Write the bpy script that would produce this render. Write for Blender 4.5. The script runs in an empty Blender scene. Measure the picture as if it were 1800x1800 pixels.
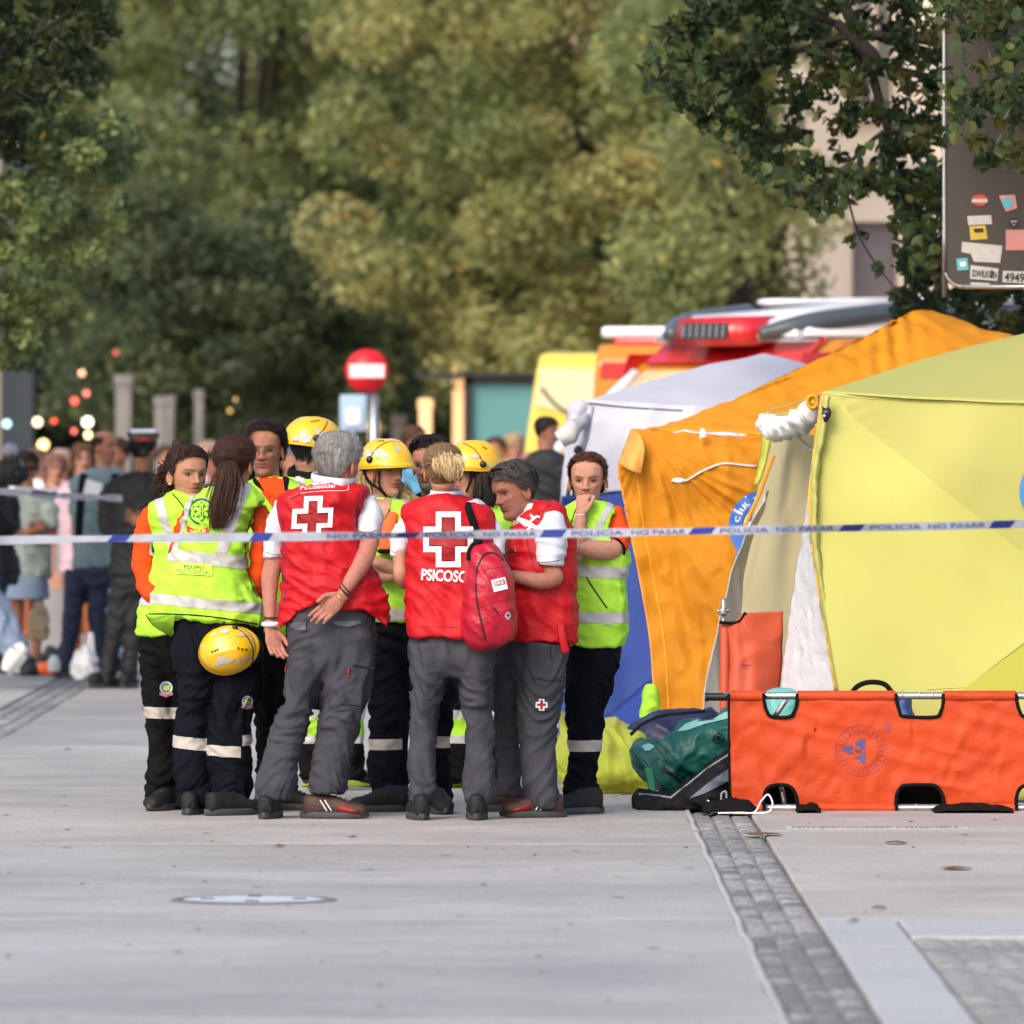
import bpy, bmesh, math, random
import numpy as np
from mathutils import Vector, Matrix, noise
from mathutils.bvhtree import BVHTree
R = math.radians
random.seed(7); np.random.seed(7)
SC = bpy.context.scene
COL = SC.collection
# ---------------------------------------------------------------- camera, sky, sun, exposure
F, HZ, CX, CH = 15000.0, 765.0, 900.0, 1.72      # 200 mm lens on a 24 mm frame, eye-level photographer
cam_d = bpy.data.cameras.new('camera'); cam_d.lens = 200; cam_d.sensor_width = 24; cam_d.sensor_fit = 'HORIZONTAL'
cam_d.shift_y = -(900 - HZ) / 1800.0
cam_d.clip_start = 0.5; cam_d.clip_end = 3000
cam_d.dof.use_dof = True; cam_d.dof.focus_distance = 38.7; cam_d.dof.aperture_fstop = 3.0
cam = bpy.data.objects.new('camera', cam_d); COL.objects.link(cam)
cam.location = (0, 0, CH); cam.rotation_euler = (R(90), 0, 0); SC.camera = cam
W = bpy.data.worlds.new('World'); SC.world = W; W.use_nodes = True
wn = W.node_tree; wn.nodes.clear()
sky = wn.nodes.new('ShaderNodeTexSky'); sky.sky_type = 'NISHITA'; sky.sun_disc = False
sky.sun_elevation = R(38); sky.sun_rotation = R(208); sky.air_density = 1.0; sky.dust_density = 3.5; sky.ozone_density = 0.6
bg = wn.nodes.new('ShaderNodeBackground'); bg.inputs[1].default_value = 0.15
wo = wn.nodes.new('ShaderNodeOutputWorld')
wn.links.new(sky.outputs[0], bg.inputs[0]); wn.links.new(bg.outputs[0], wo.inputs[0])
sd = bpy.data.lights.new('sun', 'SUN'); sd.energy = 1.0; sd.angle = R(28); sd.color = (1, .95, .87)
sun = bpy.data.objects.new('sun', sd); COL.objects.link(sun)
# sky direction of the sun: azimuth measured like sun_rotation (0 = +Y, clockwise)
_a, _e = R(208), R(38)
sdir = Vector((math.sin(_a) * math.cos(_e), math.cos(_a) * math.cos(_e), math.sin(_e)))
sun.rotation_euler = (-sdir).to_track_quat('-Z', 'Y').to_euler(); sun.location = (0, 0, 30)
SC.view_settings.view_transform = 'Standard'; SC.view_settings.look = 'None'
SC.view_settings.exposure = 0.92; SC.view_settings.gamma = 1; SC.view_settings.use_curve_mapping = False
SC.render.engine = 'CYCLES'; SC.cycles.use_denoising = True
SC.cycles.max_bounces = 8; SC.cycles.transparent_max_bounces = 8

def P(px, py, Y): return Vector(((px - CX) / F * Y, Y, CH - (py - HZ) / F * Y))
def GY(py): return F * CH / (py - HZ)

# ---------------------------------------------------------------- materials
MATS = {}
def new_mat(name):
    m = bpy.data.materials.new(name); m.use_nodes = True
    nt = m.node_tree; b = nt.nodes['Principled BSDF']; return m, nt, b
def _n(nt, t, **k):
    n = nt.nodes.new(t)
    for a, v in k.items(): n.inputs[a].default_value = v
    return n
def mat(name, col, rough=.7, var=.12, vs=6., bump=.0, bs=60., stretch=(1, 1, 1), metal=0., spec=.4, attr=False,
        trans=0., coat=0., emit=None, dirt=0., dirtcol=(.05, .045, .04), sheen=0., weave=0., sss=0., fold=0.):
    if name in MATS: return MATS[name]
    m, nt, b = new_mat(name); L = nt.links.new
    b.inputs['Roughness'].default_value = rough; b.inputs['Metallic'].default_value = metal
    b.inputs['Specular IOR Level'].default_value = spec
    b.inputs['Coat Weight'].default_value = coat; b.inputs['Coat Roughness'].default_value = .12
    if sheen: b.inputs['Sheen Weight'].default_value = sheen
    tc = nt.nodes.new('ShaderNodeTexCoord'); mp = nt.nodes.new('ShaderNodeMapping'); mp.inputs['Scale'].default_value = stretch
    L(tc.outputs['Object'], mp.inputs[0])
    n1 = _n(nt, 'ShaderNodeTexNoise', Scale=vs, Detail=6, Roughness=.6); L(mp.outputs[0], n1.inputs[0])
    mr = nt.nodes.new('ShaderNodeMapRange'); mr.inputs[1].default_value = .3; mr.inputs[2].default_value = .7
    mr.inputs[3].default_value = 1 - var; mr.inputs[4].default_value = 1 + var; L(n1.outputs[0], mr.inputs[0])
    mul = nt.nodes.new('ShaderNodeVectorMath'); mul.operation = 'SCALE'
    if attr:
        at = nt.nodes.new('ShaderNodeAttribute'); at.attribute_name = 'Col'; L(at.outputs[0], mul.inputs[0])
    else: mul.inputs[0].default_value = col[:3]
    L(mr.outputs[0], mul.inputs['Scale']); cout = mul.outputs[0]
    if dirt:
        n3 = _n(nt, 'ShaderNodeTexNoise', Scale=vs * 2.3, Detail=8, Roughness=.7); L(mp.outputs[0], n3.inputs[0])
        r3 = nt.nodes.new('ShaderNodeMapRange'); r3.inputs[1].default_value = .5; r3.inputs[2].default_value = .8
        r3.inputs[3].default_value = 0; r3.inputs[4].default_value = dirt; L(n3.outputs[0], r3.inputs[0])
        mx = nt.nodes.new('ShaderNodeMix'); mx.data_type = 'RGBA'; L(r3.outputs[0], mx.inputs[0]); L(cout, mx.inputs[6])
        mx.inputs[7].default_value = (*dirtcol, 1); cout = mx.outputs[2]
    L(cout, b.inputs['Base Color'])
    if sss:
        b.inputs['Subsurface Weight'].default_value = sss; b.inputs['Subsurface Radius'].default_value = (.01, .004, .002)
        b.inputs['Subsurface Scale'].default_value = 1.
    if bump or weave:
        n2 = _n(nt, 'ShaderNodeTexNoise', Scale=bs, Detail=4, Roughness=.6); L(mp.outputs[0], n2.inputs[0])
        bp = nt.nodes.new('ShaderNodeBump'); bp.inputs['Strength'].default_value = bump; bp.inputs['Distance'].default_value = .01
        L(n2.outputs[0], bp.inputs['Height']); L(bp.outputs[0], b.inputs['Normal'])
        if fold:
            mf = nt.nodes.new('ShaderNodeMapping'); mf.inputs['Scale'].default_value = (1, 1, .8); mf.inputs['Rotation'].default_value = (.3, .5, .2); L(tc.outputs['Object'], mf.inputs[0])
            nf = nt.nodes.new('ShaderNodeTexNoise'); nf.noise_type = 'RIDGED_MULTIFRACTAL'; nf.inputs['Scale'].default_value = 6.5; nf.inputs['Detail'].default_value = 3.5; nf.inputs['Distortion'].default_value = .9; L(mf.outputs[0], nf.inputs[0])
            b2 = nt.nodes.new('ShaderNodeBump'); b2.inputs['Strength'].default_value = fold; b2.inputs['Distance'].default_value = .020; L(nf.outputs[0], b2.inputs['Height']); L(bp.outputs[0], b2.inputs['Normal']); L(b2.outputs[0], b.inputs['Normal'])
    if trans:
        tr = nt.nodes.new('ShaderNodeBsdfTranslucent'); L(cout, tr.inputs[0])
        ms = nt.nodes.new('ShaderNodeMixShader'); ms.inputs[0].default_value = trans
        out = nt.nodes['Material Output']; L(b.outputs[0], ms.inputs[1]); L(tr.outputs[0], ms.inputs[2]); L(ms.outputs[0], out.inputs[0])
    if emit:
        b.inputs['Emission Color'].default_value = (*emit[0], 1); b.inputs['Emission Strength'].default_value = emit[1]
    MATS[name] = m; return m
HIVIS = mat('hivis_lime', (.34, .645, .045), .75, .07, 9, .5, 26, (1, 1, .6), spec=.2, fold=.9, dirt=.10, dirtcol=(.3, .45, .05))
LIMED = mat('tarp_lime', (.36, .40, .03), .6, .10, 9, .4, 20, dirt=.2, dirtcol=(.2, .2, .03))
REFL = mat('reflective_silver', (.40, .40, .40), .65, .06, 30, .3, 60, spec=.3, dirt=.12, dirtcol=(.22, .21, .2))
REFLW = mat('reflective_warm', (.40, .37, .34), .65, .06, 30, .3, 60, spec=.3, dirt=.12, dirtcol=(.25, .22, .2))
ORANGE = mat('orange_cloth', (.62, .060, .008), .85, .10, 8, .5, 30, (1, 1, .6), spec=.15, fold=.7, dirt=.1, dirtcol=(.4, .04, .01))
RED = mat('red_vest', (.40, .002, .007), .62, .12, 7, .5, 24, (1, 1, .6), spec=.3, fold=.9, dirt=.2, dirtcol=(.36, .004, .01))
REDBAG = mat('red_backpack', (.36, .005, .022), .42, .12, 9, .6, 30, dirt=.25, dirtcol=(.25, .01, .02))
REDX = mat('red_cross_print', (.26, .003, .008), .6, .08, 9)
WHITEX = mat('white_print', (.64, .64, .66), .6, .04, 12)
WHITEC = mat('white_polo', (.50, .52, .58), .9, .04, 8, .4, 35, (1, 1, .6), spec=.15, fold=.7)
GREYT = mat('grey_trousers', (.041, .041, .053), .8, .12, 10, .5, 30, (1, 1, .7), spec=.2, fold=.8)
NAVYT = mat('navy_trousers', (.0045, .0055, .010), .85, .2, 9, .5, 30, (1, 1, .7), spec=.08, fold=.8)
BLACKT = mat('black_trousers', (.005, .005, .0055), .85, .2, 9, .5, 30, spec=.08, fold=.8)
BLACKC = mat('black_cloth', (.006, .006, .007), .85, .2, 9, .4, 30, spec=.1)
BLACKP = mat('black_plastic', (.012, .012, .013), .35, .1, 9)
BLKRUB = mat('black_rubber', (.022, .022, .024), .6, .2, 30, .4, 120)
BOOT = mat('black_boot', (.010, .010, .011), .6, .3, 30, .6, 70, spec=.25)
SOLE = mat('shoe_sole', (.035, .037, .042), .6, .2, 30, .4, 90)
BROWNS = mat('brown_shoe', (.045, .018, .014), .6, .3, 40, .5, 80)
REDS = mat('red_shoe_panel', (.28, .012, .014), .6, .2, 40, .4, 80)
HELM = mat('yellow_helmet', (.70, .40, .006), .3, .05, 12, coat=.5, dirt=.22, dirtcol=(.5, .30, .03))
SKIN = mat('skin', (1, 1, 1), .55, .16, 38, .5, 160, attr=True, spec=.3, sss=.12, dirt=.05, dirtcol=(.22, .07, .05))
HAIR = mat('hair', (1, 1, 1), .55, .25, 60, .4, 120, (1, 1, .3), attr=True, spec=.16)
EYEM = mat('eye_ball', (1, 1, 1), .15, .02, 20, attr=True)
METAL = mat('brushed_metal', (.42, .42, .42), .35, .1, 20, .2, 60, metal=.9)
GOLD = mat('gold_chain', (.6, .42, .15), .3, .1, 20, metal=.9)
GLASSR = mat('glasses_rim', (.10, .07, .05), .35, .1, 20)
BLUEP = mat('blue_print', (.02, .06, .22), .6, .1, 20)
GREENP = mat('green_print', (.01, .12, .06), .6, .1, 20)
SKYP = mat('light_blue_print', (.25, .42, .55), .6, .1, 20)
REDP = mat('red_print', (.5, .03, .02), .6, .1, 20)
PINKP = mat('pink_print', (.5, .12, .16), .6, .1, 20)
YELP = mat('yellow_print', (.6, .55, .12), .6, .1, 20)
OLIVEP = mat('dark_olive_print', (.08, .16, .02), .6, .1, 20)

# ---------------------------------------------------------------- mesh helpers
WL = {}            # world location of each object's origin
def cr(pts, m):
    p = np.array(pts, float); n = len(p)
    if n == 2:
        t = np.linspace(0, 1, m)[:, None]; return p[0] * (1 - t) + p[1] * t
    q = np.vstack([2 * p[0] - p[1], p, 2 * p[-1] - p[-2]])
    t = np.linspace(0, n - 1 - 1e-9, m); i = t.astype(int); f = (t - i)[:, None]
    a, b, c, d = q[i], q[i + 1], q[i + 2], q[i + 3]
    return .5 * ((2 * b) + (-a + c) * f + (2 * a - 5 * b + 4 * c - d) * f ** 2 + (-a + 3 * b - 3 * c + d) * f ** 3)
def ringfaces(rows, n, cap=True, off=0):
    fs = []
    for r in range(rows - 1):
        for k in range(n):
            a = r * n + k; b = r * n + (k + 1) % n
            fs.append((off + a, off + b, off + b + n, off + a + n))
    if cap:
        fs.append(tuple(off + k for k in reversed(range(n)))); fs.append(tuple(off + (rows - 1) * n + k for k in range(n)))
    return fs
def loft(secs, Y, n=44, rows=None, sq=2.3, cap=True):
    """secs: (cy, xl, xr, depth_m, yoff_m, tilt_px) horizontal rings; xl/xr are the outline in photo pixels at distance Y"""
    S = np.array([tuple(s) + (None,) * 0 + tuple([0] * (6 - len(s))) for s in secs], float)
    if rows is None: rows = max(6, int(abs(S[-1, 0] - S[0, 0]) / F * Y / .012))
    S = cr(S, rows); k = Y / F
    th = np.linspace(0, 2 * math.pi, n, endpoint=False)
    c, s = np.cos(th), np.sin(th); e = 2 / sq
    c = np.sign(c) * np.abs(c) ** e; s = np.sign(s) * np.abs(s) ** e
    V = []
    for cy, xl, xr, dp, yo, tl in S:
        x = ((xl + xr) / 2 + (xr - xl) / 2 * c - CX) * k
        z = CH - (cy + tl * c - HZ) * k
        V += list(zip(x, Y + yo + dp * s, z))
    return [tuple(v) for v in V], ringfaces(rows, n, cap)
def tube(pts, rad, n=12, rows=None, up=None, flat=1., cap=True, closed=False):
    """pts: 3D points; rad: list of radii; flat: second radius ratio (along up)"""
    pts = [tuple(p) for p in pts]
    if not hasattr(rad, '__len__'): rad = [rad] * len(pts)
    fl = flat if hasattr(flat, '__len__') else [flat] * len(pts)
    D = np.array([p + (r, f) for p, r, f in zip(pts, rad, fl)], float)
    if rows is None: rows = max(len(pts) * 4, 5)
    D = cr(D, rows); X = D[:, :3]
    V = []; u = Vector(up) if up is not None else Vector((.13, .2, .97))
    for i in range(rows):
        t = Vector(X[min(i + 1, rows - 1)] - X[max(i - 1, 0)])
        if t.length < 1e-9: t = Vector((0, 0, 1))
        t.normalize()
        b = t.cross(u)
        if b.length < 1e-3: b = t.cross(Vector((1, .1, 0)))
        b.normalize(); a = b.cross(t)
        if up is None: u = a
        r = max(D[i, 3], 1e-4)
        for k in range(n):
            w = 2 * math.pi * k / n
            V.append(tuple(Vector(X[i]) + b * (r * math.cos(w)) + a * (r * D[i, 4] * math.sin(w))))
    return V, ringfaces(rows, n, cap)
def ball(c, r, n=14, m=10):
    if not hasattr(r, '__len__'): r = (r, r, r)
    V = []
    for i in range(m):
        ph = math.pi * (i + .5) / m
        for k in range(n):
            w = 2 * math.pi * k / n
            V.append((c[0] + r[0] * math.sin(ph) * math.cos(w), c[1] + r[1] * math.sin(ph) * math.sin(w), c[2] + r[2] * math.cos(ph)))
    return V, ringfaces(m, n)
def box(c, s, M=None, bev=0.):
    V = []; h = [x / 2 for x in s]
    if bev:
        bm = bmesh.new(); bmesh.ops.create_cube(bm, size=1)
        for v in bm.verts: v.co = Vector((v.co.x * s[0], v.co.y * s[1], v.co.z * s[2]))
        bmesh.ops.bevel(bm, geom=bm.edges[:], offset=bev, segments=2, affect='EDGES', profile=.5)
        V = [v.co.copy() for v in bm.verts]; bm.verts.index_update(); Fc = [tuple(v.index for v in f.verts) for f in bm.faces]; bm.free()
    else:
        V = [Vector((x * h[0], y * h[1], z * h[2])) for x in (-1, 1) for y in (-1, 1) for z in (-1, 1)]
        Fc = [(0, 1, 3, 2), (4, 6, 7, 5), (0, 4, 5, 1), (2, 3, 7, 6), (0, 2, 6, 4), (1, 5, 7, 3)]
    if M is not None: V = [M @ v for v in V]
    c = Vector(c); return [tuple(v + c) for v in V], Fc
def join(*parts):
    V, Fc = [], []
    for v, f in parts:
        o = len(V); V += list(v); Fc += [tuple(i + o for i in q) for q in f]
    return V, Fc
def empty(name, loc, label=None, cat=None, group=None):
    o = bpy.data.objects.new(name, None); COL.objects.link(o); o.location = loc; o.empty_display_size = .2
    WL[o.name] = Vector(loc); tag(o, label, cat, group); return o
def tag(o, label=None, cat=None, group=None, kind=None):
    if label: o['label'] = label
    if cat: o['category'] = cat
    if group: o['group'] = group
    if kind: o['kind'] = kind
    return o
def to_mesh(VF, name='tmp'):
    me = bpy.data.meshes.new(name); me.from_pydata([tuple(v) for v in VF[0]], [], VF[1]); me.update(); return me
def remesh(VF, vox, smooth=3):
    me = to_mesh(VF); o = bpy.data.objects.new('tmp', me); COL.objects.link(o)
    m = o.modifiers.new('r', 'REMESH'); m.mode = 'VOXEL'; m.voxel_size = vox
    if smooth: s = o.modifiers.new('s', 'SMOOTH'); s.factor = .5; s.iterations = smooth
    dg = bpy.context.evaluated_depsgraph_get(); ev = o.evaluated_get(dg); r = ev.to_mesh()
    n = len(r.vertices); co = np.empty(n * 3); r.vertices.foreach_get('co', co)
    V = [tuple(x) for x in co.reshape(-1, 3)]; Fc = [tuple(p.vertices) for p in r.polygons]
    ev.to_mesh_clear(); bpy.data.objects.remove(o); bpy.data.meshes.remove(me); return V, Fc
def vnormals(VF):
    V = np.array(VF[0], float); N = np.zeros_like(V)
    q = np.array([f if len(f) == 4 else (f[0], f[1], f[2], f[2]) for f in VF[1] if len(f) <= 4])
    if len(q):
        n = np.cross(V[q[:, 2]] - V[q[:, 0]], V[q[:, 3]] - V[q[:, 1]])
        t = q[:, 2] == q[:, 3]; n[t] = np.cross(V[q[t, 1]] - V[q[t, 0]], V[q[t, 2]] - V[q[t, 0]])
        for k in range(4): np.add.at(N, q[:, k], n)
    l = np.linalg.norm(N, axis=1, keepdims=True); l[l == 0] = 1; return N / l
def displace(VF, fn):
    V = np.array(VF[0], float); N = vnormals(VF)
    d = np.array([fn(p) for p in V]); V += N * d[:, None]; return [tuple(v) for v in V], VF[1]
def obj(name, VF, m, parent=None, smooth=True, cols=None, solid=0., flip=False):
    V, Fc = VF
    if parent is not None: off = WL[parent.name].copy()
    else:
        A = np.array(V, float); off = Vector(((A[:, 0].min() + A[:, 0].max()) / 2, (A[:, 1].min() + A[:, 1].max()) / 2, A[:, 2].min()))
    A = np.array(V, float) - np.array(off)
    me = bpy.data.meshes.new(name); me.from_pydata(A.tolist(), [], [tuple(f) for f in Fc]); me.update()
    if smooth: me.polygons.foreach_set('use_smooth', [True] * len(me.polygons))
    if cols is not None:
        ca = me.color_attributes.new('Col', 'FLOAT_COLOR', 'POINT')
        c4 = np.ones((len(V), 4)); c4[:, :3] = np.array(cols); ca.data.foreach_set('color', c4.ravel())
    for q in (m if isinstance(m, (list, tuple)) else [m]): me.materials.append(q)
    o = bpy.data.objects.new(name, me); COL.objects.link(o)
    if parent is not None: o.parent = parent
    else: o.location = off
    WL[o.name] = off
    if solid: s = o.modifiers.new('thick', 'SOLIDIFY'); s.thickness = solid; s.offset = 0
    return o
def bvh(VF): return BVHTree.FromPolygons([Vector(v) for v in VF[0]], VF[1])
CAMP = Vector((0, 0, CH))
def hit(b, px, py, Y=38.5, off=.003):
    d = P(px, py, 1) - CAMP; d.normalize()
    h = b.ray_cast(CAMP, d)
    if h[0] is None:
        q = P(px, py, Y); h = b.find_nearest(q)
        if h[0] is None: return q
        return h[0] - d * off
    return h[0] - d * off
from mathutils.geometry import tessellate_polygon
def refine(V2, F2, L):
    """cut a flat shape into cells of size L so that it can bend with what it lies on"""
    bm = bmesh.new(); vs_ = [bm.verts.new((x, y, 0)) for x, y in V2]
    for f in F2:
        try: bm.faces.new([vs_[i] for i in f])
        except ValueError: pass
    xs = [v[0] for v in V2]; ys = [v[1] for v in V2]
    for ax, lo, hi in ((0, min(xs), max(xs)), (1, min(ys), max(ys))):
        k = math.floor(lo / L)
        while k * L + L * .371 < hi:
            co = [0, 0, 0]; co[ax] = k * L + L * .371; no = [0, 0, 0]; no[ax] = 1
            bmesh.ops.bisect_plane(bm, geom=bm.verts[:] + bm.edges[:] + bm.faces[:], plane_co=co, plane_no=no, dist=1e-4); k += 1
    bmesh.ops.recalc_face_normals(bm, faces=bm.faces[:]); bm.verts.index_update(); r = [(v.co.x, v.co.y) for v in bm.verts], [tuple(v.index for v in f.verts) for f in bm.faces]; bm.free(); return r
def poly2d(pts, L=4.):
    return refine(pts, [tuple(t) for t in tessellate_polygon([[Vector((x, y, 0)) for x, y in pts]])], L)
def decal(name, shapes, b, m, parent, Y=38.5, off=.003, L=4.):
    V, Fc = [], []; off = off + .003
    for s in shapes:
        v2, f2 = s if isinstance(s, tuple) and len(s) == 2 and isinstance(s[1], list) and s[1] and len(s[1][0]) >= 3 else poly2d(s, L)
        o = len(V); V += [hit(b, x, y, Y, off) for x, y in v2]; Fc += [tuple(i + o for i in q) for q in f2]
    return obj(name, (V, Fc), m, parent)
def text2d(s, x0, y0, x1, y1, h, bold=.0, L=3.):
    cu = bpy.data.curves.new('t', 'FONT'); cu.body = s; cu.offset = bold; cu.resolution_u = 3
    o = bpy.data.objects.new('t', cu); COL.objects.link(o)
    dg = bpy.context.evaluated_depsgraph_get(); ev = o.evaluated_get(dg); me = ev.to_mesh()
    V = [tuple(v.co) for v in me.vertices]; Fc = [tuple(p.vertices) for p in me.polygons]
    ev.to_mesh_clear(); bpy.data.objects.remove(o); bpy.data.curves.remove(cu)
    A = np.array(V); mn, mx = A.min(0), A.max(0); w = mx[0] - mn[0]; hh = .70
    d = Vector((x1 - x0, y1 - y0)); n = Vector((d.y, -d.x)).normalized()
    out = [(x0 + d.x * (v[0] - mn[0]) / w + n.x * v[1] / hh * h, y0 + d.y * (v[0] - mn[0]) / w + n.y * v[1] / hh * h) for v in V]
    return refine(out, Fc, L)
def crosspts(cx, cy, ax, ay, bx, by, sk=0.):
    """plus-shaped outline, arm reach ax/ay, bar half widths bx/by, sk = skew"""
    p = [(-bx, -ay), (bx, -ay), (bx, -by), (ax, -by), (ax, by), (bx, by), (bx, ay), (-bx, ay), (-bx, by), (-ax, by), (-ax, -by), (-bx, -by)]
    return [(cx + x - sk * y, cy + y - sk * x * .6) for x, y in p]
def crossring(cx, cy, ax, ay, bx, by, t, sk=0.):
    o = crosspts(cx, cy, ax, ay, bx, by, sk); i = crosspts(cx, cy, ax - t, ay - t, bx - t, by - t, sk)
    V = []; Fc = []
    # split every edge so the print can bend with the cloth
    n = len(o); K = 4
    for j in range(n):
        for k in range(K):
            f = k / K; a = o[j]; b_ = o[(j + 1) % n]; c = i[j]; d = i[(j + 1) % n]
            V.append((a[0] + (b_[0] - a[0]) * f, a[1] + (b_[1] - a[1]) * f)); V.append((c[0] + (d[0] - c[0]) * f, c[1] + (d[1] - c[1]) * f))
    m = len(V) // 2
    for j in range(m): k = (j + 1) % m; Fc.append((2 * j, 2 * k, 2 * k + 1, 2 * j + 1))
    return V, Fc
def circ(cx, cy, r, n=24, ry=None, a0=0, a1=360):
    return [(cx + r * math.cos(R(a0 + (a1 - a0) * k / n)), cy + (ry or r) * math.sin(R(a0 + (a1 - a0) * k / n))) for k in range(n if a1 - a0 >= 360 else n + 1)]
def ring2d(cx, cy, r0, r1, n=32, a0=0, a1=360, ky=1.):
    V = []; Fc = []; full = a1 - a0 >= 360; m = n if full else n + 1
    for k in range(m):
        a = R(a0 + (a1 - a0) * k / n); V += [(cx + r0 * math.cos(a), cy + ky * r0 * math.sin(a)), (cx + r1 * math.cos(a), cy + ky * r1 * math.sin(a))]
    for k in range(n): j = (k + 1) % m; Fc.append((2 * k, 2 * j, 2 * j + 1, 2 * k + 1))
    return V, Fc
def band(VF, l1, l2, Y, off=.0025, keep=None):
    """part of a garment between two photo lines l=((x0,y0),(x1,y1)) (l1 upper, l2 lower, drawn left to right; keep: ((top, bottom), +1 keeps left / -1 keeps right)), lifted off the cloth"""
    bm = bmesh.new(); bm.from_mesh(to_mesh(VF))
    cuts = [(l1, 1), (l2, -1)] + [(k, s) for k, s in (keep or [])]
    for (a, b_), sgn in cuts:
        A, B = P(a[0], a[1], Y), P(b_[0], b_[1], Y); up = (B - A).cross(Vector((0, 1, 0))).normalized()
        g = bm.verts[:] + bm.edges[:] + bm.faces[:]
        bmesh.ops.bisect_plane(bm, geom=g, plane_co=A, plane_no=up * (-1 if sgn > 0 else 1), clear_inner=True, clear_outer=False)
    bm.normal_update()
    for v in bm.verts: v.co += v.normal * off
    bm.verts.index_update(); r = [tuple(v.co) for v in bm.verts], [tuple(v.index for v in f.verts) for f in bm.faces]; bm.free(); return r
def cord(name, pts, b, r, m, parent, Y=38.5, off=0., n=6, rows=None):
    q = cr(pts, max(2, len(pts) * 5))
    return obj(name, tube([hit(b, x, y, Y, off) for x, y in q], r, n, rows or len(q)), m, parent)
def nz(x, y, z): return noise.noise(Vector((x, y, z)))
def rdg(v, s=2.2): return max(-.5, 1 - abs(v) * s)
def fold_trouser(seed, amp=1., zb=.0, ztop=.95):
    def f(p):
        x, y, z = p; w = nz(x * 4 + seed, y * 4, z * 3)
        a = rdg(nz(x * 6 + seed + w, y * 6, z * 13 + w * 3.5 + x * 7), 3.2); s2 = rdg(nz(x * 13 + seed, y * 13, z * 30 + w * 5 - x * 10), 3.)
        ank = max(0, 1 - (z - zb) / .30); knee = math.exp(-((z - .50) / .16) ** 2); top = math.exp(-((z - .80) / .12) ** 2)
        return amp * ((.006 + .012 * ank + .010 * knee + .008 * top) * a + (.003 + .008 * ank + .003 * knee) * s2 - .005)
    return f
def fold_vest(seed, amp=1., zb=1.0):
    def f(p):
        x, y, z = p; w = nz(x * 3 + seed, y * 3, z * 3)
        a = nz(x * 15 + seed + w, y * 12, z * 3.2 + w * .8); c = nz(x * 6 + seed, y * 6, z * 14 + w + x * 6)
        low = max(0., min(1.2, 1 - (z - zb) / .38))
        return amp * (.012 * low * a + .0085 * rdg(c, 3.) * (1.2 - low * .3) + .0055 * rdg(nz(x * 13 + z * 9, y * 12, z * 15 + seed + w), 3.))
    return f
# ---------------------------------------------------------------- people: head, hair, hands, shoes
HH = .228
ZT = [0, .03, .10, .18, .27, .35, .45, .55, .65, .78, .88, .95, .99, 1.0]
WT = [.012, .030, .043, .051, .056, .061, .067, .071, .074, .075, .065, .046, .022, .004]
FT = [.060, .076, .084, .080, .083, .083, .083, .084, .089, .084, .066, .042, .018, .002]
BT = [-.02, -.01, .0, .02, .042, .062, .082, .092, .099, .101, .086, .062, .032, .006]
_zt = np.array(ZT)
def head_pt(zf, th, g=0.):
    """local head surface, face towards -y, z 0 at the chin"""
    w = float(np.interp(zf, _zt, WT)) + g; f = float(np.interp(zf, _zt, FT)) + g; b_ = float(np.interp(zf, _zt, BT)) + g
    s, c = math.sin(th), math.cos(th)
    x = w * math.copysign(abs(s) ** .92, s)
    y = -f * c if c > 0 else -b_ * c
    return x, y
def head_mesh(n=64, m=64, nose=1., fem=False):
    V = []; G = lambda a, s: math.exp(-(a / s) ** 2)
    for i in range(m):
        zf = .5 - .5 * math.cos(math.pi * (i + .35) / m)
        for k in range(n):
            th = 2 * math.pi * k / n; x, y = head_pt(zf, th); z = zf * HH; ax = abs(x)
            if y < -.02:
                pr = np.interp(zf, [.33, .37, .40, .46, .53, .58], [0, .85, 1, .62, .25, 0])
                y -= .027 * nose * pr * G(x, .0095 + .004 * (zf < .42)); y -= .009 * G(ax - .013, .006) * G(zf - .385, .022)
                y += .012 * G(ax - .031, .017) * G(zf - .515, .055); y -= .005 * G(ax - .028, .022) * G(zf - .60, .035)
                y -= .0062 * G(x, .020) * (G(zf - .290, .020) + 1.15 * G(zf - .240, .020)); y += .007 * G(x, .024) * G(zf - .266, .012)
                y += .004 * G(x, .02) * G(zf - .20, .02); y -= .004 * G(x, .018) * G(zf - .10, .05)
                y -= .005 * G(ax - .042, .016) * G(zf - .42, .06)
            if fem: x *= 1 - .05 * (zf < .3)
            V.append((x, y, z))
    return V, ringfaces(m, n)
def ear_mesh(s):
    V, Fc = ball((s * .077, .004, .43 * HH), (.009, .020, .033), 12, 10)
    V = [(x + s * max(0, (y + .0)) * .35 + (-s * .005 if abs(y - .004) < .009 and abs(z - .44 * HH) < .016 else 0), y, z) for x, y, z in V]
    return V, Fc
class Head:
    def __init__(s, px, py, Y, yaw=0, pitch=0, roll=0, sc=1., dy=0.):
        s.c = P(px, py, Y) + Vector((0, dy, 0)); s.Y = Y; s.sc = sc
        s.M = Matrix.Translation(s.c) @ Matrix.Rotation(R(roll), 4, 'Y') @ Matrix.Rotation(R(yaw), 4, 'Z') @ Matrix.Rotation(R(pitch), 4, 'X') @ Matrix.Scale(sc, 4) @ Matrix.Translation((0, 0, -HH / 2))
        s.I = s.M.inverted()
    def w(s, V): return [tuple(s.M @ Vector(v)) for v in V]
def mixc(a, b, t): t = max(0, min(1, t)); return tuple(a[i] * (1 - t) + b[i] * t for i in range(3))
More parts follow.
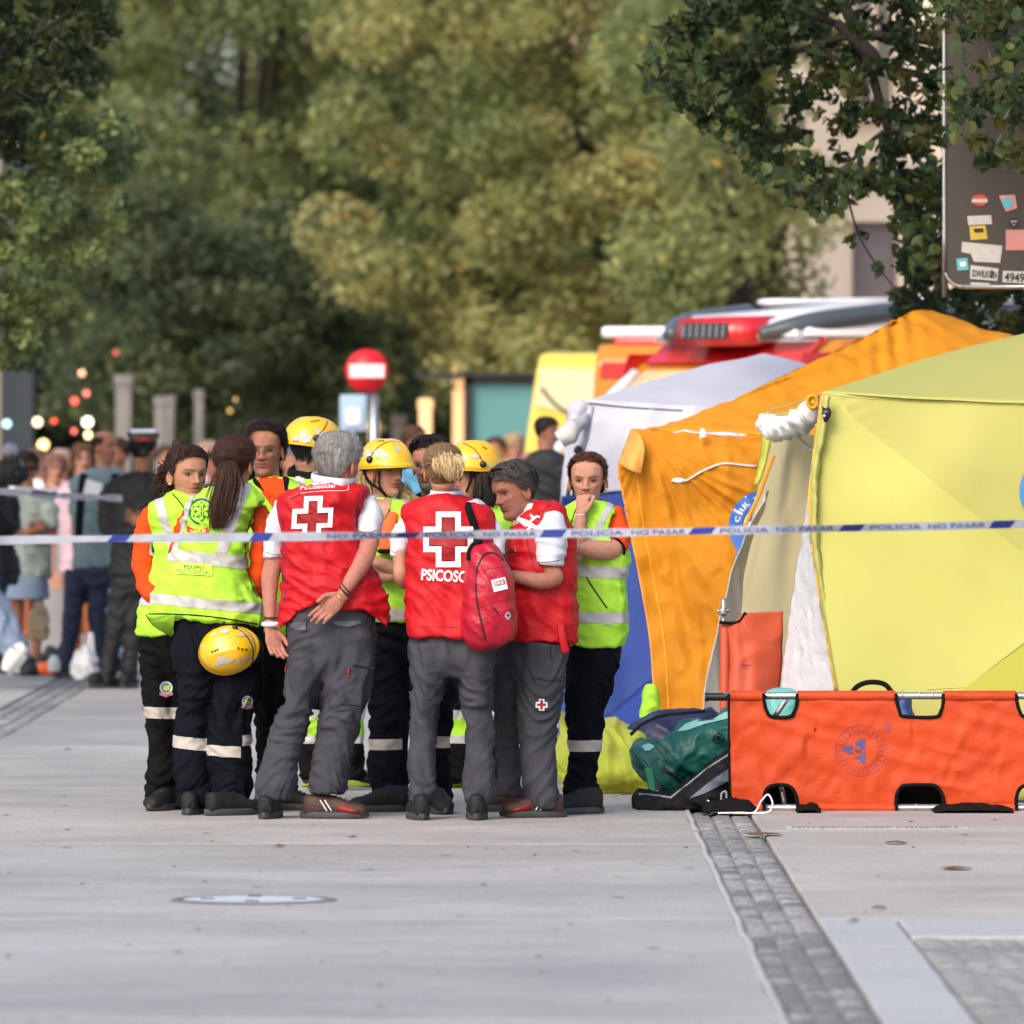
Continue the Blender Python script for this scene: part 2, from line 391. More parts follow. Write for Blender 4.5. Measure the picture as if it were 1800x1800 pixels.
def skincol(h, base, brow=(.03, .015, .01), lips=(.27, .062, .052), stubble=0., hairc=None, fair=0.):
    G = lambda a, s: math.exp(-(a / s) ** 2)
    def f(p):
        q = h.I @ Vector(p); x, y, z = q; zf = z / HH; ax = abs(x); c = base
        crease_shade = (base[0] * .62, base[1] * .50, base[2] * .46)  # darker skin tone painted as shade in the face folds
        if -.06 < zf < 1.1 and abs(x) < .11 and y < .1 and y > -.13:
            if y < -.02:
                c = mixc(c, (base[0] * 1.0, base[1] * .70, base[2] * .62), .5 * G(ax - .044, .02) * G(zf - .40, .08) + .45 * G(x, .014) * G(zf - .38, .05))
                c = mixc(c, lips, 1.3 * G(x, .023) ** .7 * G(zf - .266, .036)); c = mixc(c, (.06, .015, .012), 1.0 * G(x, .024) * G(zf - .268, .010)); c = mixc(c, crease_shade, .5 * G(x, .020) * G(zf - .195, .025)); c = mixc(c, crease_shade, .45 * G(ax - .030 - (.40 - zf) * .05, .006) * G(zf - .34, .05)); c = mixc(c, crease_shade, .5 * G(ax - .013, .006) * G(zf - .46, .07))
                by = .615 - (ax - .034) ** 2 * 60 ; c = mixc(c, brow, 1.0 * G(zf - by, .013) * min(1, (.056 - ax) * 60) if .012 < ax < .056 else 0)
                c = mixc(c, (.05, .025, .02), .9 * G(ax - .031, .015) * G(zf - .535, .014)); c = mixc(c, (base[0] * .5, base[1] * .38, base[2] * .36), .6 * G(ax - .031, .018) * G(zf - .50, .045))  # second mix paints shade round the eyes into the skin
                c = mixc(c, (.12, .04, .03), .8 * G(ax - .007, .004) * G(zf - .355, .012))
                if stubble and zf < .36: c = mixc(c, (.10, .085, .08), stubble * (1 - G(x, .014) * G(zf - .2666, .03)))
            if ax > .07: c = mixc(c, (base[0] * .95, base[1] * .6, base[2] * .55), .5)
        return c
    return f
def hairline(th, front=.83, side=.50, back=.20, temple=0.):
    a = abs(math.degrees(math.atan2(math.sin(th), math.cos(th))))
    return float(np.interp(a, [0, 30, 48, 62, 78, 98, 118, 150, 180], [front, front - .01 + temple, front - .05 + temple, .75, side, side + .01, .34, back + .04, back]))
def hairmesh(h, col, thick=.014, n=900, ln=.09, flow='back', front=.83, side=.50, back=.2, temple=0., seed=1, top=None, lump=.35, gather=None, var=.35, wd=.0016, curl=0.):
    """cap grown off the scalp plus combed strands; returns verts, faces, colours"""
    rng = random.Random(seed); nn, mm = 72, 60; V = []; msk = []; cols = []
    for i in range(mm):
        zf = .5 - .5 * math.cos(math.pi * (i + .35) / mm)
        for k in range(nn):
            th = 2 * math.pi * k / nn; hl = hairline(th, front, side, back, temple) + .022 * nz(math.sin(th) * 7 + seed, math.cos(th) * 7, 1.5) + .02 * nz(th * 14, seed, 0); e = (zf - hl) / .16
            t = thick * (.12 + .88 * max(0, min(1, e)) ** .8) * (1 + lump * nz(math.sin(th) * 4 + seed, math.cos(th) * 4, zf * 6))
            if top is not None and zf > top: t *= .1
            x, y = head_pt(zf, th, t); V.append((x, y, zf * HH + (t if zf > .8 else 0) * min(1, (zf - .8) * 5 if zf > .8 else 0))); msk.append(e > -.02)
            s = 1 + .25 * nz(th * 9, zf * 3, seed); cols.append(tuple(c * s * .8 for c in col))
    Fc = [f for f in ringfaces(mm, nn) if all(msk[i] for i in f)]
    if top is not None: Fc = [f for f in Fc if sum(V[i][2] for i in f) / len(f) < top * HH or f[0] < 0]
    for si in range(n + n // 9):
        for _t in range(30):
            th = rng.uniform(0, 2 * math.pi); zf = rng.uniform(back, 1.0) ** .8; hl = hairline(th, front, side, back, temple)
            if zf > hl - .022 and (top is None or zf < top + .1 * rng.random()): break
        pos = (th, zf); pts = []; L = ln * rng.uniform(.7, 1.3); st = 6; lift = thick * (rng.uniform(.92, 1.24) if gather is None else rng.uniform(.84, 1.08)) + (rng.uniform(.003, .010) if si >= n else 0)
        ph = rng.uniform(0, 6)
        x, y = head_pt(zf, th, lift); p = Vector((x, y, zf * HH + lift * max(0, (zf - .75) * 3))); cen = Vector((0, .005, .55 * HH))
        for j in range(st + 1):
            pts.append(p.copy())
            if gather is not None: d = Vector(gather) - p
            elif flow == 'back': d = Vector((x * 1.5 * rng.uniform(.5, 1), .10, -.05 - .09 * (y > .03)))
            elif flow == 'side': d = Vector((.10, .03 * rng.uniform(-1, 2), -.03 - .08 * abs(p.x)))
            else: d = Vector((x * .6, .02, -.10))
            nr = (p - cen).normalized(); d = d - nr * d.dot(nr)
            if d.length < 1e-4: break
            if gather is not None and (Vector(gather) - p).length < .02: break
            d.normalize(); d += Vector((math.sin(ph + j), math.cos(ph * 2 + j), math.sin(ph * 3 + j))) * curl
            stp = L / st if gather is None else max(.008, (Vector(gather) - pts[0]).length / st)
            p = p + d * stp
            if p.z > .60 * HH:
                m_ = p - cen; rx, ry, rz = .0745 + lift, (.088 if m_.y < 0 else .100) + lift, .45 * HH + lift
                kq = math.sqrt((m_.x / rx) ** 2 + (m_.y / ry) ** 2 + (m_.z / rz) ** 2); p = cen + m_ / max(kq, .2); continue
            # keep on the scalp
            zf2 = max(.02, min(.995, p.z / HH)); a2 = math.atan2(p.x, -p.y); xs, ys = head_pt(zf2, a2, lift)
            rr = math.hypot(xs, ys); r2 = math.hypot(p.x, p.y)
            if zf2 < .93 and r2 > 1e-4: p.x *= rr / r2; p.y *= rr / r2
        if len(pts) < 3: continue
        o = len(V); sc = 1 + rng.uniform(-var, var); cc = tuple(c * sc for c in col)
        for j, q in enumerate(pts):
            nr = (q - cen).normalized(); t = (pts[min(j + 1, len(pts) - 1)] - pts[max(j - 1, 0)]).normalized(); sdv = nr.cross(t).normalized() * wd * (1 - .6 * j / len(pts)) * (.45 if si >= n else 1)
            V += [tuple(q - sdv), tuple(q + sdv)]; cols += [cc, cc]
        for j in range(len(pts) - 1): Fc.append((o + 2 * j, o + 2 * j + 1, o + 2 * j + 3, o + 2 * j + 2))
    return h.w(V), Fc, cols
def bundle(paths, col, n, spread, wd=.003, seed=2, var=.35, tip=.3):
    """loose hair: strands following a world-space path with offsets"""
    rng = random.Random(seed); V, Fc, cols = [], [], []
    for _ in range(n):
        path = rng.choice(paths); off = Vector((rng.gauss(0, 1), rng.gauss(0, 1), rng.gauss(0, .4))); sc = 1 + rng.uniform(-var, var); o = len(V)
        q = cr([tuple(x) for x in path[0]], 9); sp = np.interp(np.linspace(0, 1, 9), np.linspace(0, 1, len(path[1])), path[1])
        ph = rng.uniform(0, 6); e = int(rng.uniform(6, 9))
        for j in range(e):
            c = Vector(q[j]) + off * sp[j] * spread + Vector((math.sin(ph + j * 1.3), 0, math.cos(ph + j))) * .0035
            w = wd * (1 - (1 - tip) * j / e)
            V += [(c.x - w, c.y, c.z), (c.x + w, c.y, c.z)]; cols += [tuple(k * sc for k in col)] * 2
        for j in range(e - 1): Fc.append((o + 2 * j, o + 2 * j + 1, o + 2 * j + 3, o + 2 * j + 2))
    return V, Fc, cols
def joinc(*ps):
    V, Fc, C = [], [], []
    for v, f, c in ps: o = len(V); V += list(v); Fc += [tuple(i + o for i in q) for q in f]; C += list(c)
    return V, Fc, C
def colored(VF, col, var=.15, s=20.):
    return VF[0], VF[1], [tuple(c * (1 + var * nz(v[0] * s, v[1] * s, v[2] * s * .3)) for c in col) for v in VF[0]]
def hand(w, d, pn, size=1., curl=(20, 25, 25), side=1, thumb=(35, 20), spread=.05, fist=False):
    """w wrist, d towards the fingers, pn palm normal, side=+1 thumb on d x pn side"""
    d = Vector(d).normalized(); pn = Vector(pn); pn = (pn - d * pn.dot(d)).normalized(); s = d.cross(pn) * side
    k = size; ps = []
    ps.append(tube([w - d * .02 * k, w + d * .01 * k, w + d * .05 * k, w + d * .092 * k], [.027 * k, .031 * k, .041 * k, .038 * k], 12, 10, up=pn, flat=[.75, .55, .38, .30]))
    lens = [.044, .028, .022]; f = [1, 1.1, 1.03, .82]
    for i in range(4):
        o = s * (.029 - .0195 * i) * k; base = w + d * (.088 - abs(i - 1.2) * .004) * k + o
        dr = (d + s * spread * (1.5 - i)).normalized(); a = 0; pts = [base - dr * .02 * k, base]; p = base
        for j in range(3):
            a += curl[j] * (1 + .18 * i) if not fist else curl[j]; dd = dr * math.cos(R(a)) + pn * math.sin(R(a)); p = p + dd * lens[j] * f[i] * k; pts.append(p)
        ps.append(tube(pts, [.0095 * k, .0098 * k, .0088 * k, .008 * k, .0062 * k], 8, 16))
    tb = w + d * .018 * k + s * .026 * k; t1 = (d * math.cos(R(thumb[0])) + s * math.sin(R(thumb[0])) + pn * .35).normalized(); t2 = (d * math.cos(R(thumb[1])) + s * math.sin(R(thumb[1])) * .5 + pn * .5).normalized()
    ps.append(tube([tb - t1 * .01 * k, tb, tb + t1 * .042 * k, tb + t1 * .042 * k + t2 * .03 * k, tb + t1 * .042 * k + t2 * .052 * k], [.014 * k, .015 * k, .012 * k, .0105 * k, .008 * k], 8, 16))
    return join(*ps)
def shoe(parent, px, py, toe, L=.285, up=BOOT, sole=SOLE, hi=.11, extra=None, pyc=None):
    """toe: direction the toe points, degrees; 0 = at the camera, 90 = image right"""
    Y = GY(py); c = Vector(((px - CX) / F * Y, Y, 0)); M = Matrix.Translation(c) @ Matrix.Rotation(R(toe), 4, 'Z')
    # local: toe towards -y
    def sec(y, w, h, z0, yl=0): 
        out = []
        for k in range(16):
            a = 2 * math.pi * k / 16; cx_ = math.copysign(abs(math.cos(a)) ** .8, math.cos(a)) * w; cz = math.sin(a); zz = z0 + (h - z0) * (.5 + .5 * math.copysign(abs(cz) ** .55, cz))
            out.append((cx_ * (1 - .16 * max(0, cz)), y + yl * max(0, cz), zz))
        return out
    ys = [-.5, -.485, -.44, -.36, -.24, -.12, .0, .12, .25, .36, .44, .475]
    ws = [.012, .028, .040, .047, .049, .045, .040, .037, .037, .038, .034, .015]
    hs = [.036, .054, .064, .070, .076, .090, .104, hi, hi, hi, hi - .004, hi - .014]
    V = []
    for y, w, h in zip(ys, ws, hs): V += sec(y * L, w, h, .016)
    f = ringfaces(len(ys), 16)
    V = [tuple(M @ Vector(v)) for v in V]
    u = obj('shoe', (V, f), up, parent); VV = (V, f)
    V2 = []
    for z, g in ((0, .0), (.005, .004), (.024, .005), (.032, .0015)):
        for k in range(36):
            a = 2 * math.pi * k / 36; yy = math.cos(a) * (.5 * L + .004 + g); t = -yy / L
            w = np.interp(yy / L, [-.5, -.4, -.25, 0, .25, .42, .5], [.030, .046, .052, .042, .041, .038, .026]) + g
            V2.append(tuple(M @ Vector((math.sin(a) * w * (1 if abs(math.sin(a)) > .3 else 1), yy, z + (.008 * max(0, -yy / L - .3) * 4 if z < .01 else 0)))))
    obj('sole', (V2, ringfaces(4, 36)), sole, u)
    b = bvh(VV)
    # laces
    ll = []
    for j in range(4):
        y0 = (-.22 + j * .07) * L; zz = np.interp(y0 / L, [-.5, -.24, 0, .12], [.05, .076, .104, hi]) + .0015
        ll.append(tube([M @ Vector((-.018, y0, zz - .003)), M @ Vector((0, y0 - .006, zz)), M @ Vector((.018, y0 + .004, zz - .003))], .0026, 5, 8))
    obj('lace', join(*ll), BLKRUB, u)
    if extra == 'red':
        for sx in (-1, 1):
            pts = [(-.40, .034), (-.30, .045), (-.12, .060), (-.05, .052), (-.10, .038), (-.28, .030)]
            vs = [M @ Vector((sx * (np.interp(y, ys, ws) * 1.0 + .004), y * L, z)) for y, z in pts]
            obj('side_panel', ([tuple(v) for v in vs], [tuple(range(6))]), REDS, u, solid=.004)
            for q in range(2): obj('side_stripe', tube([M @ Vector((sx * .044, (.02 + q * .07) * L, .035)), M @ Vector((sx * .036, (.13 + q * .07) * L, .085))], .003, 5, 6), WHITEX, u)
    return u
def helmet_shell(h, seed=0, tilt=0.):
    n, m = 72, 26; V = []; cz = .60 * HH
    for i in range(m):
        ph = math.pi / 2 * i / (m - 1)
        for k in range(n):
            th = 2 * math.pi * k / n; s, c = math.sin(th), math.cos(th)
            rx, ry, rz = .112, .138 if c > 0 else .132, .118
            rim = .018 * (c if c > 0 else c * -.6) - .028 * (1 - abs(c)) * 0
            x = rx * s * math.cos(ph) ** .8; y = -ry * c * math.cos(ph) ** .85; z = cz + rz * math.sin(ph) ** 1.0
            if i == 0: z -= .012; x *= 1.02; y *= 1.03
            if i < 3: z += rim * (1 - i / 3.) - .018 * max(0, -c) * (1 - i / 3.)
            if c > .2 and i < 2: y -= .012 * (c - .2)
            rd = .005 * math.exp(-((abs(x) - .035) / .008) ** 2) * (ph > .35) ; z += rd * math.sin(ph); y -= rd * c * .3
            V.append((x, y, z))
    return h.w(V), ringfaces(m, n, cap=False) + [tuple((m - 1) * n + k for k in range(n))]
def helmet(parent, h, visor=False, refl=(), strap=True, knob=None, wire=None, holes=(), lamp=None):
    VF = helmet_shell(h); o = obj('helmet', VF, HELM, parent, solid=.005); b = bvh(VF); Y = h.Y
    # inner liner and rim trim
    n = 72; rim = VF[0][:n]; obj('rim_trim', tube(rim + rim[:1], .0035, 6, 90), HELM, o)
    for poly in refl: decal('reflective_decal', [poly], b, REFL, o, Y, .004, 6)
    for hx, hy in holes: decal('vent_hole', [circ(hx, hy, 1.6, 8)], b, BLACKP, o, Y, .004)
    if knob:
        c = hit(b, knob[0], knob[1], Y, .008); obj('ear_knob', ball(c, (.017, .012, .017)), BLACKP, o)
    if wire: cord('visor_wire', wire, b, .0022, BLACKP, o, Y, .006)
    return o, b
def strands_tube(pts, r, mt, parent, name='strap', flat=.35): return obj(name, tube(pts, r, 8, len(pts) * 6, up=(0, 1, .2), flat=flat), mt, parent)
LIDM = mat('lash_line', (.045, .022, .016), .7)
def eyes(parent, h, col=(.05, .025, .012), look=0.):
    for s in (-1, 1):
        c = Vector((s * .031, -.0585, .510 * HH)); V, Fc = ball((0, 0, 0), .0122, 18, 16)
        cols = []
        W_ = []
        for v in V:
            d = Vector(v).normalized(); a = d.dot(Vector((look, -1, -.05)).normalized())
            cols.append((.006, .005, .004) if a > .93 else col if a > .80 else (.30, .26, .245)); W_.append((c.x + v[0] * 1.05, c.y + v[1], c.z + v[2] * .46))
        obj('eye', (h.w(W_), Fc), EYEM, parent, cols=cols)
        obj('eyelid', tube(h.w([(c.x + q * .0135, -.0712 + abs(q) ** 2 * .006 + (.002 if s * q < 0 else 0), c.z + .0058 - .0035 * q * q) for q in (-1, -.5, 0, .5, 1)]), [.0010, .0022, .0024, .0022, .0010], 6, 12), LIDM, parent)
def glasses(parent, h, mt=GLASSR, r=.021, up=0., z=.505, y=-.094):
    ps = []
    for s in (-1, 1):
        c = Vector((s * .032, y, z * HH)); pts = [c + Vector((r * math.cos(a), .004 * abs(math.cos(a)), r * .8 * math.sin(a))) for a in np.linspace(0, 2 * math.pi, 20)]
        ps.append(tube(h.w(pts), .0016, 5, 24)); ps.append(tube(h.w([c + Vector((s * r, .003, .004)), Vector((s * .076, -.055, z * HH + .006)), Vector((s * .080, .0, z * HH + .004))]), .0016, 5, 12))
    ps.append(tube(h.w([Vector((-.011, y, z * HH + .003)), Vector((0, y - .004, z * HH + .006)), Vector((.011, y, z * HH + .003))]), .0016, 5, 8))
    return obj('glasses', join(*ps), mt, parent)
def arm3(pts, Y): return [P(a, b_, Y) + Vector((0, dy, 0)) for a, b_, dy, *_ in pts]
def armtube(pts, Y, n=16):
    """pts: (px,py,dy,radius_px)"""
    return tube(arm3(pts, Y), [p[3] / F * Y for p in pts], n, len(pts) * 8)
def person(label, px, Y, group=None):
    return empty('person', ((px - CX) / F * Y, Y, 0), label, 'person', group)
def body(parent, h, pieces, sf, vox=.004, fem=False, nose=1., neck=None, lowres=False):
    hm = head_mesh(fem=fem, nose=nose) if not lowres else head_mesh(32, 32)
    ps = [(h.w(hm[0]), hm[1])]
    for s in (-1, 1): e = ear_mesh(s); ps.append((h.w(e[0]), e[1]))
    a = h.M @ Vector((0, .02, .30 * HH)); bq = neck if neck is not None else h.M @ Vector((0, .03, -.11))
    ps.append(tube([a, (a + bq) / 2 + Vector((0, .004, 0)), bq], [.055, .056 if not fem else .049, .062], 20, 12))
    core = pieces[0]; A = np.array(core[0]); cx_, cy_ = A[:, 0].mean(), A[:, 1].mean(); A[:, 0] = cx_ + (A[:, 0] - cx_) * .62; A[:, 1] = cy_ + (A[:, 1] - cy_) * .62; A[:, 2] -= .02
    ps.append(([tuple(v) for v in A], core[1])); ps += pieces[1:]
    for q in pieces[1:]:
        s0 = Vector(np.array(q[0][:12]).mean(0)); 
        if (s0 - bq).length < .36 and s0.z < bq.z + .12: t0 = Vector((bq.x, bq.y, s0.z - .03)); ps.append(tube([t0, s0 + Vector((0, 0, -.01))], .028, 10, 6))
    VF = remesh(join(*ps), vox, 2)
    return obj('body', VF, SKIN, parent, cols=[sf(v) for v in VF[0]]), VF
def garment(name, pieces, m, parent, vox=.008, fold=None, smooth=3):
    VF = remesh(join(*pieces), vox, smooth)
    if fold: VF = displace(VF, fold)
    return obj(name, VF, m, parent), VF
def trousers(parent, Y, pelvis, legL, legR, m, seed, amp=1., vox=.0085):
    """pelvis: (cy,xl,xr[,dep]); legs: (cy,xl,xr[,yo])"""
    k = Y / F; ps = []; PD = [s[3] if len(s) > 3 else .125 for s in pelvis]; n = len(pelvis)
    ps.append(loft([(s[0], s[1] + (3 if i == n - 1 else 0), s[2] - (3 if i == n - 1 else 0), PD[i] * (1 if i < n - 1 else .80)) for i, s in enumerate(pelvis)], Y, sq=2.3)); pd = max(PD)
    for lg in (legL, legR):
        if not lg: continue
        q = []
        for s in lg: h = (s[2] - s[1]) / 2 * k * 1.05; f = max(0, min(1, (1285 - s[0]) / 110)); q.append((s[0], s[1], s[2], h + (max(h, pd * .97) - h) * f, s[3] if len(s) > 3 else 0))
        ps.append(loft(q, Y, n=36, sq=2.2))
    return garment('trousers', ps, m, parent, vox, fold_trouser(seed, amp), smooth=6)
def strip(parent, VF, l1, l2, Y, m=REFL, keep=None, name='reflective_strip', off=.003):
    r = band(VF, l1, l2, Y, off, keep)
    if r[1]: return obj(name, r, m, parent)

def ringat(c, ax, r, w):
    a = (ax[1] - ax[0]).normalized(); u = a.cross(Vector((.1, .9, .3))).normalized(); v = a.cross(u)
    return tube([c + (u * math.cos(t) + v * math.sin(t)) * r for t in np.linspace(0, 6.283, 20)], w, 6, 48, up=tuple(a), flat=1.)
# ================================================================= the group at the tape
SK_F = (.40, .20, .135); SK_M = (.34, .155, .10); SK_T = (.30, .132, .082)
BRN = (.032, .016, .010); DBR = (.018, .010, .008); BLD = (.42, .28, .13); GRY = (.20, .195, .19)
def vs(lines): return [((a, b), (c, d)) for a, b, c, d in lines]
def patch_round(parent, VF, x, y, r, Y):
    b = bvh(VF); decal('badge', [ring2d(x, y, r * .68, r, 24)], b, SKYP, parent, Y, .0035)
    decal('badge', [circ(x, y, r * .68, 18)], b, BLACKP, parent, Y, .0030)
    for k in range(3): decal('badge', [[(x + math.cos(R(60 * k + 30)) * r * .55 * a + math.sin(R(60 * k + 30)) * r * .17 * c_, y + math.sin(R(60 * k + 30)) * r * .55 * a - math.cos(R(60 * k + 30)) * r * .17 * c_) for a, c_ in ((-1, -1), (1, -1), (1, 1), (-1, 1))]], b, YELP, parent, Y, .0045)
    decal('badge', [[(x - r, y + r * .7), (x, y + r * 1.0), (x + r, y + r * .7), (x + r, y + r * 1.1), (x, y + r * 1.45), (x - r, y + r * 1.1)]], b, PINKP, parent, Y, .0045)

# ---- A: curly haired woman with a bun, far left
Y = 39.2
A = person('woman with curly dark hair in a bun, orange sleeves under lime vest, leftmost of group', 300, Y)
h = Head(329, 834, Y, yaw=30, pitch=4, sc=1.10); sf = skincol(h, SK_F)
core = loft([(868, 312, 352, .07), (890, 285, 365, .10), (960, 280, 365, .11), (1050, 280, 365, .11)], Y)
body(A, h, [core], sf, .0036, fem=True, neck=P(330, 888, Y) + Vector((0, .02, 0)))
eyes(A, h, look=.25)
obj('earring', ball(tuple(h.M @ Vector((-.083, -.004, .335 * HH))), .005), WHITEX, A)
H1 = hairmesh(h, BRN, .012, 2600, gather=(-.02, .075, 1.02 * HH), front=.84, side=.47, back=.15, seed=3)
bun = ball(tuple(P(312, 783, Y) + Vector((0, .05, 0))), (.032, .034, .030), 18, 14); bun = displace(bun, lambda p: .006 * nz(p[0] * 60, p[1] * 60, p[2] * 60))
rng = random.Random(4); curls = []
for k in range(230):
    a = rng.random(); c = P(300 - 14 * math.sin(a * 3) + rng.gauss(0, 6.5), 812 + a * 46 + rng.gauss(0, 5), Y) + Vector((0, .05 + rng.gauss(0, .03), 0))
    ph = rng.uniform(0, 6); rr = rng.uniform(.008, .015); dn = rng.uniform(.03, .06); sg = rng.choice((-1, 1))
    pts = [c + Vector((rr * math.cos(ph + sg * j * 1.3), rr * math.sin(ph + sg * j * 1.3), -dn * j / 6)) for j in range(8)]
    t = tube(pts, [.0026] * 7 + [.001], 4, 12); curls.append(colored(t, tuple(x * rng.uniform(.6, 1.8) for x in BRN)))
for k in range(60):
    th = rng.uniform(0, 6.28); zf = rng.uniform(.75, 1.0); x, y = head_pt(zf, th, .014); p = h.M @ Vector((x, y, zf * HH)); q = p + Vector((rng.gauss(0, .012), 0, .014 + rng.random() * .010))
    curls.append(colored(tube([p, (p + q) / 2 + Vector((.004, 0, 0)), q], .0012, 3, 5), BRN))
hc = joinc(H1, colored(bun, BRN), *curls); obj('hair', hc[:2], HAIR, A, cols=hc[2])
slv = armtube([(274, 896, .02, 13), (260, 920, .02, 18), (250, 975, .01, 17), (257, 1025, -.03, 16.5), (278, 1047, -.12, 14), (315, 1055, -.18, 12)], Y)
slr = armtube([(388, 900, .08, 14), (392, 940, .08, 16), (384, 1000, .05, 15), (345, 1040, -.1, 13), (320, 1050, -.16, 12)], Y)
_, sv = garment('sleeves', [slv, slr], ORANGE, A, .009, fold_vest(11, .9, 1.05))
bs = bvh(sv)
decal('badge', [[(263, 954), (276, 956), (277, 974), (270, 979), (263, 974)]], bs, WHITEX, A, Y, .003); decal('badge', [[(267, 958), (272, 958), (273, 971), (267, 971)]], bs, BLUEP, A, Y, .005)
vst = loft([(866, 303, 350, .075, .01, 0), (873, 290, 362, .10), (882, 272, 374, .12), (900, 262, 380, .13), (935, 270, 380, .13), (980, 272, 380, .135), (1030, 258, 380, .14), (1080, 243, 382, .15), (1117, 238, 384, .155)], Y)
vo, vv = garment('vest', [vst], HIVIS, A, .008, fold_vest(1, 1., 1.0))
strip(vo, vv, *vs([(230, 1043, 390, 1043), (230, 1064, 390, 1064)]), Y, keep=None)
strip(vo, vv, ((230, 865), (390, 865)), ((230, 1043), (390, 1043)), Y, keep=[(((272, 880), (298, 960)), -1), (((288, 876), (312, 960)), 1)])
strip(vo, vv, ((230, 865), (390, 865)), ((230, 1043), (390, 1043)), Y, keep=[(((363, 880), (352, 960)), -1), (((378, 876), (366, 960)), 1)])
bv = bvh(vv); cord('piping', [(283, 884), (292, 900), (297, 940), (298, 965), (292, 990)], bv, .003, BLACKC, vo, Y); cord('piping', [(303, 868), (318, 885), (330, 905), (336, 930)], bv, .003, BLACKC, vo, Y)
to, tv = trousers(A, Y, [(1085, 246, 345), (1150, 244, 345), (1190, 248, 345, .11)],
    [(1120, 243, 296), (1180, 248, 300), (1240, 256, 306), (1300, 259, 306), (1345, 260, 308), (1385, 257, 308), (1412, 257, 306)],
    [(1120, 290, 345, .02), (1200, 288, 340, .02), (1300, 292, 334, .02), (1360, 294, 334, .02), (1414, 294, 330, .02)], BLACKT, 1)
strip(to, tv, ((240, 1241), (318, 1243)), ((240, 1261), (318, 1263)), Y, REFLW)
patch_round(to, tv, 292, 1209, 11.5, Y)
shoe(A, 287, 1424, -25, hi=.12); shoe(A, 318, 1421, 20, hi=.12)

# ---- B: woman with long ponytail, back to us
Y = 38.75
B = person('woman with long straight ponytail seen from behind, lime vest reading EQUIPO PSICOSOCIAL', 385, Y)
h = Head(413, 816, Y, yaw=152, pitch=3, sc=1.05); sf = skincol(h, SK_F)
core = loft([(862, 392, 440, .07), (885, 360, 460, .10), (960, 330, 440, .11), (1050, 330, 440, .11)], Y)
body(B, h, [core], sf, .0045, fem=True, neck=P(418, 878, Y) + Vector((0, .0, 0)))
g = P(404, 811, Y) + Vector((0, -.115, 0)); gl = tuple(h.I @ g)
H1 = hairmesh(h, (.034, .012, .0075), .013, 3000, gather=gl, front=.83, side=.46, back=.13, seed=5, lump=.15, wd=.0024, var=.45)
path = [g, P(404, 822, Y) + Vector((0, -.14, 0)), P(401, 850, Y) + Vector((0, -.135, 0)), P(393, 885, Y) + Vector((0, -.15, 0)), P(386, 915, Y) + Vector((0, -.155, 0)), P(378, 944, Y) + Vector((0, -.155, 0))]
ptl = bundle([(path, [.35, .75, 1.2, 1.3, 1.1, .55])], (.036, .0145, .009), 1100, .020, .0020, seed=6, var=.5)
core2 = colored(tube([g] + path[1:-1], [.012, .020, .028, .024, .010], 12, 20, up=(0, 1, 0), flat=.5), (.022, .010, .008))
hc = joinc(H1, ptl, core2); obj('hair', hc[:2], HAIR, B, cols=hc[2])
obj('hair_tie', tube([g + Vector((.014 * math.cos(a), -.004, .014 * math.sin(a))) for a in np.linspace(0, 6.3, 14)], .004, 6, 20), BLACKC, B)
sr = armtube([(450, 896, .06, 15), (458, 920, .05, 17), (456, 975, .04, 17), (451, 1020, .04, 15.5), (445, 1048, .10, 13), (425, 1058, .18, 11)], Y)
sl = armtube([(340, 893, .06, 14), (322, 930, .08, 14), (312, 980, .1, 14), (322, 1040, .14, 12)], Y)
_, sv = garment('sleeves', [sr, sl, loft([(872, 380, 425, .08), (890, 360, 430, .09), (930, 345, 425, .10), (1010, 340, 425, .10)], Y)], ORANGE, B, .008, fold_vest(14, .9, 1.05))
bs = bvh(sv); decal('badge', [[(466, 933), (473, 934), (475, 950), (468, 951)]], bs, BLUEP, B, Y, .003)
vst = loft([(852, 392, 436, .055, .02, 0), (857, 376, 444, .085, .01, 0), (868, 352, 452, .11), (880, 337, 459, .125), (900, 327, 447, .13), (930, 318, 435, .135), (967, 307, 433, .14), (1000, 291, 437, .145), (1030, 277, 444, .155), (1060, 264, 455, .165), (1088, 259, 462, .17, 0, 7)], Y, n=60)
vo, vv = garment('vest', [vst], HIVIS, B, .0075, fold_vest(2, 1.25, 1.0))
strip(vo, vv, ((300, 965), (440, 979)), ((300, 985), (440, 1001)), Y)
strip(vo, vv, ((250, 1041), (470, 1060)), ((250, 1058), (470, 1079)), Y)
strip(vo, vv, ((300, 850), (470, 850)), ((300, 965), (440, 979)), Y, keep=[(((334, 868), (303, 966)), -1), (((345, 862), (315, 966)), 1)])
strip(vo, vv, ((300, 850), (470, 850)), ((300, 965), (440, 979)), Y, keep=[(((418, 858), (380, 975)), -1), (((438, 866), (398, 978)), 1)])
bv = bvh(vv)
cord('piping', [(459, 881), (447, 900), (437, 925), (432, 950), (431, 975), (434, 1000), (442, 1025), (452, 1050)], bv, .0032, BLACKC, vo, Y)
cord('hem_piping', [(259, 1080), (280, 1079), (310, 1080), (350, 1082), (400, 1088), (462, 1099)], bv, .0035, BLACKC, vo, Y)
cord('seam', [(420, 884), (404, 920), (397, 965)], bv, .0018, OLIVEP, vo, Y)
# turned-up hem corner at the left
cf = [P(x, y, Y) + Vector((0, d, 0)) for x, y, d in [(259, 1080, -.14), (310, 1080, -.16), (303, 1119, -.05), (288, 1110, -.05), (270, 1097, -.08)]]
obj('hem_flap', ([tuple(v) for v in cf], [(0, 1, 2, 3, 4)]), HIVIS, vo, solid=.004)
obj('flap_piping', tube([cf[0], cf[4], cf[3], cf[2]], .0035, 6, 20), BLACKC, vo)
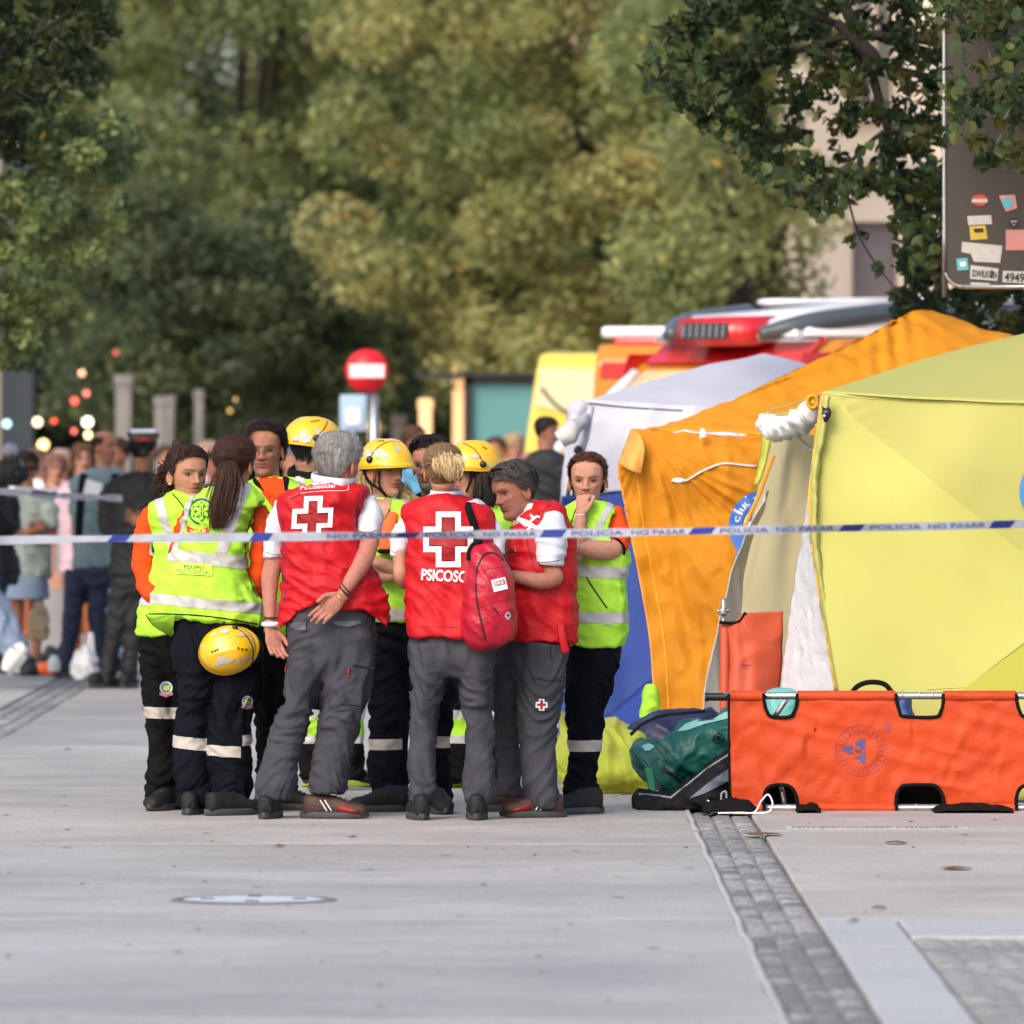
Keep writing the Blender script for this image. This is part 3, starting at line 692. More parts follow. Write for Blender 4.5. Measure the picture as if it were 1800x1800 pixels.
# round emblem, red banner, label box
ex, ey = 354, 899
decal('emblem', [ring2d(ex, ey, 20, 23.5, 36, 100, 265)], bv, GREENP, vo, Y, .004); decal('emblem', [ring2d(ex, ey, 20, 23.5, 20, 265, 350)], bv, BLUEP, vo, Y, .004)
decal('emblem', [[(ex + 18.5 * math.cos(R(a)) * (1 if k % 2 else .62), ey + 18.5 * math.sin(R(a)) * (1 if k % 2 else .62)) for k, a in enumerate(range(0, 360, 30))]], bv, GREENP, vo, Y, .004)
for k in range(3):
    a = R(60 * k + 30); dx, dy = math.cos(a), math.sin(a)
    decal('emblem', [[(ex + dx * 14 * u + dy * 3 * v, ey + dy * 14 * u - dx * 3 * v) for u, v in ((-1, -1), (1, -1), (1, 1), (-1, 1))]], bv, HIVIS, vo, Y, .006)
decal('emblem', [[(ex - 1.2, ey - 10), (ex + 1.2, ey - 10), (ex + 1.2, ey + 10), (ex - 1.2, ey + 10)]], bv, GREENP, vo, Y, .007)
decal('emblem', [[(327, 922), (340, 929), (354, 930), (366, 926), (367, 936), (354, 941), (338, 940), (328, 934)]], bv, REDP, vo, Y, .004)
decal('lettering', [text2d('SAMUR', 334, 938, 363, 937, 7, .02)], bv, HIVIS, vo, Y, .006)
decal('name_panel', [[(308, 988), (373, 992), (373, 1012), (308, 1008)]], bv, mat('lime_panel', (.55, .95, .08), .5, .04), vo, Y, .004)
cord('panel_edge', [(308, 1008.5), (340, 1010.5), (373, 1012.5)], bv, .0015, OLIVEP, vo, Y, .003)
decal('lettering', [text2d('EQUIPO', 323, 999, 358, 1001, 6.5, .015)], bv, OLIVEP, vo, Y, .007)
decal('lettering', [text2d('PSICOSOCIAL', 311, 1006.5, 371, 1010, 6.5, .015)], bv, OLIVEP, vo, Y, .007)
to, tv = trousers(B, Y, [(1060, 296, 455, .13), (1100, 303, 461, .15), (1150, 303, 461, .15), (1190, 312, 458, .13)],
    [(1120, 303, 385), (1160, 303, 383), (1206, 317, 378), (1272, 311, 368), (1312, 303, 364), (1361, 308, 366), (1390, 312, 370), (1414, 315, 372)],
    [(1120, 372, 461), (1206, 374, 460), (1243, 368, 444), (1272, 366, 440), (1328, 363, 442), (1377, 372, 441), (1400, 375, 438), (1412, 376, 436)], NAVYT, 2)
strip(to, tv, ((295, 1291), (365, 1298)), ((295, 1312), (365, 1320)), Y, REFLW, keep=[(((364, 1250), (364, 1350)), 1)])
strip(to, tv, ((365, 1308), (445, 1313)), ((365, 1327), (445, 1332)), Y, REFLW, keep=[(((364.5, 1250), (364.5, 1350)), -1), (((424, 1250), (424, 1350)), 1)])
strip(to, tv, ((365, 1291), (445, 1291)), ((365, 1310), (445, 1310)), Y, REFLW, keep=[(((427, 1250), (427, 1350)), -1)])
patch_round(to, tv, 435, 1233, 10, Y)
shoe(B, 338, 1431, 175); shoe(B, 408, 1433, 125)
# helmet clipped to her belt: a thing of its own
HB = empty('helmet', P(402, 1183, Y) + Vector((0, -.22, 0)), 'yellow climbing helmet with reflective decals hanging from a belt on dark trousers', 'helmet')
h2 = Head(403, 1139, Y, dy=-.25); h2.M = Matrix.Translation(P(402, 1141, Y) + Vector((0, -.185, 0))) @ Matrix.Rotation(R(-12), 4, 'Y') @ Matrix.Rotation(R(74), 4, 'X') @ Matrix.Rotation(R(90), 4, 'Z') @ Matrix.Scale(.96, 4) @ Matrix.Translation((0, 0, -.60 * HH)); h2.I = h2.M.inverted()
VF = helmet_shell(h2); o = obj('shell', VF, HELM, HB, solid=.005); bb = bvh(VF)
obj('rim_trim', tube(VF[0][:72] + VF[0][:1], .0035, 6, 90), HELM, HB)
for pl in ([(363, 1112), (372, 1107), (384, 1117), (366, 1116)], [(384, 1109), (394, 1104), (406, 1108), (396, 1114)], [(416, 1118), (428, 1111), (440, 1116), (424, 1119)], [(376, 1172), (386, 1153), (414, 1160), (402, 1166), (388, 1169)], [(414, 1165), (420, 1158), (425, 1156), (424, 1162), (418, 1168)], [(428, 1160), (434, 1153), (439, 1151), (437, 1158), (431, 1163)], [(352, 1137), (356, 1130), (360, 1137), (354, 1145)]):
    decal('reflective_decal', [pl], bb, REFL, o, Y, .004, 6)
for x, y in ((373, 1146), (378, 1144), (382, 1142), (419, 1139), (426, 1141), (433, 1142)): decal('vent_hole', [circ(x, y, 2, 8)], bb, BLACKP, o, Y, .004)
cord('visor_wire', [(413, 1105), (425, 1110), (438, 1125), (445, 1145), (443, 1170)], bb, .003, BLACKP, o, Y, .005)
obj('ear_knob', ball(hit(bb, 413, 1104, Y, .006), (.014, .012, .014)), BLACKP, o)
obj('visor', tube([P(440, 1108, Y) + Vector((0, -.1, 0)), P(458, 1125, Y) + Vector((0, -.08, 0)), P(461, 1148, Y) + Vector((0, -.08, 0)), P(443, 1173, Y) + Vector((0, -.1, 0))], .004, 6, 20), BLACKP, HB)
for q_ in (tube([P(382, 1104, Y) + Vector((0, -.22, 0)), P(392, 1096, Y) + Vector((0, -.19, 0)), P(397, 1092, Y) + Vector((0, -.16, 0))], .007, 6, 10, flat=.4), tube([P(424, 1100, Y) + Vector((0, -.19, 0)), P(420, 1096, Y) + Vector((0, -.19, 0)), P(416, 1093, Y) + Vector((0, -.16, 0))], .007, 6, 10, flat=.4)): obj('chin_strap', q_, BLACKC, HB)

# ---- C: man with glasses
Y = 39.5
C_ = person('dark haired man with glasses, orange polo with black collar, facing the camera', 480, Y)
h = Head(466, 791, Y, yaw=-8, pitch=6, sc=1.10); sf = skincol(h, SK_T, stubble=.25)
core = loft([(850, 455, 490, .07), (880, 440, 510, .10), (960, 440, 510, .11), (1050, 440, 510, .11)], Y)
arm = armtube([(540, 885, 0, 14), (548, 950, 0, 13), (545, 1030, -.02, 11), (535, 1090, -.1, 8)], Y)
body(C_, h, [core, arm], sf, .0036, neck=P(473, 868, Y))
eyes(C_, h, look=.1); glasses(C_, h)
H1 = hairmesh(h, (.022, .012, .010), .019, 2600, .06, 'side', front=.93, side=.54, back=.2, seed=8, lump=.6, temple=.01); obj('hair', H1[:2], HAIR, C_, cols=H1[2])
_, pv = garment('polo', [loft([(848, 455, 492, .07), (856, 446, 505, .09), (875, 438, 520, .11), (920, 436, 522, .12), (1110, 440, 520, .125)], Y), armtube([(535, 878, 0, 16), (545, 910, 0, 16.5), (548, 950, 0, 16)], Y)], ORANGE, C_, .009, fold_vest(21, .7, .9))
bp = bvh(pv)
obj('collar', join(tube([hit(bp, x, y, Y, .008) for x, y in ((447, 838), (452, 855), (462, 868))], [.010, .014, .006], 8, 12, flat=.4), tube([hit(bp, x, y, Y, .008) for x, y in ((501, 828), (505, 845), (504, 862), (500, 872))], [.008, .014, .014, .004], 8, 12, flat=.4), tube([P(478 + 27 * math.cos(a), 846 - 5 * math.sin(a), Y) + Vector((0, .07 * math.sin(a), 0)) for a in np.linspace(-.3, 3.4, 12)], .012, 8, 24)), BLACKC, C_)
for x, y in ((474, 873), (481, 886)): obj('button', ball(hit(bp, x, y, Y, .003), .004), BLACKP, C_)
vst = loft([(840, 448, 512, .08, .03), (852, 432, 530, .11, .01), (868, 426, 544, .13), (920, 430, 540, .14), (1000, 430, 536, .145), (1112, 428, 538, .15)], Y)
# open V front: cut away the wedge of the polo
def vcut(VF, Y, lines):
    bm = bmesh.new(); bm.from_mesh(to_mesh(VF))
    rm = []
    for f in bm.faces:
        c = f.calc_center_median(); px = CX + c.x / c.y * F; py = HZ - (c.z - CH) / c.y * F
        if c.y < Y - .01 and all((b_[0] - a[0]) * (py - a[1]) - (b_[1] - a[1]) * (px - a[0]) > 0 for a, b_ in lines): rm.append(f)
    bmesh.ops.delete(bm, geom=rm, context='FACES'); bm.verts.index_update()
    r = [tuple(v.co) for v in bm.verts], [tuple(v.index for v in f.verts) for f in bm.faces]; bm.free(); return r
vv = displace(remesh(vst, .006, 2), fold_vest(3, .6, .9))
vv = vcut(vv, Y, [((508, 1200), (508, 815)), ((445, 815), (496, 925))][::1]) if False else vv
bq = bvh(vv)
# front V as a polo-coloured inset standing just proud, edged with piping
vo = obj('vest', vv, HIVIS, C_)
decal('shirt_front', [[(452, 842), (462, 838), (500, 836), (503, 850), (505, 872), (500, 890), (492, 905), (470, 880), (458, 862)]], bq, ORANGE, C_, Y, .006)
cord('piping', [(447, 838), (462, 866), (480, 890), (495, 908), (497, 940), (497, 1000), (498, 1090)], bq, .0035, BLACKC, vo, Y)
cord('piping', [(503, 832), (505, 860), (503, 885), (496, 905)], bq, .0035, BLACKC, vo, Y)
for q_ in (tube([hit(bq, x, y, Y, .010) for x, y in ((446, 837), (452, 850), (464, 862))], [.012, .016, .005], 8, 12, flat=.4), tube([hit(bq, x, y, Y, .010) for x, y in ((500, 826), (503, 842), (502, 862))], [.010, .015, .006], 8, 12, flat=.4)): obj('polo_collar', q_, BLACKC, C_)
for x, y in ((474, 873), (481, 887)): obj('button', ball(hit(bq, x, y, Y, .008), .004), BLACKP, C_)
strip(vo, vv, ((420, 1060), (540, 1060)), ((420, 1080), (540, 1080)), Y, REFLW)
strip(vo, vv, ((420, 830), (560, 830)), ((420, 1000), (560, 1000)), Y, keep=[(((524, 840), (530, 1000)), -1), (((538, 840), (544, 1000)), 1)])
to, tv = trousers(C_, Y, [(1085, 445, 530), (1150, 445, 528), (1190, 450, 525, .11)],
    [(1120, 445, 490), (1200, 447, 488), (1300, 450, 486), (1400, 452, 486)], [(1120, 476, 530), (1200, 475, 520), (1300, 478, 515), (1360, 478, 520), (1406, 482, 524)], BLACKT, 3)
shoe(C_, 512, 1424, 70); shoe(C_, 470, 1424, -10)

# ---- E: grey haired man with a big cross on his red vest, hand behind his back
Y = 38.3
E = person('grey haired man in red vest with white cross, one hand behind his back', 570, Y)
h = Head(595, 816, Y, yaw=142, pitch=10, sc=1.18); sf = skincol(h, (.36, .15, .11), lips=(.42, .14, .11))
core = loft([(868, 560, 622, .07), (890, 520, 640, .11), (960, 510, 640, .11), (1050, 515, 640, .11)], Y)
aR = armtube([(652, 900, 0, 18), (652, 935, -.02, 17), (646, 968, -.07, 17), (634, 995, -.14, 15.5), (618, 1020, -.19, 13), (602, 1046, -.205, 9.5)], Y)
w_ = P(602, 1047, Y) + Vector((0, -.205, 0))
hR = hand(w_, P(560, 1085, Y) - P(602, 1047, Y) + Vector((0, .0, 0)), (.15, -1, .1), 1.02, (14, 18, 16), side=1, thumb=(38, 12), spread=.04)
aL = armtube([(484, 905, .02, 15), (482, 945, .03, 15.5), (481, 985, .03, 16.5), (475, 1015, .02, 16), (474, 1050, .0, 13), (475, 1088, -.02, 9.5), (476, 1106, -.03, 9)], Y)
hL = hand(P(476, 1106, Y) + Vector((0, -.03, 0)), (.28, -.05, -1), (.25, -.9, 0), .95, (22, 28, 24), side=-1, thumb=(30, 10))
body(E, h, [core, aR, hR, aL, hL], sf, .0036, neck=P(590, 872, Y) + Vector((0, .02, 0)))
eyes(E, h)
H1 = hairmesh(h, GRY, .011, 3000, .05, 'back', front=.92, side=.52, back=.22, seed=9, lump=.4, var=.55, temple=.03)
obj('hair', H1[:2], HAIR, E, cols=H1[2])
# polo: sleeves + collar
pz = [loft([(846, 556, 616, .075, .015, 0), (860, 545, 622, .09), (880, 515, 618, .10), (950, 510, 612, .11), (1070, 515, 620, .11)], Y),
      armtube([(643, 880, .02, 15), (652, 905, .0, 20), (650, 930, -.02, 21), (647, 942, -.03, 20.5)], Y),
      armtube([(502, 885, .0, 15), (490, 915, .01, 19), (484, 950, .02, 19), (482, 980, .02, 18.5)], Y)]
po, pv = garment('polo', pz, WHITEC, E, .008, fold_vest(5, .8, 1.1))
obj('collar', join(tube([P(586 + 37 * math.cos(a), 842 + 5 * math.sin(a) + 3 * math.cos(a), Y) + Vector((0, .02 - .095 * math.sin(a), 0)) for a in np.linspace(0, 6.283, 18)], .008, 8, 40, up=(0, 0, 1), flat=2.6)), WHITEC, E)
bp = bvh(pv); cord('sleeve_seam', [(466, 970), (482, 975), (499, 973)], bp, .0015, GREYT, po, Y); cord('sleeve_seam', [(626, 932), (645, 936), (664, 932)], bp, .0015, GREYT, po, Y)
vst = loft([(853, 545, 622, .085, .0, 0), (858, 528, 640, .105), (866, 506, 644, .125), (885, 491, 634, .14), (933, 495, 630, .135), (989, 497, 650, .14), (1040, 499, 676, .15), (1075, 497, 684, .155), (1092, 488, 686, .155)], Y, n=60, sq=2.5)
rag = [tube([P(x, y, Y) + Vector((0, d, 0)) for x, y, d in q], r, 8, 12, flat=.5) for q, r in (([(505, 1080, -.05), (496, 1095, -.06), (490, 1112, -.06)], [.03, .022, .006]), ([(668, 1078, -.06), (677, 1092, -.07), (681, 1106, -.06)], [.035, .025, .008]))]
vo, vv = garment('vest', [vst] + rag, RED, E, .0075, fold_vest(6, 1.2, 1.0))
# hem raised under the wrist: trousers flap shows; clip the hem with a curved cut
def hemcut(o, VF, Y, line):
    xs = [p[0] for p in line]; ys = [p[1] for p in line]; V = []
    for v in VF[0]:
        px = CX + v[0] / v[1] * F; py = HZ - (v[2] - CH) / v[1] * F; lim = np.interp(px, xs, ys)
        if py > lim: py = lim + (py - lim) * .08; v = (v[0], v[1] + (.015 if v[1] < Y else -.0), CH - (py - HZ) / F * v[1])
        V.append(v)
    off = WL[o.parent.name]
    for i, v in enumerate(V): o.data.vertices[i].co = Vector(v) - off
    return V, VF[1]
vv = hemcut(vo, vv, Y, [(480, 1112), (500, 1100), (523, 1077), (557, 1058), (594, 1072), (639, 1071), (661, 1086), (690, 1112)])
bv = bvh(vv)
decal('yoke', [[(507, 872), (520, 858), (560, 849), (614, 850), (610, 861), (560, 862), (530, 866), (512, 876)]], bv, mat('red_yoke', (.50, .006, .012), .45, .1), vo, Y, .004)
cord('yoke_edge', [(508, 874), (530, 867), (570, 863), (609, 862), (613, 853)], bv, .0016, WHITEX, vo, Y, .004)
decal('lettering', [text2d('Psicosocial', 528, 861, 589, 856.5, 7.5, .012)], bv, WHITEX, vo, Y, .007)
decal('emblem', [crossring(549, 911, 36, 39, 16.5, 17.5, 8.5, .06)], bv, WHITEX, vo, Y, .004)
decal('emblem', [crosspts(549, 911, 26, 29, 7.5, 8, .06)], bv, REDX, vo, Y, .004)
for q in ([(493, 885), (497, 930), (498, 985), (500, 1060)], [(645, 860), (636, 868), (627, 900), (623, 935), (628, 965)]): cord('piping', q, bv, .003, mat('purple_piping', (.12, .01, .06), .5), vo, Y)
cord('seam', [(500, 940), (502, 1000), (505, 1070)], bv, .0015, REDX, vo, Y)
k = 'bracelet'
for (x, y, dx, dy, r, m_) in ((609, 1032, 10, 6, .003, BROWNS), (606, 1038, 10, 7, .004, BLACKP), (600, 1050, 9, 8, .0035, GOLD)):
    c = P(x, y, Y) + Vector((0, -.205, 0)); ax = (P(560, 1085, Y) - P(602, 1047, Y)).normalized(); u = ax.cross(Vector((0, 1, 0))).normalized(); v_ = Vector((0, 1, 0))
    obj(k, tube([c + (u * math.cos(a) + v_ * math.sin(a)) * .031 for a in np.linspace(0, 6.283, 14)], r, 6, 30), m_, E)
c = P(476, 1097, Y) + Vector((0, -.025, 0)); obj('watch', tube([c + Vector((.030 * math.cos(a), .030 * math.sin(a), 0)) for a in np.linspace(0, 6.283, 14)], .013, 8, 30, up=(0, 0, 1), flat=.9), WHITEX, E)
c = P(476, 1086, Y) + Vector((0, -.02, 0)); obj('bracelet', tube([c + Vector((.028 * math.cos(a), .028 * math.sin(a), 0)) for a in np.linspace(0, 6.283, 14)], .005, 6, 30), BROWNS, E)
to, tv = trousers(E, Y, [(1050, 505, 655, .13), (1094, 503, 659, .14), (1135, 507, 659, .15), (1170, 505, 655, .14), (1195, 510, 650, .12)],
    [(1117, 507, 580), (1172, 504, 571), (1228, 500, 556), (1250, 491, 549), (1283, 477, 540), (1343, 459, 524), (1372, 450, 522), (1404, 452, 508, -.01)],
    [(1117, 575, 659), (1172, 567, 656), (1239, 564, 645), (1283, 558, 631), (1339, 548, 617), (1370, 545, 613), (1393, 543, 606)], GREYT, 4, .8)
bt = bvh(tv)
cord('pocket_zip', [(618, 1169), (640, 1173), (657, 1175)], bt, .005, BLACKP, to, Y); cord('zip_pull', [(614, 1174), (612, 1184), (613, 1190)], bt, .005, REDS, to, Y, .004)
cord('zip_pull', [(504, 1170), (499, 1176), (496, 1181)], bt, .004, REDS, to, Y, .004); cord('seam', [(600, 1239), (620, 1240), (643, 1243)], bt, .002, BLACKC, to, Y)
cord('belt_loop', [(662, 1116), (670, 1114)], bt, .004, REDS, to, Y, .01)
for q in ([(503, 1096), (538, 1092), (537, 1108), (518, 1107)], [(583, 1092), (634, 1091), (635, 1096), (612, 1102), (588, 1099)]): decal('pocket_flap', [q], bt, mat('grey_flap', (.075, .075, .09), .6), to, Y, .006)
shoe(E, 474, 1438, 172, up=BOOT, L=.30); shoe(E, 588, 1439, 82, up=BROWNS, L=.30, extra='red')

# ---- H: blonde woman in red vest, backpack on one shoulder
Y = 38.2
H_ = person('blonde woman seen from behind in red vest lettered PSICOSOC, red backpack on her shoulder', 790, Y)
h = Head(778, 828, Y, yaw=-172, pitch=4, sc=1.0); sf = skincol(h, SK_F)
core = loft([(880, 758, 812, .07), (900, 730, 850, .10), (960, 730, 850, .11), (1050, 730, 850, .11)], Y)
aL = armtube([(704, 925, 0, 12), (702, 960, .0, 12.5), (703, 990, -.01, 12), (704, 1012, -.01, 12.5), (712, 1025, .08, 12), (735, 1020, .2, 10)], Y)
body(H_, h, [core, aL], sf, .0042, fem=True, neck=P(782, 885, Y) + Vector((0, .02, 0)))
g = P(786, 812, Y) + Vector((0, -.12, 0))
H1 = hairmesh(h, (.17, .105, .055), .012, 2600, gather=tuple(h.I @ g), front=.83, side=.46, back=.14, seed=15, lump=.2, var=.6, wd=.0024)
b1 = bundle([([g, g + Vector((-.01, -.02, .03)), g + Vector((.0, -.045, .01)), g + Vector((.012, -.05, -.04)), g + Vector((.010, -.04, -.085))], [.5, 1, 1.3, 1.1, .6]),
             ([g, g + Vector((.02, -.03, .022)), g + Vector((.04, -.04, -.01)), g + Vector((.035, -.03, -.06)), g + Vector((.022, -.02, -.095))], [.5, 1, 1.1, 1, .5]),
             ([g, g + Vector((-.03, -.02, .012)), g + Vector((-.032, -.04, -.02)), g + Vector((-.015, -.03, -.06))], [.4, .8, 1, .5])], (.50, .36, .19), 620, .016, .0024, seed=16, var=.5)
cb = colored(displace(tube([g + Vector((-.005, .0, .01)), g + Vector((.004, -.03, .0)), g + Vector((.012, -.03, -.05)), g + Vector((.012, -.02, -.08))], [.022, .036, .034, .012], 16, 24), lambda p: .004 * nz(p[0] * 90, p[1] * 60, p[2] * 25)), (.36, .25, .13), .35, 90); hc = joinc(H1, b1, cb); obj('hair', hc[:2], HAIR, H_, cols=hc[2])
po, pv = garment('polo', [loft([(868, 760, 810, .072, .01), (880, 745, 825, .09), (900, 722, 855, .10), (1080, 725, 860, .115)], Y), armtube([(716, 912, .0, 12), (706, 935, .0, 16), (702, 960, .0, 15), (700, 978, .0, 14)], Y), armtube([(862, 915, .0, 13), (872, 945, 0, 14), (874, 975, 0, 14)], Y)], WHITEC, H_, .008, fold_vest(7, .7, 1.1))
obj('collar', tube([P(784 + 26 * math.cos(a), 867 + 3 * math.sin(a), Y) + Vector((0, .01 - .078 * math.sin(a), 0)) for a in np.linspace(0, 6.283, 18)], .006, 8, 40, up=(0, 0, 1), flat=2.6), WHITEC, H_)
bp = bvh(pv); cord('sleeve_seam', [(688, 969), (702, 974), (714, 973)], bp, .0015, GREYT, po, Y)
vst = loft([(871, 760, 812, .085, .0, 0), (876, 745, 824, .10), (885, 722, 842, .118), (898, 707, 865, .128), (933, 715, 869, .135), (989, 714, 868, .138), (1050, 713, 868, .150), (1100, 715, 872, .165), (1119, 718, 876, .17)], Y, n=60, sq=2.5)
vo, vv = garment('vest', [vst], RED, H_, .0075, fold_vest(9, .9, .95)); bv = bvh(vv)
decal('emblem', [crossring(788, 948, 44, 49, 22, 22.5, 10, 0)], bv, WHITEX, vo, Y, .004); decal('emblem', [crosspts(788, 948, 32, 37, 10, 10.5)], bv, REDX, vo, Y, .004)
decal('lettering', [text2d('PSICOSOCIAL', 740, 1019, 866, 1026, 19, .03)], bv, WHITEX, vo, Y, .004)
cord('hem_seam', [(718, 1101), (770, 1102), (830, 1103)], bv, .002, REDX, vo, Y)
to, tv = trousers(H_, Y, [(1085, 728, 864, .10), (1120, 722, 873, .125), (1160, 719, 872, .15), (1190, 722, 866, .13)],
    [(1130, 719, 798), (1183, 721, 787), (1239, 724, 773), (1283, 721, 768), (1345, 717, 765), (1378, 719, 766), (1408, 719, 762)],
    [(1130, 792, 877), (1183, 804, 867), (1249, 814, 866), (1281, 819, 868), (1334, 816, 870), (1385, 815, 868), (1412, 822, 860)], GREYT, 5, .8)
shoe(H_, 736, 1440, 188, hi=.12); shoe(H_, 838, 1440, 180, hi=.12)
# backpack
BPk = empty('backpack', P(858, 1138, Y) + Vector((0, -.2, 0)), 'bulging red backpack with ERIE tag hung on the shoulder of the blonde woman', 'backpack')
def bagsec(rows, Y, d0): return loft([(cy, xl, xr, dp, -yo, tl) for cy, xl, xr, dp, yo, tl in rows], Y, n=48, sq=2.6)
bag = bagsec([(953, 838, 866, .03, .17, 2), (960, 830, 876, .07, .18, 3), (980, 820, 888, .10, .19, 3), (1010, 818, 899, .12, .20, 0), (1050, 815, 905, .125, .20, -2), (1090, 812, 908, .125, .19, -2), (1115, 814, 906, .115, .18, -2), (1130, 826, 896, .09, .17, -4), (1138, 840, 880, .04, .16, -4)], Y, 0)
bgv = displace(remesh(bag, .006, 2), lambda p: .006 * (1 - abs(nz(p[0] * 9, p[1] * 9, p[2] * 16 + p[0] * 12)) * 3) + .003 * nz(p[0] * 25, p[1] * 25, p[2] * 20))
bo = obj('pack_body', bgv, REDBAG, BPk); bb = bvh(bgv)
cord('zip', [(886, 985), (868, 972), (852, 975), (841, 992), (836, 1020), (838, 1055), (845, 1090), (853, 1125)], bb, .004, BLACKP, BPk, Y, .002)
cord('zip', [(867, 1068), (876, 1078)], bb, .004, BLACKP, BPk, Y, .002)
cord('carry_handle', [(823, 985), (824, 970), (832, 957), (845, 953), (858, 954)], bb, .010, BLACKC, BPk, Y, .012)
for q in ([(833, 1010), (860, 1000), (892, 995)], [(843, 1068), (870, 1058), (903, 1050)], [(846, 1090), (870, 1082), (902, 1078)]): cord('seam', q, bb, .002, REDX, BPk, Y)
for j in range(11): a = j / 10; cord('pleat', [(831 - 4 * a + 2, 975 + 60 * a), (838 - 3 * a, 978 + 60 * a)], bb, .003, REDBAG, BPk, Y, .003)
decal('name_tag', [[(863, 1020), (888, 1014), (893, 1035), (868, 1041)]], bb, WHITEX, BPk, Y, .004); decal('name_tag', [[(868, 1023), (886, 1018), (889, 1026), (870, 1031)]], bb, REDX, BPk, Y, .006)
decal('lettering', [text2d('ERIE', 871, 1029.5, 887, 1025.5, 6, .02)], bb, WHITEX, BPk, Y, .008)
decal('emblem', [crossring(893, 1082, 5, 6.5, 2.6, 3, 1.6)], bb, WHITEX, BPk, Y, .004)
obj('shoulder_strap', tube([hit(bv, 820, 884, Y, .004) + Vector((0, .06, .012)), hit(bv, 822, 890, Y, .006), hit(bv, 829, 910, Y, .008), hit(bv, 838, 940, Y, .012), P(842, 962, Y) + Vector((0, -.19, 0))], .017, 8, 30, up=(0, -1, .1), flat=.22), BLACKC, BPk)
obj('buckle', tube([P(897, 1108, Y) + Vector((0, -.2, 0)), P(899, 1126, Y) + Vector((0, -.2, 0))], .012, 8, 6, flat=.5), BLACKP, BPk)

# ---- J: man in red vest leaning in, facing left
Y = 38.45
J = person('man in red vest leaning in to the left, sunglasses pushed up in grey brown hair', 945, Y)
h = Head(904, 864, Y, yaw=-56, pitch=3, roll=-15, sc=1.08); sf = skincol(h, (.32, .135, .09), stubble=.15, brow=(.06, .04, .03))
core = loft([(905, 925, 975, .07), (925, 905, 985, .10), (970, 905, 985, .11), (1080, 905, 985, .11)], Y)
aL = armtube([(966, 930, -.10, 15), (968, 975, -.12, 15), (968, 1000, -.13, 15), (975, 1014, -.16, 15), (950, 1020, -.19, 14.5), (920, 1015, -.17, 12), (893, 1010, -.10, 10)], Y)
hJ = hand(P(893, 1010, Y) + Vector((0, -.10, 0)), (-1, .25, .05), (0, -.6, -.6), 1., (35, 50, 40))
body(J, h, [core, aL, hJ], sf, .0036, neck=P(948, 912, Y) + Vector((0, .0, 0)))
eyes(J, h, (.03, .02, .012), look=-.3)
H1 = hairmesh(h, (.055, .046, .042), .016, 2600, .06, 'back', front=.82, side=.50, back=.18, seed=19, lump=.45, var=.6); obj('hair', H1[:2], HAIR, J, cols=H1[2])
obj('sunglasses', tube(h.w([Vector((.024 * (k - 3), -.066 + .0016 * (k - 3) ** 2 * 3, 1.015 * HH - .0022 * (k - 3) ** 2)) for k in range(7)]), .006, 6, 20), BLACKP, J)
po, pv = garment('polo', [loft([(888, 928, 975, .072), (900, 920, 985, .10), (930, 905, 1000, .115), (1080, 905, 1000, .12)], Y), armtube([(972, 905, -.05, 17), (970, 930, -.11, 27), (967, 960, -.125, 26.5), (966, 992, -.13, 25)], Y)], WHITEC, J, .0075, fold_vest(31, .8, 1.0))
obj('collar', tube([P(951 + 24 * math.cos(a), 898 + 4 * math.sin(a) - 10 * math.cos(a), Y) + Vector((0, -.07 * math.sin(a), 0)) for a in np.linspace(0, 6.283, 18)], .006, 8, 40, up=(0, 0, 1), flat=2.4), WHITEC, J)
bp = bvh(pv); cord('sleeve_seam', [(942, 988), (965, 988), (992, 983)], bp, .0018, GREYT, po, Y)
vst = loft([(884, 945, 976, .08, .0, 0), (892, 932, 990, .10), (912, 914, 1000, .12), (945, 893, 1009, .13), (985, 886, 1012, .14), (1040, 888, 1013, .145), (1090, 892, 1013, .15), (1126, 900, 1013, .15)], Y, n=60, sq=2.5)
vo, vv = garment('vest', [vst], RED, J, .0075, fold_vest(33, 1.0, .98)); bv = bvh(vv)
for q in ([(944, 905), (930, 925), (926, 950), (934, 980), (945, 1010)],): cord('piping', q, bv, .003, mat('purple_piping', None), vo, Y)
for q in ([(928, 917), (943, 905), (946, 908), (931, 920)], [(943, 905), (950, 908), (948, 911), (943, 909)], [(925, 930), (933, 924), (936, 927), (928, 933)]): decal('emblem', [q], bv, WHITEX, vo, Y, .004)
cord('lapel', [(965, 888), (940, 908), (925, 930)], bv, .004, REDX, vo, Y)
cord('hem_seam', [(900, 1108), (960, 1100), (1012, 1102)], bv, .002, REDX, vo, Y)
for q in ([(886, 958), (892, 968), (897, 962)], [(903, 960), (907, 972), (902, 976)]): cord('zip_pull', q, bv, .0022, GOLD, vo, Y, .006)
obj('snap', ball(hit(bv, 1004, 1026, Y, .002), (.006, .004, .006)), BLACKP, vo)
obj('strap_end', tube([P(985, 1096, Y) + Vector((0, -.155, 0)), P(988, 1120, Y) + Vector((0, -.165, 0)), P(994, 1146, Y) + Vector((0, -.16, 0))], .018, 8, 14, up=(0, -1, .1), flat=.25), RED, vo)
to, tv = trousers(J, Y, [(1085, 908, 1000, .11), (1128, 903, 999, .125), (1170, 895, 996, .135), (1195, 895, 993, .12)],
    [(1120, 885, 945, .12), (1170, 873, 935, .12), (1240, 868, 920, .12), (1320, 870, 915, .12), (1400, 874, 918, .12)],
    [(1130, 912, 1000, -.04), (1197, 911, 993, -.04), (1260, 909, 982, -.04), (1323, 914, 978, -.04), (1376, 918, 982, -.04), (1400, 924, 984, -.04), (1418, 934, 985, -.04)], GREYT, 6, .7)
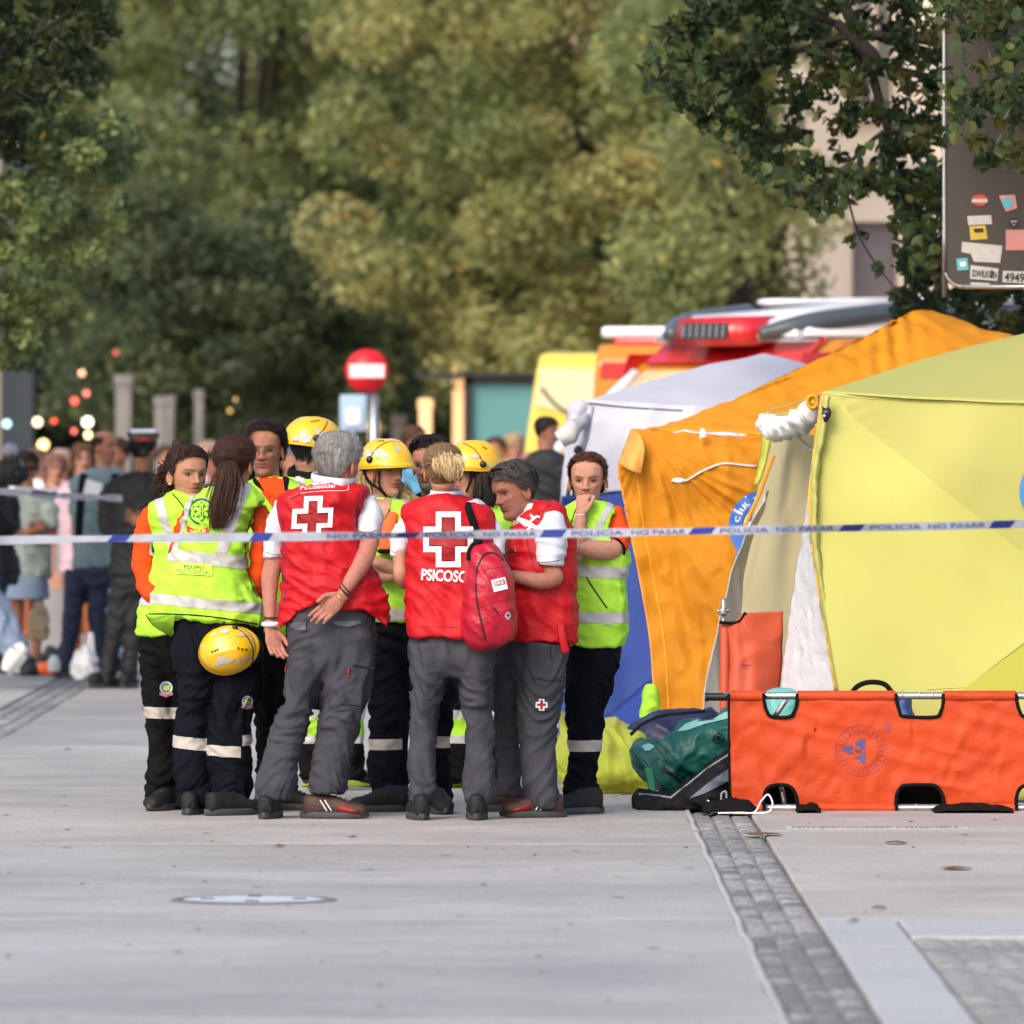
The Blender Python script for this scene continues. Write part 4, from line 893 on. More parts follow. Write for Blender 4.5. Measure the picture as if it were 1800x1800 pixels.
bt = bvh(tv); cord('pocket_zip', [(938, 1191), (965, 1196), (989, 1195)], bt, .005, BLACKP, to, Y, .001); cord('pocket_zip', [(962, 1122), (967, 1140), (969, 1160)], bt, .003, BLACKP, to, Y, .001)
decal('emblem', [crossring(952, 1239, 10.5, 10.5, 5, 5, 2.6)], bt, WHITEX, to, Y, .004); decal('emblem', [crosspts(952, 1239, 7.5, 7.5, 2.2, 2.2)], bt, REDX, to, Y, .004)
shoe(J, 937, 1437, -82, up=BROWNS, L=.29, extra='red'); shoe(J, 880, 1426, -80, up=BROWNS)

# ---- K: woman at the right, hand to her mouth
Y = 38.95
K_ = person('brown haired woman holding a fist to her mouth, rightmost, before the blue tent wall', 1040, Y)
h = Head(1033, 845, Y, yaw=-6, pitch=5, sc=1.05); sf = skincol(h, (.44, .215, .15))
core = loft([(885, 1012, 1058, .07), (905, 1000, 1080, .10), (970, 1010, 1085, .11), (1080, 1010, 1085, .11)], Y)
aF = armtube([(1002, 915, -.02, 13), (1000, 950, -.08, 14), (1010, 975, -.17, 13), (1017, 950, -.20, 13), (1018, 925, -.19, 11), (1021, 900, -.16, 9)], Y)
hF = hand(P(1021, 902, Y) + Vector((0, -.16, 0)), (.12, .10, 1), (.5, .75, 0), .88, (70, 85, 60), side=-1, thumb=(25, 5), fist=True)
aX = armtube([(1084, 915, -.02, 15), (1085, 945, -.06, 16), (1076, 965, -.12, 17), (1050, 966, -.17, 17.5), (1020, 962, -.20, 14), (996, 960, -.21, 11)], Y)
body(K_, h, [core, aF, hF, aX], sf, .0034, fem=True, neck=P(1036, 900, Y) + Vector((0, .01, 0)))
eyes(K_, h)
for s in (1,): obj('earring', ball(tuple(h.M @ Vector((s * .082, -.006, .34 * HH))), .005), WHITEX, K_)
H1 = hairmesh(h, (.070, .026, .014), .012, 3000, gather=(.0, .12, .42 * HH), front=.91, side=.30, back=.05, seed=23, lump=.08, var=.45, temple=-.02); obj('hair', H1[:2], HAIR, K_, cols=H1[2])
c = P(1019, 904, Y) + Vector((0, -.165, 0)); obj('bracelet', tube([c + Vector((.026 * math.cos(a), .026 * math.sin(a), .003 * math.cos(a))) for a in np.linspace(0, 6.283, 14)], .0022, 6, 30), WHITEX, K_)
ob, sv = garment('sleeves', [armtube([(1074, 898, .0, 18), (1084, 920, -.03, 20), (1086, 945, -.06, 21), (1080, 962, -.09, 20)], Y), armtube([(1006, 902, .0, 14), (1001, 925, -.03, 16), (1000, 940, -.05, 16)], Y),
    loft([(884, 1010, 1060, .07), (895, 1000, 1075, .095), (930, 1000, 1085, .11), (1080, 1005, 1085, .12)], Y)], ORANGE, K_, .008, fold_vest(41, .8, 1.0))
obj('sleeve_cuff', ringat(P(1078, 962, Y) + Vector((0, -.10, 0)), arm3([(1084, 950, -.07), (1070, 966, -.13)], Y), 21.5 / F * Y, .006), BLACKC, K_)
vst = loft([(880, 1008, 1062, .08, .02), (888, 1000, 1078, .10), (900, 992, 1092, .12), (925, 992, 1098, .13), (955, 995, 1104, .14), (994, 1000, 1106, .145), (1026, 1004, 1098, .145), (1079, 1000, 1103, .15), (1116, 998, 1101, .155), (1136, 998, 1096, .155)], Y, n=60)
vv0 = remesh(vst, .007, 2)
def armhole(VF, cx, cy, rx, ry, Y, push):
    V = []
    for v in VF[0]:
        px = CX + v[0] / v[1] * F; py = HZ - (v[2] - CH) / v[1] * F; q = ((px - cx) / rx) ** 2 + ((py - cy) / ry) ** 2
        if q < 1: v = (v[0] - push * (1 - q) * (1 if cx > 1000 else -1), v[1] + (.05 * (1 - q) if v[1] < Y else 0), v[2])
        V.append(v)
    return V, VF[1]
vv = displace(armhole(vv0, 1096, 930, 26, 42, Y, .07), fold_vest(43, .8, 1.0)); vo = obj('vest', vv, HIVIS, K_); bv = bvh(vv)
strip(vo, vv, ((990, 992), (1120, 997)), ((990, 1012), (1120, 1018)), Y); strip(vo, vv, ((990, 1075), (1120, 1076)), ((990, 1093), (1120, 1095)), Y)
strip(vo, vv, ((980, 870), (1120, 870)), ((980, 990), (1120, 994)), Y, keep=[(((1070, 880), (1040, 935)), -1), (((1082, 882), (1052, 935)), 1)])
obj('neck_collar', tube([P(1037 + 24 * math.cos(a), 890 + 4 * math.sin(a) - 4 * math.cos(a), Y) + Vector((0, .0 - .085 * math.sin(a), 0)) for a in np.linspace(0, 6.283, 18)], .012, 8, 40, up=(0, 0, 1), flat=1.4), BLACKC, K_)
cord('zip', [(1031, 1014), (1040, 1030), (1067, 1069)], bv, .0042, mat('dark_green_zip', (.01, .05, .02), .5), vo, Y, .001)
cord('zip', [(1012, 895), (1004, 920)], bv, .003, BLACKC, vo, Y); decal('snap_tab', [[(1060, 1094), (1076, 1095), (1076, 1099), (1060, 1098)]], bv, REFL, vo, Y, .006)
to, tv = trousers(K_, Y, [(1105, 1000, 1090, .13), (1150, 998, 1088, .14), (1190, 998, 1082, .13)],
    [(1130, 998, 1050), (1228, 996, 1040, .02), (1334, 1000, 1030, .03), (1400, 998, 1030, .03)],
    [(1130, 1010, 1091), (1184, 1008, 1084), (1233, 1004, 1067), (1260, 1002, 1062), (1302, 1001, 1058), (1334, 1000, 1054), (1366, 994, 1047), (1392, 992, 1052), (1405, 998, 1050)], NAVYT, 7)
strip(to, tv, ((990, 1301), (1070, 1300)), ((990, 1321), (1070, 1320)), Y, REFLW); bt = bvh(tv)
for q in ([(1048, 1172), (1066, 1183), (1084, 1184)], [(1040, 1230), (1055, 1236), (1066, 1234)]): cord('pocket_edge', q, bt, .003, BLACKC, to, Y, .001)
shoe(K_, 1012, 1431, -60, hi=.12); shoe(K_, 1022, 1427, -30, hi=.12)

# ---- F: blonde woman in a yellow helmet, arms folded
Y = 39.3
F_ = person('woman with wavy blonde hair under a yellow helmet, chin strap on, arms folded', 680, Y)
h = Head(677, 828, Y, yaw=42, pitch=4, sc=1.04); sf = skincol(h, SK_F)
core = loft([(880, 655, 695, .07), (900, 640, 715, .10), (960, 640, 725, .11), (1060, 645, 725, .11)], Y)
aX = armtube([(732, 930, 0, 14), (728, 985, -.06, 14), (700, 1002, -.17, 13), (672, 990, -.21, 11), (655, 985, -.2, 9)], Y); aY = armtube([(645, 930, 0, 13), (648, 980, -.05, 13), (672, 1010, -.17, 12.5), (700, 1010, -.19, 10)], Y)
body(F_, h, [core, aX, aY], sf, .0036, fem=True, neck=P(670, 895, Y)); eyes(F_, h, (.05, .045, .03), look=.2)
H1 = hairmesh(h, (.30, .20, .10), .010, 700, .07, 'down', front=.80, side=.42, back=.10, seed=27, top=.75)
rng = random.Random(5)
pl = [([P(648, 822, Y) + Vector((0, d, 0)), P(644, 845, Y) + Vector((0, d, 0)), P(650, 868, Y) + Vector((0, d, 0)), P(643, 888, Y) + Vector((0, d, 0))], [1, 1.5, 1.6, 1]) for d in (.0, .05)] + [([P(700, 850, Y) + Vector((0, .05, 0)), P(707, 866, Y) + Vector((0, .03, 0)), P(716, 880, Y) + Vector((0, .0, 0)), P(712, 896, Y)], [1, 1.3, 1.3, 1])]
b1 = bundle(pl, (.34, .23, .11), 500, .014, .0022, seed=28, var=.5); hc = joinc(H1, b1); obj('hair', hc[:2], HAIR, F_, cols=hc[2])
helmet(F_, h, refl=([(640, 800), (647, 787), (656, 805), (648, 808)], [(663, 793), (668, 788), (684, 800), (676, 806)], [(655, 788), (660, 786), (668, 803), (660, 806)], [(694, 786), (700, 783), (706, 793), (698, 794)]), knob=(650, 808), wire=[(650, 806), (660, 790), (676, 779), (690, 776), (702, 778)], holes=((662, 776), (666, 775), (670, 775), (674, 775)))
strands_tube([h.M @ Vector((-.02, -.01, .16)) if False else P(668, 818, Y) + Vector((0, -.07, 0)), P(667, 835, Y) + Vector((0, -.085, 0)), P(668, 855, Y) + Vector((0, -.07, 0)), P(681, 873, Y) + Vector((0, -.08, 0))], .005, BLACKC, F_, 'chin_strap', .6)
strands_tube([P(636, 820, Y) + Vector((0, -.03, 0)), P(648, 845, Y) + Vector((0, -.06, 0)), P(667, 860, Y) + Vector((0, -.075, 0)), P(681, 873, Y) + Vector((0, -.08, 0))], .006, BLACKC, F_, 'chin_strap', .6)
_, sv = garment('sleeves', [armtube([(727, 905, 0, 17), (732, 940, 0, 18), (728, 975, -.05, 17)], Y), armtube([(652, 905, 0, 14), (645, 935, 0, 15), (650, 970, -.05, 15)], Y), armtube([(690, 905, -.10, 14), (684, 935, -.14, 15), (682, 967, -.16, 14)], Y)], mat('orange_light', (.66, .12, .02), .75, .1, 8), F_, .009, fold_vest(51, .8, 1.05))
obj('sleeve_cuff', ringat(P(682, 968, Y) + Vector((0, -.165, 0)), (Vector((0, 0, 0)), Vector((0, 0, 1))), 14.5 / F * Y, .010), NAVYT, F_)
vst = loft([(878, 652, 700, .08, .02), (886, 642, 718, .10), (898, 636, 735, .12), (950, 640, 735, .13), (1010, 644, 732, .135), (1060, 645, 730, .14), (1092, 646, 728, .145)], Y)
vo, vv = garment('vest', [vst], HIVIS, F_, .008, fold_vest(53, .9, .95)); bv = bvh(vv)
strip(vo, vv, ((630, 1068), (740, 1070)), ((630, 1088), (740, 1090)), Y, REFLW); strip(vo, vv, ((620, 880), (740, 880)), ((620, 1000), (740, 1000)), Y, keep=[(((708, 880), (716, 960)), -1), (((722, 880), (732, 960)), 1)])
decal('neck_opening', [[(656, 872), (690, 872), (684, 895), (673, 918), (664, 896)]], bv, mat('skin_chest', (.40, .20, .135), .5, .06), F_, Y, .004)
cord('piping', [(655, 872), (664, 897), (673, 920)], bv, .003, BLACKC, vo, Y); cord('piping', [(682, 890), (688, 905), (690, 925)], bv, .003, BLACKC, vo, Y)
to, tv = trousers(F_, Y, [(1070, 648, 722, .13), (1120, 647, 720, .13), (1180, 648, 718, .12)],
    [(1130, 648, 712), (1217, 650, 712), (1317, 649, 706), (1345, 645, 705), (1383, 651, 706), (1400, 652, 704)], [(1130, 676, 722, .03), (1217, 680, 718, .03), (1317, 684, 716, .03), (1398, 686, 716, .03)], NAVYT, 8)
strip(to, tv, ((640, 1299), (706, 1298)), ((640, 1318), (706, 1317)), Y, REFLW, keep=[(((706.5, 1250), (706.5, 1350)), 1)])
shoe(F_, 668, 1427, -75, hi=.12); shoe(F_, 700, 1424, 10)

# ---- G: dark haired man with glasses, mostly hidden
Y = 39.6
G_ = person('black haired bearded man with glasses, mostly hidden behind the blonde woman', 770, Y)
h = Head(756, 818, Y, yaw=-20, pitch=6, sc=1.04); sf = skincol(h, SK_M, stubble=.75)
core = loft([(880, 735, 785, .07), (900, 715, 800, .10), (1060, 715, 800, .11)], Y)
body(G_, h, [core], sf, .0042, neck=P(762, 890, Y)); eyes(G_, h); glasses(G_, h, BLACKP)
H1 = hairmesh(h, (.012, .009, .008), .022, 1800, .035, 'back', front=.88, side=.48, back=.2, seed=31, lump=.5); obj('hair', H1[:2], HAIR, G_, cols=H1[2])
vo, vv = garment('vest', [loft([(872, 738, 785, .08), (885, 706, 800, .11), (900, 690, 812, .13), (960, 692, 812, .135), (1080, 700, 812, .145)], Y)], HIVIS, G_, .009, fold_vest(61, .9, .95))
strip(vo, vv, ((680, 1040), (820, 1040)), ((680, 1060), (820, 1060)), Y); strip(vo, vv, ((680, 860), (820, 860)), ((680, 960), (820, 960)), Y, keep=[(((712, 870), (716, 960)), -1), (((728, 870), (730, 960)), 1)])
obj('neck_collar', tube([P(760 + 26 * math.cos(a), 874 + 4 * math.sin(a), Y) + Vector((0, -.08 * math.sin(a), 0)) for a in np.linspace(0, 6.283, 18)], .012, 8, 40, up=(0, 0, 1), flat=1.4), BLACKC, G_)
to, tv = trousers(G_, Y, [(1060, 715, 805, .13), (1150, 715, 805, .13), (1180, 718, 802, .12)],
    [(1130, 718, 760), (1300, 722, 756), (1400, 724, 754)], [(1130, 755, 806), (1220, 760, 800), (1300, 762, 793), (1370, 760, 790), (1404, 762, 792)], NAVYT, 9)
strip(to, tv, ((700, 1295), (800, 1293)), ((700, 1316), (800, 1314)), Y, REFLW); shoe(G_, 773, 1430, 12, hi=.12); shoe(G_, 738, 1426, -10)

# ---- D and I: two helmeted people further in, dark trousers with lime and silver bands
def firelegs(T, Y, xa, xb, w, seed, gnd, toes):
    to, tv = trousers(T, Y, [(1080, xa - w, xb + w, .13), (1150, xa - w, xb + w, .13), (1180, xa - w + 3, xb + w - 3, .12)],
        [(1130, xa - w, xa + w - 2), (1250, xa - w + 2, xa + w - 4), (1340, xa - w + 3, xa + w - 3), (gnd - 16, xa - w + 2, xa + w - 2)],
        [(1130, xb - w + 2, xb + w), (1250, xb - w + 4, xb + w - 2), (1340, xb - w + 3, xb + w - 3), (gnd - 16, xb - w + 2, xb + w - 2)], BLACKT, seed)
    strip(to, tv, ((xa - 60, 1262), (xb + 60, 1262)), ((xa - 60, 1292), (xb + 60, 1292)), Y, HIVIS, name='lime_band')
    strip(to, tv, ((xa - 60, 1247), (xb + 60, 1247)), ((xa - 60, 1262), (xb + 60, 1262)), Y, REFL); strip(to, tv, ((xa - 60, 1292), (xb + 60, 1292)), ((xa - 60, 1306), (xb + 60, 1306)), Y, REFL)
    for (x, a) in toes:
        s = shoe(T, x, gnd, a, hi=.13, sole=mat('lime_sole', (.30, .36, .02), .6))
def bandless(): pass
Y = 41.3
D = person('person in yellow helmet turned away to the right, behind the grey haired man', 560, Y)
h = Head(548, 792, Y, yaw=118, pitch=12, sc=1.14); sf = skincol(h, (.29, .15, .105))
core = loft([(840, 530, 570, .07), (860, 505, 600, .11), (1060, 515, 600, .11)], Y)
body(D, h, [core], sf, .0045, neck=P(545, 850, Y)); H1 = hairmesh(h, (.012, .010, .010), .008, 500, .04, 'down', front=.8, side=.5, back=.28, seed=33, top=.7); obj('hair', H1[:2], HAIR, D, cols=H1[2])
helmet(D, h, refl=([(511, 783), (519, 765), (527, 765), (522, 782)], [(530, 768), (543, 764), (550, 768), (546, 776), (532, 780)], [(552, 752), (566, 757), (575, 768), (560, 766)]), knob=(556, 770), wire=[(556, 769), (566, 758), (573, 748), (575, 740)], holes=((548, 741), (552, 740), (556, 739), (560, 739)))
vo, vv = garment('vest', [loft([(832, 520, 572, .085, .02), (842, 505, 590, .11), (856, 494, 604, .13), (900, 497, 606, .14), (1090, 500, 606, .15)], Y)], HIVIS, D, .010, fold_vest(71, .9, .95))
strip(vo, vv, ((480, 820), (620, 820)), ((480, 1000), (620, 1000)), Y, keep=[(((520, 830), (524, 1000)), -1), (((536, 830), (540, 1000)), 1)])
obj('neck_collar', tube([P(546 + 34 * math.cos(a), 832 + 8 * math.sin(a), Y) + Vector((0, -.10 * math.sin(a), 0)) for a in np.linspace(0, 6.283, 18)], .022, 8, 40, up=(0, 0, 1), flat=1.4), BLACKC, D)
firelegs(D, Y, 548, 614, 27, 10, 1382, ((548, 0), (624, 40)))
Y = 41.6
I_ = person('woman in yellow helmet with long dark hair facing left, black chin strap', 840, Y)
h = Head(832, 832, Y, yaw=-72, pitch=4, sc=1.12); sf = skincol(h, SK_F)
core = loft([(885, 815, 860, .07), (905, 800, 880, .11), (1060, 800, 880, .11)], Y)
body(I_, h, [core], sf, .004, fem=True, neck=P(845, 895, Y)); eyes(I_, h, look=-.1)
H1 = hairmesh(h, (.014, .009, .007), .012, 700, .08, 'down', front=.8, side=.44, back=.08, seed=37, top=.75)
b1 = bundle([([P(852, 832, Y) + Vector((0, d, 0)), P(856, 860, Y) + Vector((0, d, 0)), P(852, 890, Y) + Vector((0, d, 0)), P(846, 918, Y) + Vector((0, d, 0))], [1, 1.6, 1.6, 1]) for d in (-.02, -.08, .04)], (.016, .010, .008), 700, .02, .003, seed=38); cb = colored(tube([P(853, 830, Y), P(856, 870, Y) + Vector((0, -.03, 0)), P(850, 910, Y) + Vector((0, -.04, 0))], [.05, .06, .03], 12, 14), (.012, .008, .007))
hc = joinc(H1, b1, cb); obj('hair', hc[:2], HAIR, I_, cols=hc[2])
helmet(I_, h, refl=([(825, 802), (836, 806), (848, 800), (836, 798)], [(856, 812), (866, 816), (866, 822), (858, 818)], [(806, 800), (812, 796), (818, 806), (810, 808)]), knob=(849, 816), wire=[(849, 815), (844, 803), (834, 790), (820, 781), (812, 779)], holes=((850, 786), (854, 788)))
strands_tube([P(829, 828, Y) + Vector((0, -.09, 0)), P(826, 848, Y) + Vector((0, -.085, 0)), P(820, 865, Y) + Vector((0, -.07, 0))], .006, BLACKC, I_, 'chin_strap', .6)
vo, vv = garment('vest', [loft([(884, 812, 866, .085, .02), (892, 800, 884, .11), (908, 790, 898, .13), (960, 792, 902, .14), (1100, 795, 900, .15)], Y)], HIVIS, I_, .010, fold_vest(73, .9, .95))
firelegs(I_, Y, 805, 862, 24, 11, 1383, ((808, -20), (860, 10)))
# ================================================================= the street
def concrete(name, col, seed=0., var=.10, bump=.25):
    m, nt, b = new_mat(name); L = nt.links.new; tc = nt.nodes.new('ShaderNodeTexCoord'); mp = nt.nodes.new('ShaderNodeMapping')
    mp.inputs['Location'].default_value = (seed, seed, 0); L(tc.outputs['Object'], mp.inputs[0])
    big = _n(nt, 'ShaderNodeTexNoise', Scale=.35, Detail=5, Roughness=.55); med = _n(nt, 'ShaderNodeTexNoise', Scale=2.2, Detail=8, Roughness=.65)
    fine = _n(nt, 'ShaderNodeTexNoise', Scale=90, Detail=3, Roughness=.7); sp = _n(nt, 'ShaderNodeTexVoronoi', Scale=16.)
    mp2 = nt.nodes.new('ShaderNodeMapping'); mp2.inputs['Scale'].default_value = (.7, 1.1, 1); L(mp.outputs[0], mp2.inputs[0]); L(mp2.outputs[0], med.inputs[0])
    for n in (big, fine, sp): L(mp.outputs[0], n.inputs[0])
    def mr(i, a, b_, c, d):
        r = nt.nodes.new('ShaderNodeMapRange'); r.inputs[1].default_value = a; r.inputs[2].default_value = b_; r.inputs[3].default_value = c; r.inputs[4].default_value = d; L(i, r.inputs[0]); return r.outputs[0]
    def mt(op, a, c):
        r = nt.nodes.new('ShaderNodeMath'); r.operation = op
        for i, v in ((0, a), (1, c)):
            if isinstance(v, float): r.inputs[i].default_value = v
            else: L(v, r.inputs[i])
        return r.outputs[0]
    f = mt('MULTIPLY', mr(big.outputs[0], .3, .7, 1 - var, 1 + var), mr(med.outputs[0], .3, .7, 1 - var * .8, 1 + var * .6))
    f = mt('MULTIPLY', f, mr(fine.outputs[0], .3, .7, .84, 1.14)); mp3 = nt.nodes.new('ShaderNodeMapping'); mp3.inputs['Scale'].default_value = (1, .12, 1); L(mp.outputs[0], mp3.inputs[0]); g2 = _n(nt, 'ShaderNodeTexNoise', Scale=38, Detail=4, Roughness=.7); L(mp3.outputs[0], g2.inputs[0]); f = mt('MULTIPLY', f, mr(g2.outputs[0], .32, .68, .91, 1.07)); 
    st = _n(nt, 'ShaderNodeTexNoise', Scale=5.0, Detail=9, Roughness=.75); L(mp2.outputs[0], st.inputs[0]); f = mt('MULTIPLY', f, mr(st.outputs[0], .58, .74, 1., .78))
    spk = mr(sp.outputs[0], .02, .09, .45, 1.); n4 = _n(nt, 'ShaderNodeTexNoise', Scale=3.1); L(mp.outputs[0], n4.inputs[0]); gate = mr(n4.outputs[0], .55, .6, 0., 1.)
    f = mt('MULTIPLY', f, mt('MAXIMUM', spk, mt('SUBTRACT', 1., gate)))
    vm = nt.nodes.new('ShaderNodeVectorMath'); vm.operation = 'SCALE'; L(f, vm.inputs['Scale']); vm.inputs[0].default_value = col; L(vm.outputs[0], b.inputs['Base Color'])
    b.inputs['Roughness'].default_value = .62; b.inputs['Specular IOR Level'].default_value = .35
    rr = mr(med.outputs[0], .3, .7, .5, .75); L(rr, b.inputs['Roughness'])
    bp = nt.nodes.new('ShaderNodeBump'); bp.inputs['Strength'].default_value = bump; bp.inputs['Distance'].default_value = .004; L(fine.outputs[0], bp.inputs['Height']); L(bp.outputs[0], b.inputs['Normal'])
    return m
SLABS = [concrete('concrete_slab', (.338, .320, .307), 0., .20, .5), concrete('concrete_slab_warm', (.352, .327, .305), 7., .20, .5), concrete('concrete_slab_cool', (.328, .315, .308), 13., .20, .5)]
PALE = concrete('pale_granite_kerb', (.36, .36, .365), 3., .07); COB = concrete('cobble_granite', (.235, .23, .23), 5., .30, .9); COB2 = concrete('cobble_granite_dark', (.15, .145, .142), 9., .35, .8)
MORT = concrete('pale_mortar', (.225, .215, .205), 4., .25, .6); JOINT = concrete('joint_mortar', (.10, .09, .08), 2., .2); CONC = concrete('far_pavement', (.30, .295, .29), 21.)
g = obj('ground', ([(-400, -5, -.03), (400, -5, -.03), (400, 900, -.03), (-400, 900, -.03)], [(0, 1, 2, 3)]), JOINT, smooth=False); tag(g, 'mortar coloured street bed under the paving', kind='structure')
def slabmesh(x0, x1, y0, y1, z=0., bev=.006, wob=.0):
    n = 8; V = []
    pts = []
    for k in range(n): pts.append((x0 + (x1 - x0) * k / n, y0))
    for k in range(n): pts.append((x1, y0 + (y1 - y0) * k / n))
    for k in range(n): pts.append((x1 - (x1 - x0) * k / n, y1))
    for k in range(n): pts.append((x0, y1 - (y1 - y0) * k / n))
    cx, cy = (x0 + x1) / 2, (y0 + y1) / 2; rn = random.Random(int(abs(x0 * 97 + y0 * 31) * 10)); N = len(pts)
    pts = [(x + rn.uniform(-wob, wob), y + rn.uniform(-wob, wob)) for x, y in pts]
    low = [(x, y, z - .05) for x, y in pts]; mid = [(x, y, z - bev) for x, y in pts]; top = [(x + (bev if x < cx else -bev), y + (bev if y < cy else -bev), z) for x, y in pts]
    V = low + mid + top; Fc = []
    for r in range(2):
        for k in range(N): j = (k + 1) % N; Fc.append((r * N + k, r * N + j, (r + 1) * N + j, (r + 1) * N + k))
    Fc.append(tuple(range(2 * N, 3 * N))); return V, Fc
pav = empty('pavement', (0, 20, 0)); tag(pav, 'pale concrete street paving in wide slabs', kind='structure')
ys = [18.0, 25.15, 30.35, 35.9, 41.7, 47.2, 51.9, 57.5, 63, 69, 76, 84, 94, 110]
XL0, XL1, XR0, XR1 = -3.215, -2.905, .812, 1.078
rr = random.Random(3)
for i in range(len(ys) - 1): obj('paving_slab', slabmesh(XL1 + .012, XR0 - .02, ys[i] + .009, ys[i + 1] - .009, wob=.005), SLABS[(i * 2 + 1) % 3 if i > 3 else (0, 2, 0, 1)[i]], pav, smooth=False)
yr = [18, 30.35, 37.1, 43.0, 49, 56, 65, 80, 110]
for i in range(len(yr) - 1):
    if i == 0: continue
    obj('paving_slab', slabmesh(XR1 + .012, 6.5, yr[i] + .006, yr[i + 1] - .006, wob=.004), SLABS[(1, 1, 0)[i % 3]], pav, smooth=False)
for i in range(9): obj('paving_slab', slabmesh(-9.5, XL0 - .012, 18 + i * 10.2, 18 + i * 10.2 + 10.19, wob=.004), SLABS[(i + 2) % 3], pav, smooth=False)
# pale border and cobbled bay bottom right
yb = [18, 19.8, 21.6, 23.4, 25.2, 27.0, 28.7, 30.34]
for i in range(7): obj('border_stone', slabmesh(XR1 + .014, 1.36, yb[i] + .004, yb[i + 1] - .004, wob=.003), PALE, pav, smooth=False)
for i in range(4): obj('border_stone', slabmesh(1.372 + i * 1.3, 1.372 + (i + 1) * 1.3 - .01, 29.28, 30.34, wob=.003), PALE, pav, smooth=False)
def cob(w, l, seed, z=.0):
    rn = random.Random(seed); bm = bmesh.new(); V = []
    r = []
    for zz, g in ((-.045, 0), (-.010, 0), (-.001, .005), (.002, .018)):
        for k in range(10):
            a = 2 * math.pi * (k + .5) / 10; cx_, sy_ = math.cos(a), math.sin(a); e = .5
            x = math.copysign(abs(cx_) ** e, cx_) * (w / 2 - g); y = math.copysign(abs(sy_) ** e, sy_) * (l / 2 - g)
            V.append((x + rn.uniform(-.003, .003), y + rn.uniform(-.003, .003), zz + (rn.uniform(-.004, .004) if zz > -.02 else 0)))
    bm.free(); return V, ringfaces(4, 10)
def put_cobs(parent, cells, single, z=0., seedk=0):
    """cells: (x,y,w,l); the first `single` of them become cobble objects sharing a few meshes, the rest one stuff part"""
    metas = {}; rest = []
    for i, (x, y, w, l, mi) in enumerate(cells):
        rn = random.Random(i + seedk * 1000)
        if i < single:
            key = (i % 8, mi)
            if key not in metas:
                me = bpy.data.meshes.new('cobble'); v, f = cob(w, l, key[0]); me.from_pydata(v, [], f); me.update(); me.polygons.foreach_set('use_smooth', [True] * len(me.polygons)); me.materials.append((COB, COB2, PALE)[mi]); metas[key] = me
            o = bpy.data.objects.new('cobble', metas[key]); COL.objects.link(o); o.parent = parent
            o.location = Vector((x, y, z + rn.uniform(-.004, .003))) - WL[parent.name]; o.rotation_euler = (rn.uniform(-.03, .03), rn.uniform(-.05, .05), rn.choice((0, math.pi)) + rn.uniform(-.05, .05))
        else:
            v, f = cob(w, l, i); dz = rn.uniform(-.004, .003); rest.append(([(a + x, b_ + y, c + z + dz) for a, b_, c in v], f))
    if rest: o = obj('cobble_mass', join(*rest), COB, parent); o['kind'] = 'stuff'
cs = empty('cobble_strip', (.945, 24, 0)); tag(cs, 'cobbled gutter strip right of centre', kind='structure')
cells = []
y = 23.0; r_ = 0
while y < 60:
    l = .125 if y < 38 else .2
    for k in range(3): cells.append((XR0 + .048 + .0865 * k, y + (.04 if k == 1 else .015 * k), .083, l - .009, 1 if rr.random() < .3 or y < 29.5 and rr.random() < .6 else 0))
    y += l
put_cobs(cs, cells, 300, -.008, 1)
obj('mortar_bed', box((.945, 40, -.035), (.266, 40, .04)), MORT, cs, smooth=False)
# raised lip along the left side of the strip
V = []; n = 120
for k in range(n):
    y = 20 + (60 - 20) * k / (n - 1); w = .010 * nz(y * 1.3, 3, 0) + .006 * nz(y * 5, 3, 0)
    for dx, z in ((-.022, -.03), (-.018, .003), (.0, .006), (.010, -.03)): V.append((XR0 - .004 + dx + w, y, z))
obj('cement_lip', (V, [(k * 4 + j, k * 4 + j + 1, k * 4 + j + 5, k * 4 + j + 4) for k in range(n - 1) for j in range(3)]), PALE, cs)
cl = empty('cobble_strip', (-3.06, 45, 0)); tag(cl, 'cobbled gutter strip on the left beside the crowd', kind='structure')
cells = []
y = 42.0
while y < 80:
    for k in range(3): cells.append((XL0 + .05 + .1035 * k, y + (.05 if k == 1 else 0), .095, .15, 1 if rr.random() < .3 else 0))
    y += .165
put_cobs(cl, cells, 0, -.008, 2)
obj('mortar_bed', box((-3.06, 61, -.036), (.31, 40, .04)), MORT, cl, smooth=False)
cbay = empty('cobble_bay', (1.9, 26, 0)); tag(cbay, 'cobbled bay at the bottom right corner', kind='structure')
cells = []
y = 29.19; row = 0
while y > 19:
    for k in range(20): cells.append((1.43 + .125 * k + (.06 if row % 2 else 0), y, .118, .118, 1 if row < 4 or row > 19 or rr.random() < .25 else 0))
    y -= .126; row += 1
cells.sort(key=lambda c: (c[0] > 1.85, -c[1])); put_cobs(cbay, cells, 0, -.008, 3)
obj('mortar_bed', box((2.6, 24.2, -.036), (2.5, 10.1, .04)), COB2, cbay, smooth=False)
